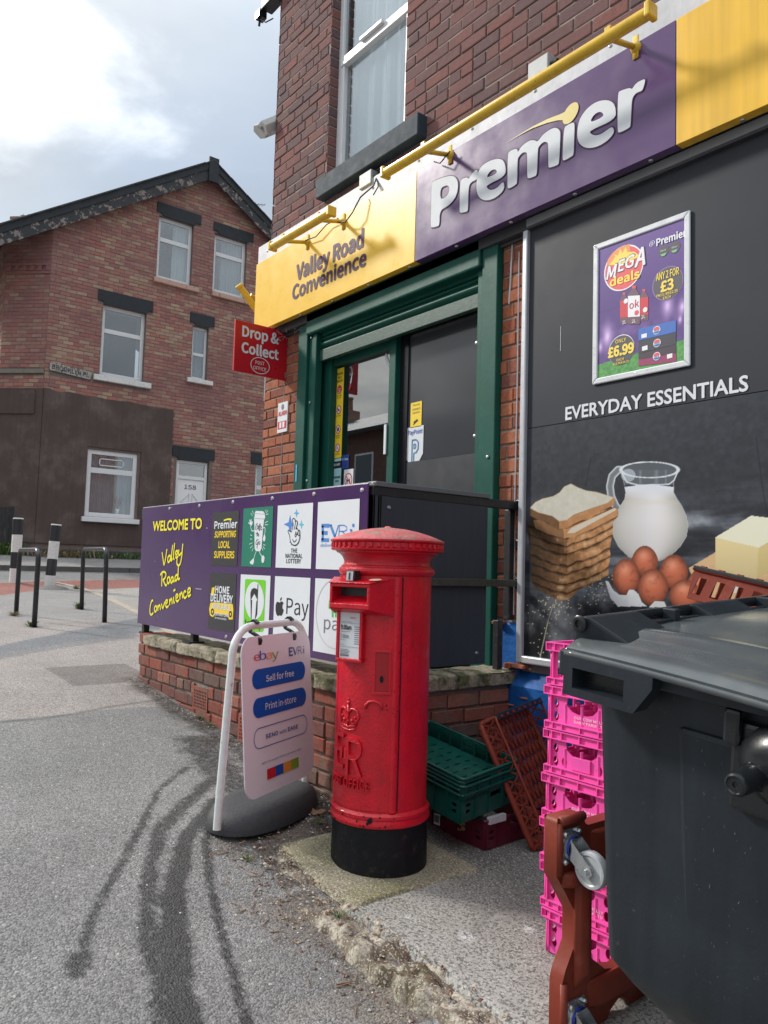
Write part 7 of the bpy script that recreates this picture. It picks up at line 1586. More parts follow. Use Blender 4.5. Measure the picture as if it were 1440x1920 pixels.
# key plate, handle, cypher
def cb_(u0, u1, v0, v1, n0, n1, nm, mt, seg=6, **k):
    m = MB(); A = []
    for i in range(seg+1):
        u = u0+(u1-u0)*i/seg
        for (v, n_) in ((v0, n0), (v1, n0), (v1, n1), (v0, n1)): A.append(Vector(cylp(u, v, n_).tolist()))
    fs = []
    for i in range(seg):
        for j in range(4): fs.append((i*4+j, i*4+(j+1) % 4, (i+1)*4+(j+1) % 4, (i+1)*4+j))
    fs += [(3, 2, 1, 0), tuple(seg*4+j for j in range(4))]; m.add(A, fs); return m.build(nm, mt, pb, clean=True, **k)
ku0, ku1 = .074, .128
cb_(ku0, ku1, .800, .955, .0035, .0052, 'lock_recess', mat('lock_recess_red', (.34, .006, .012), .4, .1), 5)
for a in ((ku0-.008, ku0, .795, .962), (ku1, ku1+.008, .795, .962), (ku0-.008, ku1+.008, .955, .965), (ku0-.010, ku1+.010, .786, .798)): cb_(*a, .002, .0085, 'lock_frame', RED, 4, bevel=.002)
c = .100; m = MB(); m.add([Vector(cylp(c+x, .848+y, .0058).tolist()) for x, y in ell(0, 0, .008, .015, 12)], [tuple(range(12))]); m.build('keyhole_escutcheon', BASEB, pb)
m = MB(); m.tube([Vector(cylp(u, v, .006).tolist()) for u, v in ((.038, .728), (.040, .744), (.055, .757), (.075, .760), (.095, .752), (.104, .742), (.103, .728))], .006, 8); m.build('door_handle', RED, pb, smooth=True)
def emb(s, u0, u1, v0, v1, bold, d=.012): return text(s, PW, u0, u1, v0, v1, RED, pb, name='raised_letter', bold=0, ext=.05, depth=d, off=0, fn=lambda u, v, n: cylp(u, v, .001+n))
emb('E', -.115, -.060, .475, .615, .004); emb('R', -.045, .032, .455, .605, .004); emb('I', -.080, -.066, .515, .562, .0, .013); emb('I', -.054, -.040, .515, .562, .0, .013)
emb('POST OFFICE', -.152, .066, .405, .443, .012)
m = MB()
def cl(pts, r): m.tube([Vector(cylp(u, v, .004).tolist()) for u, v in pts], r, 6)
cx = -.046
cl([(cx-.040, .640), (cx-.02, .634), (cx, .632), (cx+.02, .634), (cx+.040, .640)], .0055); cl([(cx-.042, .653), (cx, .645), (cx+.042, .653)], .005)
cl([(cx-.040, .655), (cx-.056, .690), (cx-.045, .715), (cx-.022, .720), (cx, .700)], .0055); cl([(cx+.040, .655), (cx+.056, .690), (cx+.045, .715), (cx+.022, .720), (cx, .700)], .0055); cl([(cx, .650), (cx, .735)], .005)
for (u, v, r_) in ((0, .742, .0085), (0, .757, .005), (-.022, .672, .008), (.022, .672, .008), (-.038, .685, .006), (.038, .685, .006), (0, .668, .007), (-.03, .660, .005), (.03, .660, .005), (-.052, .703, .004), (.052, .703, .004), (-.035, .722, .004), (.035, .722, .004), (-.012, .712, .004), (.012, .712, .004)):
    c_ = Vector(cylp(cx+u, v, .003).tolist()); m.lathe([(0, -r_), (r_*.8, -r_*.6), (r_, 0), (r_*.8, r_*.6), (0, r_)], c_, 8)
m.build('crown_relief', RED, pb, smooth=True)
m = MB(); rg = random.Random(12)
for (u, v, s) in ((.070, .290, .012), (.062, .278, .008), (.075, .300, .006), (-.10, .292, .004), (.02, .283, .005), (.122, .745, .004), (.124, .728, .004), (-.05, .296, .005))+tuple((rg.uniform(-.17, .17), rg.choice([.266, .270, .300, .305]), rg.uniform(.0015, .005)) for _ in range(26))+tuple((rg.choice([.150, .157, .166])+rg.uniform(-.003, .003), rg.uniform(.34, 1.2), rg.uniform(.001, .003)) for _ in range(24)):
    c_ = [Vector(cylp(u+s*math.cos(t)*rg.uniform(.5, 1), v+s*math.sin(t)*rg.uniform(.6, 1.2), .0155 if v < .31 else .0105).tolist()) for t in [k*math.pi/4 for k in range(8)]]; m.add(c_, [tuple(range(8))])
m.build('paint_chip', BASEB, pb)

# ------------------------------------------------------------------ PAVEMENT SIGN (swinging board in a tube frame on a rubber base)
AC = Vector((-3.25, -1.50, 0)); AC.z = H(AC.x, AC.y); dE = Vector((-.45, .893, 0)).normalized(); dN = Vector((dE.y, -dE.x, 0))     # dE along the board, dN towards the viewer
ab = thing('pavement_sign', 'white swinging pavement board in a white tube frame on a grey rubber base', 'sign', AC)
def Q(a, n, z): return AC+dE*a+dN*n+Vector((0, 0, z))
m = MB(); vs = []; rings = 12; seg = 56
prof = [(1.0, .0), (1.0, .02), (.985, .045), (.93, .078), (.80, .100), (.55, .108), (.0, .110)]
for (r_, h) in prof:
    for k in range(seg):
        t = 2*math.pi*k/seg; rr_ = (abs(math.cos(t))**2.3+abs(math.sin(t))**2.3)**(-1/2.3); vs.append(Q(.345*r_*math.cos(t)*rr_, .185*r_*math.sin(t)*rr_, h*.9))
fs = [(i*seg+k, i*seg+(k+1) % seg, (i+1)*seg+(k+1) % seg, (i+1)*seg+k) for i in range(len(prof)-1) for k in range(seg)]
m.add(vs, fs); m.build('rubber_base', RUBBER, ab, smooth=True)
HT = .90; m = MB(); pts = []; hw = .355
path = [(-hw-.01, 0, .03), (-hw-.005, 0, .12), (-hw+.035, 0, .62), (-hw+.045, 0, HT-.17)]
for k in range(7): t = rad(180-15*k); path.append((-hw+.045+.14+.14*math.cos(t), 0, HT-.15+.13*math.sin(t)))
path += [(0, 0, HT-.02)]
for k in range(7): t = rad(90-15*k); path.append((hw-.045-.14+.14*math.cos(t), 0, HT-.15+.13*math.sin(t)))
path += [(hw-.045, 0, HT-.17), (hw-.035, 0, .62), (hw+.005, 0, .12), (hw+.01, 0, .03)]
m.tube([Q(*p) for p in path], .0175, 14); m.build('tube_frame', TUBEW, ab, smooth='auto')
TL_ = .085                                      # the board hangs and swings forward a little
zt, zb_ = HT-.065, HT-.065-.70; tv = Vector((0, 0, 1)); 
def bp(a, z): k = (zt-z); return Q(a, .03+k*TL_, z)
Vb = (bp(0, zt)-bp(0, zb_)).normalized(); Nb = dE.cross(Vb).normalized()
if Nb.dot(dN) < 0: Nb = -Nb
PBd = (bp(0, zb_), dE, Vb, Nb); BH = (bp(0, zt)-bp(0, zb_)).length; BWd = .295
bo = plate('board', rrect(-BWd, BWd, 0, BH, .075, 7), [], .006, PINKW, ab, frame(PBd[0], PBd[1], PBd[2], PBd[3]))
PB1 = (PBd[0]+Nb*.0035, dE, Vb, Nb)
def bt(s, x0, x1, y0, y1, mt, **k): return text(s, PB1, -BWd+x0*2*BWd, -BWd+x1*2*BWd, BH*y0, BH*y1, mt, bo, off=.002, **k)
for s, a, b, lo, hi, mt in (('e', .155, .235, .845, .885, RED_T), ('b', .232, .325, .845, .905, PILL), ('a', .325, .405, .843, .885, ORANGE_T), ('y', .402, .50, .822, .884, GRN_T)): bt(s, a, b, lo, hi, mt, bold=.0)
m = MB()
def pr_(p): return (-BWd+p[0]*2*BWd, BH*p[1])
def rbb(pts, w_, o_=.002): ribbon(m, [pr_(p) for p in pts], w_, PB1, o_, False)
for s in ([(.665, .842), (.665, .895)], [(.655, .893), (.715, .893)], [(.66, .869), (.705, .869)], [(.655, .844), (.715, .844)], [(.725, .895), (.755, .842)]): rbb(s, .008)
for s in ([(.785, .895), (.755, .842)], [(.80, .895), (.80, .842)], [(.80, .894), (.84, .890), (.85, .878), (.835, .868), (.80, .868)], [(.825, .868), (.86, .842)]): rbb(s, .0035)
rbb([(.89, .842), (.89, .875)], .007); rbb([(.89, .886), (.89, .893)], .008); m.build('logo_lettering', NAVY, bo)
def pill(y0, y1, mt, nm='pill', ins=0): r_ = (y1-y0)*BH/2; return poly3(nm, PB1, rrect(-BWd+.125*2*BWd+ins, -BWd+.90*2*BWd-ins, BH*y0+ins, BH*y1-ins, r_-ins, 10), .0016, mt, bo)
pill(.665, .79, PILL); pill(.485, .61, PILL)
bt('Sell for free', .31, .72, .700, .745, WHITE, bold=.02); bt('Print in-store', .29, .74, .522, .568, WHITE, bold=.01)
m = MB(); r_ = .0625*BH; q = rrect(-BWd+.125*2*BWd, -BWd+.90*2*BWd, BH*.295, BH*.42, r_-.001, 10); ribbon(m, q+[q[0]], .0035, PB1, .002, False); m.build('pill_outline', NAVY, bo)
bt('SEND', .28, .455, .342, .370, NAVY, bold=.03); bt('with', .475, .575, .342, .367, NAVY); bt('EASE', .60, .755, .342, .370, NAVY, bold=.03)
bt('Sell for free excludes vehicles and business sellers', .22, .79, .192, .205, NAVY)
for i, mt in enumerate((RED_T, PILL, ORANGE_T, GRN_T)):
    a = .285+.115*i; poly3('colour_square', PB1, [pr_((a, .085)), pr_((a+.115, .085)), pr_((a+.115, .150)), pr_((a, .150))], .0018, mt, bo)
for a in (-.15, .15):
    m = MB(); t = Q(a, 0, HT-.02)
    pr = [t+dN*.022+Vector((0, 0, .012)), t+Vector((0, 0, .026)), t-dN*.022+Vector((0, 0, .008)), t-dN*.020-Vector((0, 0, .028)), t+dN*.02-Vector((0, 0, .045)), t+dN*.038-Vector((0, 0, .062)), t+dN*.032-Vector((0, 0, .085))]
    for s in range(len(pr)-1): m.bar(pr[s], pr[s+1], .026, .010, dN)
    m.build('hook', BLACKG, ab, bevel=.002)

# ------------------------------------------------------------------ CYCLE HOOPS and BOLLARDS
def hoop(lab, a, b, h, lean=0):
    t = thing('cycle_hoop', lab, 'cycle rack', ((a.x+b.x)/2, (a.y+b.y)/2, H((a.x+b.x)/2, (a.y+b.y)/2)), 'black cycle hoops on the forecourt')
    A = Vector((a.x, a.y, H(a.x, a.y)-.02)); B = Vector((b.x, b.y, H(b.x, b.y)-.02)); d = (B-A); d.z = 0; L_ = d.length; d.normalize(); top = max(A.z, B.z)+h; r = .11; sh = d*lean
    path = [A, Vector((A.x, A.y, top-r))+sh]
    for k in range(1, 7): u = rad(180-15*k); path.append(Vector((A.x, A.y, top-r))+sh+d*(r+r*math.cos(u))+Vector((0, 0, r*math.sin(u))))
    for k in range(6): u = rad(90-15*k); path.append(Vector((B.x, B.y, top-r))+sh+d*(-r+r*math.cos(u))+Vector((0, 0, r*math.sin(u))))
    path += [Vector((B.x, B.y, top-r))+sh, B]; m = MB(); m.tube(path, .0275, 14); m.build('hoop', mat('hoop_black', (.022, .024, .028), .3, .25, 10, .05, 60, col2=(.15, .17, .18), c2s=6, c2lo=.66, c2hi=.7), t, smooth=True)
    for p in (A, B): m = MB(); m.lathe([(.0, .022), (.03, .022), (.045, .02)], p, 12); m.build('foot', BLACKP, t)
ga, gb = gpt(30, 1152), gpt(64, 1176); hoop('black steel cycle hoop nearest the left edge of the photo', ga, gb, .80)
ga, gb = gpt(153, 1143), gpt(196, 1167); hoop('black steel cycle hoop leaning slightly left, beside the welcome board', ga, gb, .82, -.09)
def bollard(lab, px_, py_, top, lean, nick=0, r=.085):
    g = gpt(px_, py_); hh = 1.0; base = Vector((g.x, g.y, H(g.x, g.y)-.03)); t = thing('bollard', lab, 'bollard', base, 'black and white banded bollards by the side street')
    ax = (CR_*lean+Vector((0, 0, 1))).normalized(); X_ = ax.orthogonal().normalized(); Y_ = ax.cross(X_)
    def seg(z0, z1, mt, nm, prof=None): m = MB(); m.lathe(prof or [(r, z0), (r, z1)], base, 28, axis=(X_, Y_, ax)); m.build(nm, mt, t, smooth='auto')
    seg(0, .27 if not nick else .24, WPAINT, 'white_band')
    z = .27 if not nick else .24
    if nick: seg(z, z+.28, BPAINT, 'black_band', [(r*.96, z), (r*.96, z+.25), (r*.80, z+.28)])
    else: seg(z, z+.28, BPAINT, 'black_band')
    seg(z+.28, z+.58, WPAINT, 'white_band'); zt = z+.58; seg(zt, zt+.27, BPAINT, 'black_band'); seg(0, 0, WPAINT, 'top_cap', [(r, zt+.27), (r, zt+.285), (r*.9, zt+.29), (0, zt+.29)])
CR_ = Vector(CR.tolist())
bollard('upright black and white banded bollard behind the left cycle hoop', 27, 1092, 985, .0)
bollard('dented black and white bollard leaning to the right between the two cycle hoops', 92, 1102, 992, .055, 1)
m = MB(); g = gpt(97, 1104); m.lathe([(.30, -.02), (.22, .03), (.10, .05), (0, .05)], g, 20); o = m.build('tarmac_mound', ASPH, None, smooth=True); at = o.data.color_attributes.new('Col', 'FLOAT_COLOR', 'POINT'); at.data.foreach_set('color', np.tile(np.array([.17, .16, .15, 1], np.float32), len(o.data.vertices))); tag(o, 'low hump of broken tarmac round the foot of the leaning bollard', kind='structure')
# ------------------------------------------------------------------ CRATES
def pinkcrate(lab, x, y, z, kind, rot=0, last=False):
    W_, D_, h = .285, .34, .146; R_ = Matrix.Rotation(rot, 3, 'Z')
    t = thing('milk_crate', lab, 'crate', (x, y, z), 'pink milk crates in the tall stack', rot=R_)
    def side(F, w_, nm, full=True):
        col = []
        for cx in (.036, w_-.036):
            for cy in (.045, .088) if kind == 'B' else (.042, .085): col.append(ell(cx, cy, .011, .016, 12))
        if kind == 'A': hs = [[(.075, .118), (.075, .088), (.100, .066), (w_-.100, .066), (w_-.075, .088), (w_-.075, .118)], ell(.072, .044, .011, .016, 12), ell(w_-.072, .044, .011, .016, 12)]
        elif kind == 'T': hs = [[(.030, .030), (.030, .116), (.052, .116), (.052, .030)], [(.088, .118), (.088, .098), (.120, .074), (w_-.100, .074), (w_-.080, .098), (w_-.080, .118)], ell(.082, .052, .011, .018, 12)]; col = col[2:]
        else: hs = [[(.085, .118), (.078, .088), (.100, .068), (.125, .062), (w_-.125, .062), (w_-.100, .068), (w_-.078, .088), (w_-.085, .118)]]
        if kind == 'A': hs[0] = [(.078, .116), (.082, .086), (.104, .070), (w_-.104, .070), (w_-.082, .086), (w_-.078, .116)]
        plate(nm, [(0, .004), (w_, .004), (w_, .140), (0, .140)], col+hs, .004, PINK, t, F, local=True)
    X_, Y_, Z_ = Vector((1, 0, 0)), Vector((0, 1, 0)), Vector((0, 0, 1))
    side(frame(Vector((0, .008, 0)), X_, Z_, -Y_), W_, 'side_panel'); side(frame(Vector((0, D_-.008, 0)), X_, Z_, -Y_), W_, 'side_panel')
    side(frame(Vector((.008, 0, 0)), Y_, Z_, X_), D_, 'side_panel'); side(frame(Vector((W_-.008, 0, 0)), Y_, Z_, X_), D_, 'side_panel')
    def band(z0, z1, nm, e=.009):
        m = MB(); n = 0
        for (zz) in (z0, z1): 
            m.box(-e, W_+e, -e, .006, zz-.0018, zz+.0018); m.box(-e, W_+e, D_-.006, D_+e, zz-.0018, zz+.0018); m.box(-e, .006, .006, D_-.006, zz-.0018, zz+.0018); m.box(W_-.006, W_+e, .006, D_-.006, zz-.0018, zz+.0018)
        m.box(-.0, W_, .0, .004, z0, z1); m.box(0, W_, D_-.004, D_, z0, z1); m.box(0, .004, .004, D_-.004, z0, z1); m.box(W_-.004, W_, .004, D_-.004, z0, z1)
        for fx in (-.034, .10, .24, .5, .76, .90, 1.034):
            xx_ = min(max(fx*W_, -e+.002), W_+e-.002); m.box(xx_-.0018, xx_+.0018, -e, 0, z0+.0018, z1-.0018); m.box(xx_-.0018, xx_+.0018, D_, D_+e, z0+.0018, z1-.0018)
        for fy in (0, .2, .4, .6, .8, 1): yy_ = fy*D_; m.box(-e, 0, yy_-.0018, yy_+.0018, z0+.0018, z1-.0018); m.box(W_, W_+e, yy_-.0018, yy_+.0018, z0+.0018, z1-.0018)
        m.build(nm, PINK, t, local=True)
    band(.117, .143, 'rim_band')
    if not last: band(.003, .024, 'base_band', .007)
    m = MB()
    for i in range(1, 4): m.box(W_*i/4-.0015, W_*i/4+.0015, .012, D_-.012, .012, .075)
    for i in range(1, 5): m.box(.012, W_-.012, D_*i/5-.0015, D_*i/5+.0015, .010, .07)
    for i in range(5):
        for j in range(6): cx, cy = .008+(W_-.016)*i/4, .008+(D_-.016)*j/5; m.tube([(cx, cy, .008), (cx, cy, .09)], .006, 6)
    m.build('divider_grid', PINK, t, local=True)
    for (cx, cy) in ((.02, .0), (W_-.02, .0)):
        m = MB(); m.box(cx-.002, cx+.002, -.006, .006, .025, .117); m.build('corner_rib', PINK, t, local=True)
    if kind == 'B':
        P_ = (Vector((0, .0055, 0)), X_, Z_, -Y_); text('OUR COW MOLLY', P_, .112, .238, .047, .0565, WHITE_L, t, bold=.02, local=True); text('DAIRY FARM LTD', P_, .112, .236, .033, .0425, WHITE_L, t, bold=.02, local=True)
    else:
        m = MB(); m.box(.104, W_-.104, -.001, .006, .028, .070); m.build('label_box', PINK, t, local=True, bevel=.001)
        P_ = (Vector((0, -.001, 0)), X_, Z_, -Y_)
    return t
WHITE_L = mat('pale_pink_print', (.85, .62, .72), .5)
names = ['bottom pink milk crate of the stack, standing on the concrete behind the dolly', 'second pink milk crate from the bottom, behind the waist of the dolly', 'third pink milk crate from the bottom, beside the dolly wheel', 'fourth pink milk crate from the bottom, partly covered by the top of the dolly', 'third pink milk crate from the top, below the crate with the clear white farm name', 'second pink milk crate from the top, with a clear white farm name', 'topmost pink milk crate, open and against the bin handle']
kinds = ['A', 'B', 'A', 'B', 'A', 'B', 'T']; z = H(-1.7, -1.25)+.008
for i in range(7):
    pinkcrate(names[i], -1.772+[.004, -.008, -.006, -.004, -.002, .0, .008][i], -1.27+[0, .003, -.004, 0, .004, .002, 0][i], z, kinds[i], rad([0, .6, -.5, .4, 0, -.4, .5][i]), last=(i == 0)); z += .1475

def tray(name, lab, O, e1, e2, up, L1, L2, h, mt, group=None, slots=(9, 4), trim=None, lat=False, cat='crate', thin=False, ribs=True, wallh=1.0, inset=.02):
    # open tray; local x along e1, y along e2, z up; origin at the near bottom corner
    R_ = Matrix((e1, e2, up)).transposed(); t = thing(name, lab, cat, O, group, rot=R_)
    hs = []
    if lat:
        m = MB(); n1 = 1; n2 = int(L2/.042)
        def clipseg(x0, y0, dx, dy):
            ts = []
            for (p, d, a, b) in ((x0, dx, .0, L1), (y0, dy, .0, L2)):
                if abs(d) < 1e-9: continue
                ts.append(sorted(((a-p)/d, (b-p)/d)))
            a = max(q[0] for q in ts); b = min(q[1] for q in ts); return (a, b) if b > a else None
        for k in range(-14, 26):
            for s in (1, -1):
                x0 = k*.052; dx, dy = .42, s*1.0
                y0 = 0 if s > 0 else L2
                c = clipseg(x0, y0, dx*1.0, dy*1.0)
                if c and c[1]-c[0] > .03: m.bar((x0+dx*c[0], y0+dy*c[0], .004), (x0+dx*c[1], y0+dy*c[1], .004), .0075, .012)
        for i in range(1, 5): m.box(L1*i/5-.003, L1*i/5+.003, 0, L2, -.002, .010)
        m.build('lattice_base', mt, t, local=True)
    else:
        nx, ny = slots
        for i in range(nx):
            for j in range(ny):
                cx = L1*(i+1)/(nx+1); cy = L2*(j+1)/(ny+1); hs.append([(cx-.004, cy-.018), (cx+.004, cy-.018), (cx+.004, cy+.018), (cx-.004, cy+.018)])
        plate('base', [(0, 0), (L1, 0), (L1, L2), (0, L2)], hs, .004, mt, t, Matrix.Translation((0, 0, .004)), local=True)
    X_, Y_, Z_ = Vector((1, 0, 0)), Vector((0, 1, 0)), Vector((0, 0, 1))
    if thin:
        for (A_, B_) in (((0, 0), (L1, 0)), ((0, L2), (L1, L2)), ((0, 0), (0, L2)), ((L1, 0), (L1, L2))):
            a = Vector((A_[0], A_[1], 0)); b = Vector((B_[0], B_[1], 0)); n = int((b-a).length/.05); m = MB(); d = (b-a)/n
            for i in range(n): m.bar(a+d*i+Vector((0, 0, .004)), a+d*(i+1)+Vector((0, 0, h-.006)), .004, .008); m.bar(a+d*(i+1)+Vector((0, 0, .004)), a+d*i+Vector((0, 0, h-.006)), .004, .008)
            m.build('wall', mt, t, local=True)
        m = MB(); pts = [Vector((x+L1/2, y+L2/2, .002)) for x, y in rrect(-L1/2, L1/2, -L2/2, L2/2, .03, 4)]; m.tube(pts+[pts[0]], .015, 8, caps=False); m.build('base_rod', mt, t, smooth=True, local=True)
    for (F, w_) in () if thin else ((frame(Vector((0, 0, 0)), X_, Z_, -Y_), L1), (frame(Vector((0, L2, 0)), X_, Z_, -Y_), L1), (frame(Vector((0, 0, 0)), Y_, Z_, X_), L2), (frame(Vector((L1, 0, 0)), Y_, Z_, X_), L2)):
        hs = []; n = int(w_/.075)
        for i in range(n):
            cx = w_*(i+.5)/n
            if lat: hs.append([(cx-.026, .022), (cx+.010, .022), (cx+.026, h-.03), (cx-.010, h-.03)])
            elif i in (0, n-1): hs += [[(cx-.014, h*.30), (cx+.014, h*.30), (cx+.014, h*.42), (cx-.014, h*.42)], [(cx-.014, h*.52), (cx+.014, h*.52), (cx+.014, h*.64), (cx-.014, h*.64)]]
            elif i == n//2: hs.append([(cx-.045, h*.55), (cx+.045, h*.55), (cx+.045, h*.80), (cx-.045, h*.80)])
        plate('wall', [(0, 0), (w_, 0), (w_, h-.004), (0, h-.004)], hs, .004, mt, t, F, local=True)
        if ribs and not lat:
            m = MB()
            for i in range(n+1):
                cx = min(max(w_*i/n, .004), w_-.004)
                a = F @ Vector((cx, .004, .004)); b = F @ Vector((cx, h-.006, .004)); m.bar(a, b, .003, .012, F.to_3x3() @ Vector((0, 0, 1)))
            m.build('rib', mt, t, local=True)
    rr = .0065; m = MB(); e = .008; pts = [Vector((x+L1/2, y+L2/2, h)) for x, y in rrect(-L1/2-e, L1/2+e, -L2/2-e, L2/2+e, .025, 4)]; m.tube(pts+[pts[0]], rr, 8, caps=False); m.build('rim', mt, t, smooth=True, local=True)
    if trim:
        for (p0, p1) in trim:
            m = MB(); a = Vector((p0[0]*L1, p0[1]*L2, h+.006)); b = Vector((p1[0]*L1, p1[1]*L2, h+.006)); m.bar(a, b, .030, .016); 
            m.build('black_trim', BTRIM, t, bevel=.003, local=True); m = MB(); k = 8
            for i in range(k): c = a.lerp(b, (i+.5)/k); d = (b-a).normalized()*.011; m.bar(c-d, c+d, .018, .008) if False else m.bar(c-d+Vector((0, 0, .009)), c+d+Vector((0, 0, .009)), .012, .006)
            m.build('rim_stud', mt, t, local=True)
    return t
def ob3(deg, s1=0, s2=0):
    a = rad(deg); e2 = Vector((math.cos(a), math.sin(a), s2)).normalized(); e1 = Vector((-math.sin(a), math.cos(a), s1)); e1 = (e1-e2*e1.dot(e2)).normalized(); return e1, e2
# maroon tray on the ground (near corner, long side going left, short side towards the wall)
g = gpt(909, 1600); e1, e2 = ob3(92.5); up = Vector((0, 0, 1)); B0 = Vector((g.x, g.y, H(g.x, g.y)+.01))
# right handed frame: x runs from the far left end to the near corner
L1, L2 = .58, .40
mt_ = tray('bakery_tray', 'maroon plastic tray with chipped black rim on the ground below the green trays', B0+e1*L1, -e1, e2, up, L1, L2, .125, MAROON, trim=[((0, 0), (1, 0))])
m = MB(); P_ = (Vector((0, -.0085, 0)), Vector((1, 0, 0)), Vector((0, 0, 1)), Vector((0, -1, 0)))
m.add([Vector((x, -.0085, z_)) for x, z_ in ((.265, .035), (.305, .035), (.305, .085), (.265, .085))], [(0, 1, 2, 3)]); m.build('barcode_label', WHITE, mt_, local=True)
m = MB()
for i in range(9): m.box(.268+.0038*i, .270+.0038*i, -.0095, -.009, .045, .08)
m.build('barcode', BLACK_T, mt_, local=True)
m = MB(); rg = random.Random(6)
for i in range(14): x = .40+rg.random()*.07; z_ = .045+rg.random()*.04; m.box(x, x+.008, -.0068, -.0062, z_, z_+rg.uniform(.004, .014))
m.build('worn_print', mat('worn_print', (.45, .32, .12), .6), mt_, local=True)
m = MB()
for (x, w_) in ((.37, .03), (.44, .05), (.50, .02)): 
    m.box(x, x+w_, -.019, .012, .1385, .1405); m.box(x, x+w_*.8, -.0175, -.0165, .125, .139)
m.box(L1-.002, L1+.018, .01, .12, .112, .142); m.build('torn_label', WHITE_D, mt_, local=True)
# green nested trays
C0 = Vector((-2.46, -.985, .40)); e1, e2 = ob3(94, .156, .087); up = (-e1).cross(e2); up = up if up.z > 0 else -up
names = ['topmost green plastic tray of the nested stack, its empty slotted inside showing', 'second green tray from the top of the nested stack', 'third green tray from the top of the nested stack', 'fourth green tray from the top of the nested stack', 'deepest green tray at the bottom of the nested stack, sitting in the maroon tray']
L1, L2 = .56, .36
for i, n_ in enumerate(names):
    off = [0, .017, .034, .052, .075][i]; h = .11 if i < 4 else .13; sh = [0, .004, -.004, .006, 0][i]
    if 0 < i < 4: h = .06
    o = C0-up*(off+h)+e1*sh; tray('plastic_tray', n_, o+e1*L1, -e1, e2, up, L1, L2, h, CGREEN, 'green nested trays beside the ramp wall')
# terracotta tray leaning on the green stack
g = Vector((-2.37, -.63, 0)); g.z = H(g.x, g.y)+.012; ee = Vector((-.358, .934, 0)).normalized(); gg = Vector((-.934, -.358, 0)); ab_ = (gg*.27+Vector((0, 0, .52))).normalized(); nn = ee.cross(ab_); nn = nn if nn.z > 0 else -nn
# frame: x = ee, y = ab_, z = nn
if ee.cross(ab_).dot(nn) < 0: pass
tray('bread_basket', 'terracotta lattice bread basket leaning on edge against the green trays', g+nn*-.0, ee, ab_, nn, .60, .585, .09, TERRA, lat=True, thin=True, trim=[((0, 1), (1, 1))])
# pile of the same baskets behind the bin, top one tipped
for k in range(8):
    tray('bread_basket', ['lowest', 'second', 'third', 'fourth', 'fifth', 'sixth', 'seventh', 'eighth'][k]+' terracotta bread basket from the ground in the pile hidden behind the bin', Vector((-.98+.004*k, -.47, H(-.8, -.4)+.02+.127*k)), Vector((1, 0, 0)), Vector((0, 1, 0)), Vector((0, 0, 1)), .58, .38, .12, TERRA, 'terracotta bread baskets piled behind the bin', lat=True)
a = ony(1303, 1064, -.50); b = ony(1440, 1096, -.50); ex_ = (b-a).normalized(); ey_ = Vector((0, .93, -.1)); ey_ = (ey_-ex_*ey_.dot(ex_)).normalized(); uz = ex_.cross(ey_); uz = uz if uz.z > 0 else -uz
tray('bread_basket', 'tipped terracotta bread basket with black rim showing over the back of the bin', a-uz*.125, ex_, ey_, uz, .60, .40, .12, TERRA, lat=True, trim=[((0, 0), (1, 0))])

# ------------------------------------------------------------------ DOLLY standing on edge
DX = -1.44; DYN = -1.66; dl = thing('wheeled_dolly', 'terracotta plastic wheeled dolly stood on end against the pink crates', 'dolly', (DX, -1.5, H(DX, -1.5)))
zb = H(DX, -1.6)+.004; FD = frame(Vector((DX, DYN, zb)), Vector((0, 1, 0)), Vector((0, 0, 1)), Vector((1, 0, 0)))
oh = [(.045, 0), (.24, 0), (.265, .03), (.31, .055), (.355, .03), (.38, 0), (.575, 0), (.575, .17), (.565, .20), (.525, .26), (.525, .345), (.565, .42), (.62, .46), (.62, .615), (.49, .615), (.48, .575), (.14, .575), (.13, .615), (.015, .615), (.015, .46), (.045, .42), (.098, .345), (.098, .26), (.058, .20), (.045, .17)]
hole = [(.175, .20), (.235, .155), (.31, .135), (.385, .155), (.445, .20), (.455, .30), (.445, .40), (.385, .46), (.31, .48), (.235, .46), (.175, .40), (.165, .30)]
plate('deck', oh, [hole], .045, TERRA, dl, FD, bevel=.012)
m = MB(); B_ = lambda y, z, x: Vector((DX+x, DYN+y, zb+z))
for pts, r_ in (([(.055, .0, .02), (.055, .165, .02)], .012), ([(.027, .46, .02), (.027, .60, .02)], .012), ([(.025, .607, .025), (.125, .607, .025)], .014)):
    m.tube([B_(*p) for p in pts], r_, 8)
m.build('edge_bead', TERRA, dl, smooth='auto')
def hump(y0, y1, z0, z1, d, nm='web', tp=.4):
    m = MB(); cy, cz = (y0+y1)/2, (z0+z1)/2; P_ = []
    for (k, x) in ((1, .02), (tp, .022+d)):
        for (yy, zz) in ((y0, z0), (y1, z0), (y1, z1), (y0, z1)): P_.append(B_(cy+(yy-cy)*k, cz+(zz-cz)*(k*.5+.5), x))
    m.hexa([P_[0], P_[1], P_[2], P_[3], P_[4], P_[5], P_[6], P_[7]]); m.build(nm, TERRA, dl, bevel=.012, clean=True, smooth='auto')
hump(.085, .165, .13, .50, .028); hump(.455, .57, .13, .50, .028); hump(.15, .47, .06, .15, .02, tp=.7); hump(.03, .15, .42, .47, .03, tp=.5); hump(.16, .46, .47, .56, .012, tp=.8)
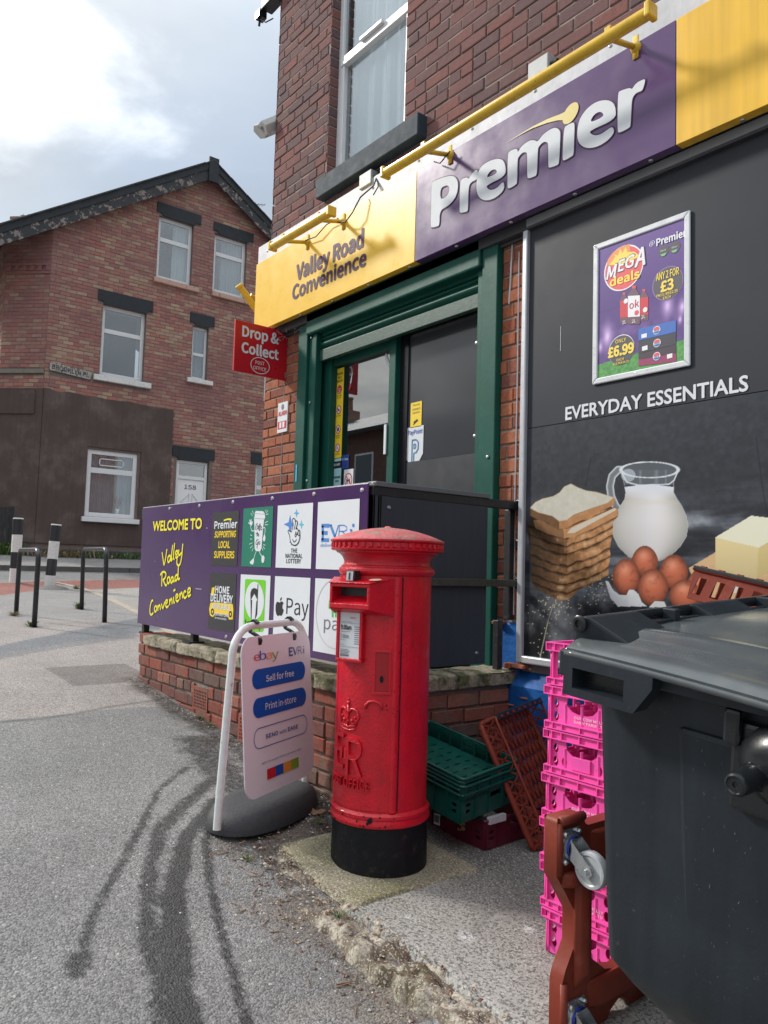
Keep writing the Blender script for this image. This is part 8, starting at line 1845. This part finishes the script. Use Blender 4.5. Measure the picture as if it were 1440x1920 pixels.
# raised surround of each castor, castors
def castor(y, z, lab):
    c = B_(y, z, .023); m = MB()
    m.box(c.x, c.x+.006, c.y-.040, c.y+.040, c.z-.048, c.z+.048); cp_ = m.build('castor_plate', STEEL, dl, bevel=.004); cp_['label'] = lab
    AX = (Vector((0, 1, 0)), Vector((0, 0, 1)), Vector((1, 0, 0)))
    m = MB()
    for dy in (-.029, .029):
        for dz in (-.037, .037): m.lathe([(.0085, .006), (.0085, .014), (.005, .018), (0, .018)], c+Vector((0, dy, dz)), 6, axis=AX)
    m.build('bolt', STEEL, cp_)
    m = MB(); m.lathe([(.034, .006), (.036, .012), (.030, .016)], c, 24, axis=AX); m.build('swivel_race', STEEL, cp_, smooth='auto')
    m = MB(); m.lathe([(.031, .016), (.0325, .018), (.0325, .023), (.031, .025)], c, 24, axis=AX); m.build('blue_ring', BLUER, cp_, smooth='auto')
    w_ = c+Vector((.078, .0, -.043)); 
    for s in (-1, 1):
        yy = s*.022; m = MB()
        P_ = [c+Vector((.025, yy, .026)), c+Vector((.025, yy, -.028)), w_+Vector((-.014, yy, -.014)), w_+Vector((.002, yy, -.020)), w_+Vector((.018, yy, -.004)), w_+Vector((.010, yy, .014))]
        P2 = [p+Vector((0, s*.003, 0)) for p in P_]; k = len(P_); m.add(P_+P2, [tuple(range(k)), tuple(range(2*k-1, k-1, -1))]+[(i, k+i, k+(i+1) % k, (i+1) % k) for i in range(k)]); m.build('fork', STEEL, cp_, clean=True)
    m = MB(); m.box(c.x+.023, c.x+.027, c.y-.022, c.y+.022, c.z-.026, c.z+.026); m.build('fork_crown', STEEL, cp_)
    AY = (Vector((1, 0, 0)), Vector((0, 0, 1)), Vector((0, -1, 0)))
    m = MB(); m.lathe([(0, .014), (.012, .014), (.013, .011), (.036, .011), (.040, .014), (.047, .013), (.050, .008), (.050, -.008), (.047, -.013), (.040, -.014), (.036, -.011), (.013, -.011), (0, -.014)], w_, 36, axis=AY); m.build('wheel', WHEEL, cp_, smooth='auto')
    m = MB(); m.lathe([(0, .032), (.006, .032), (.008, .029), (.008, -.029), (.006, -.032), (0, -.032)], w_, 6, axis=AY); m.lathe([(.011, .027), (.011, .0255)], w_, 12, axis=AY); m.build('axle_bolt', STEEL, cp_)
castor(.066, .535, None); castor(.098, .068, None); castor(.558, .545, None); castor(.558, .075, None)
for o in list(bpy.data.objects):
    if o.name.startswith('castor_plate') and 'label' in o and not o['label']: del o['label']

# ------------------------------------------------------------------ FOUR-WHEELED BIN
ex = Vector((1, 0, -.085)).normalized(); ey = Vector((0, 1, .058)); ey = (ey-ex*ey.dot(ex)).normalized(); ez = ex.cross(ey)
bo_ = Vector((-1.262, -1.765, .0)); bo_.z = H(-1.2, -1.7)
bn = thing('wheeled_bin', 'large dark grey four-wheeled commercial waste bin with domed lid in the right foreground', 'bin', bo_, rot=Matrix((ex, ey, ez)).transposed())
BW_, BL_ = .83, 1.22; ZR = 1.122      # local sizes; z of the rim top
def lb(n, mt, parent=bn, **k): return m.build(n, mt, parent, local=True, **k)
# body: rounded tapering tub
m = MB(); vs = []; rings = []
def ring(z, ix, iy, r_, dent=0):
    pts = rrect(ix, BW_-ix, iy, BL_-iy, r_, 6); return [(x, y, z) for x, y in pts]
lev = [(1.10, -.014, .025, .035), (.90, -.006, .034, .04), (.55, .010, .050, .045), (.375, .020, .058, .05), (.335, .050, .072, .08), (.24, .16, .14, .08), (.225, .18, .16, .08)]
for l_ in lev: rings.append(ring(*l_))
n = len(rings[0]); vs = [p for r_ in rings for p in r_]; fs = [(i*n+k, (i+1)*n+k, (i+1)*n+(k+1) % n, i*n+(k+1) % n) for i in range(len(rings)-1) for k in range(n)]+[tuple((len(rings)-1)*n+k for k in range(n))]
m.add(vs, fs); tub = lb('tub', BIN, smooth='auto', clean=True)
m = MB(); m.hexa([(.235, .060, .42), (.60, .060, .42), (.60, .10, .42), (.235, .10, .42), (.215, .018, 1.0), (.62, .018, 1.0), (.62, .10, 1.0), (.215, .10, 1.0)]); lb('raised_panel', BIN, bevel=.014)
# rim flange with handle boxes
m = MB(); e = .03
m.box(-e-.01, BW_+e, -e, .03, ZR-.042, ZR); m.box(-e, BW_+e, BL_-.03, BL_+e, ZR-.042, ZR); m.box(-e, .03, .03, BL_-.03, ZR-.042, ZR); m.box(BW_-.03, BW_+e, .03, BL_-.03, ZR-.042, ZR); rim = lb('rim', BIN, bevel=.006)
for x0, x1 in ((-.075, .175), (BW_-.175, BW_+.075)):
    s = 1 if x0 < 0 else -1
    m = MB(); a, b = (-.02, .145) if s > 0 else (BW_-.145, BW_+.02)
    plate('handle_frame', [(a-.014, ZR-.098), (b+.014, ZR-.098), (b+.014+(.045 if s > 0 else 0), ZR-.035), (b+.014+(.045 if s > 0 else 0), ZR+.0), (a-.014, ZR+.0)], [[(a+.012, ZR-.078), (b-.012, ZR-.078), (b-.012, ZR-.030), (a+.012, ZR-.030)]], .05, BIN, rim, frame(Vector((0, -.040, 0)), Vector((1, 0, 0)), Vector((0, 0, 1)), Vector((0, -1, 0))), local=True, bevel=.004)
    m = MB(); m.box(a+.01, b-.01, -.022, .02, ZR-.082, ZR-.02); lb('handle_shadow_box', BINB, rim)
    m = MB(); q0, q1 = (-.066, -.03) if s > 0 else (BW_+.03, BW_+.066); m.box(q0, q1, -.045, .09, ZR-.062, ZR+.004); lb('corner_lug', BIN, rim, bevel=.006)
# trunnion in its recess
m = MB(); m.box(.345, .605, .004, .028, .865, 1.05); rc = lb('trunnion_plate', BINB, bevel=.01)
m = MB(); X_, Y_, Z_ = Vector((1, 0, 0)), Vector((0, 0, 1)), Vector((0, -1, 0)); cz_ = .985
m.lathe([(.115, .0), (.112, .018), (.095, .040), (.065, .056), (.03, .062), (0, .063)], (.485, .004, cz_), 36, axis=(X_*1.0, Y_*.78, Z_)); dm = lb('trunnion_dome', BINB, rc, smooth=True)
m = MB(); m.lathe([(.030, 0), (.029, .01), (.0245, .016), (.0235, .078), (.021, .084), (.017, .086), (.015, .083), (.006, .083), (.005, .080), (0, .080)], (.425, -.040, cz_-.020), 28, axis=(X_, Y_, Z_)); pgm = lb('trunnion_peg', BINB, dm, smooth='auto')
m = MB(); m.box(.335, .372, -.012, .006, 1.0, 1.075); lb('web', BINB, rc, bevel=.008)
# hinge along the far-left long side
m = MB(); yy = 0
for (y0, y1) in ((-.01, .20), (.46, .70), (.98, 1.23)):
    m.hexa([(-.055, y0, ZR+.012), (.095, y0+.03, ZR+.030), (.095, y1+.04, ZR+.030), (-.055, y1, ZR+.012), (-.045, y0, ZR+.078), (-.015, y0, ZR+.086), (-.015, y1, ZR+.086), (-.045, y1, ZR+.078)])
hg = lb('hinge_block', BIN, bevel=.006, clean=True)
m = MB(); m.tube([(-.032, -.01, ZR+.068), (-.032, 1.24, ZR+.068)], .015, 14); lb('hinge_rod', BINB, hg, smooth='auto')
m = MB(); m.lathe([(.020, 0), (.021, .006), (.016, .009), (.010, .009), (.008, .004), (0, .004)], (-.032, -.012, ZR+.066), 20, axis=(X_, Y_, Z_)); lb('hinge_cap', BINB, hg, smooth='auto')
m = MB()
for (y0, y1) in ((.205, .455), (.705, .975)): m.box(.0, .10, y0, y1, ZR+.018, ZR+.028); m.box(.0, .012, y0, y1, ZR+.02, ZR+.06); m.box(-.02, .02, (y0+y1)/2-.012, (y0+y1)/2+.012, ZR+.04, ZR+.085)
lb('hinge_web', BIN, hg, bevel=.003)
# lid: shallow dome with rolled edges
xs = np.linspace(0, 1, 42); ys = np.linspace(0, 1, 60); X, Y = np.meshgrid(xs, ys, indexing='ij')
def lidz(u, v):
    du = np.minimum(u, 1-u); dv = np.minimum(v, 1-v)
    z = .012+.030*np.clip(dv/.035, 0, 1)**.5*.5+.052*np.sin(np.pi*np.clip(v, 0, 1))**.8*np.sin(np.pi*np.clip(u*.9+.08, 0, 1))**.6
    z += .010*np.clip((dv-.10)/.02, 0, 1)-.008*np.clip((dv-.16)/.02, 0, 1)-.05*u**2.0*.9
    return z
Z = lidz(X, Y); co = np.stack([-.035+X*(BW_+.08), -.055+Y*(BL_+.11), ZR+Z], -1).reshape(-1, 3); idx = np.arange(X.size).reshape(X.shape); F = np.stack([idx[:-1, :-1], idx[1:, :-1], idx[1:, 1:], idx[:-1, 1:]], -1).reshape(-1, 4)
m = MB(); m.add([tuple(p) for p in co], [tuple(f) for f in F])
e0 = [tuple(co[idx[i, 0]]) for i in range(42)]; m.add(e0+[(x, y+.002, z_-.022) for x, y, z_ in e0], [(i+1, i, 42+i, 43+i) for i in range(41)])
e0 = [tuple(co[idx[0, i]]) for i in range(60)]; m.add(e0+[(x+.002, y, z_-.022) for x, y, z_ in e0], [(i, i+1, 61+i, 60+i) for i in range(59)])
e0 = [tuple(co[idx[-1, i]]) for i in range(60)]; m.add(e0+[(x, y, z_-.022) for x, y, z_ in e0], [(i+1, i, 60+i, 61+i) for i in range(59)])
e0 = [tuple(co[idx[i, -1]]) for i in range(42)]; m.add(e0+[(x, y, z_-.022) for x, y, z_ in e0], [(i, i+1, 43+i, 42+i) for i in range(41)])
ld = lb('lid', LID, smooth='auto')
m = MB(); m.tube([(co[idx[i, 0]][0], co[idx[i, 0]][1]-.004, co[idx[i, 0]][2]-.012) for i in range(42)], .008, 8); m.tube([(co[idx[0, i]][0]-.003, co[idx[0, i]][1], co[idx[0, i]][2]-.012) for i in range(60)], .007, 6); lb('rolled_edge', LID, ld, smooth=True)
# scuffs on the bin
rg = random.Random(77); m = MB()
for i in range(170):
    x = rg.uniform(.06, .80); z_ = rg.uniform(.36, 1.02); f_ = .0335+(.90-z_)*.030 if z_ > .55 else .046
    l_ = (abs(rg.gauss(0, .0014))+.0004) if i % 14 else rg.uniform(.003, .009); a_ = rg.gauss(1.5, .5)
    y_ = (.058-(z_-.42)/.58*.042 if .24 < x < .59 and .43 < z_ < .99 else .0395+(.90-z_)*.043)-.0012
    dx, dz = math.cos(a_)*l_, math.sin(a_)*l_; t_ = .0003+rg.random()*.0003
    m.add([(x-dx-dz*.1-t_, y_, z_-dz), (x-dx+t_, y_, z_-dz-t_), (x+dx+t_, y_, z_+dz), (x+dx-t_, y_, z_+dz+t_)], [(0, 1, 2, 3)])
o = lb('scratches', mat('scuffed_plastic', (.13, .14, .15), .7)); o['kind'] = 'stuff'
# castors
for (x, y) in ((.20, .20), (BW_-.20, .20), (.20, BL_-.2), (BW_-.20, BL_-.2)):
    m = MB(); m.box(x-.06, x+.06, y-.055, y+.055, .215, .228); pl_ = lb('castor_plate', STEEL, bevel=.003)
    m = MB(); m.lathe([(0, .024), (.06, .024), (.085, .020), (.098, .016), (.1, .008), (.1, -.008), (.098, -.016), (.085, -.020), (.06, -.024), (0, -.024)], (x+.02, y, .10), 28, axis=(Vector((1, 0, 0)), Vector((0, 0, 1)), Vector((0, -1, 0)))); lb('wheel', BLACKG, pl_, smooth='auto')
    for s in (-1, 1): m = MB(); m.hexa([(x-.02, y+s*.034-.003, .09), (x+.045, y+s*.034-.003, .09), (x+.045, y+s*.034+.003, .09), (x-.02, y+s*.034+.003, .09), (x-.05, y+s*.034-.003, .215), (x+.05, y+s*.034-.003, .215), (x+.05, y+s*.034+.003, .215), (x-.05, y+s*.034+.003, .215)]); lb('fork', BLACKP, pl_)
for o in list(bpy.data.objects):
    if o.type == 'MESH' and 'kind' not in o and o.parent is not None and o.name.split('.')[0] in ('script_lettering', 'entrance_frame', 'hinge_block', 'wall_post', 'rib', 'post', 'base_plate', 'wall_bracket', 'screw', 'bolt', 'verge_slates', 'shutter_hood', 'edge_bead', 'drop', 'hinge_web', 'bracket', 'door_frame', 'plinth', 'string_course', 'spalled_brick', 'reveal_bricks', 'arms_legs_rays', 'window_mark', 'rim_stud', 'paint_chip', 'capping_strip', 'cladding_edge', 'mortar_dribble', 'rail', 'ornament', 'torn_label'):
        islands(o)
print('objects', len(bpy.data.objects))
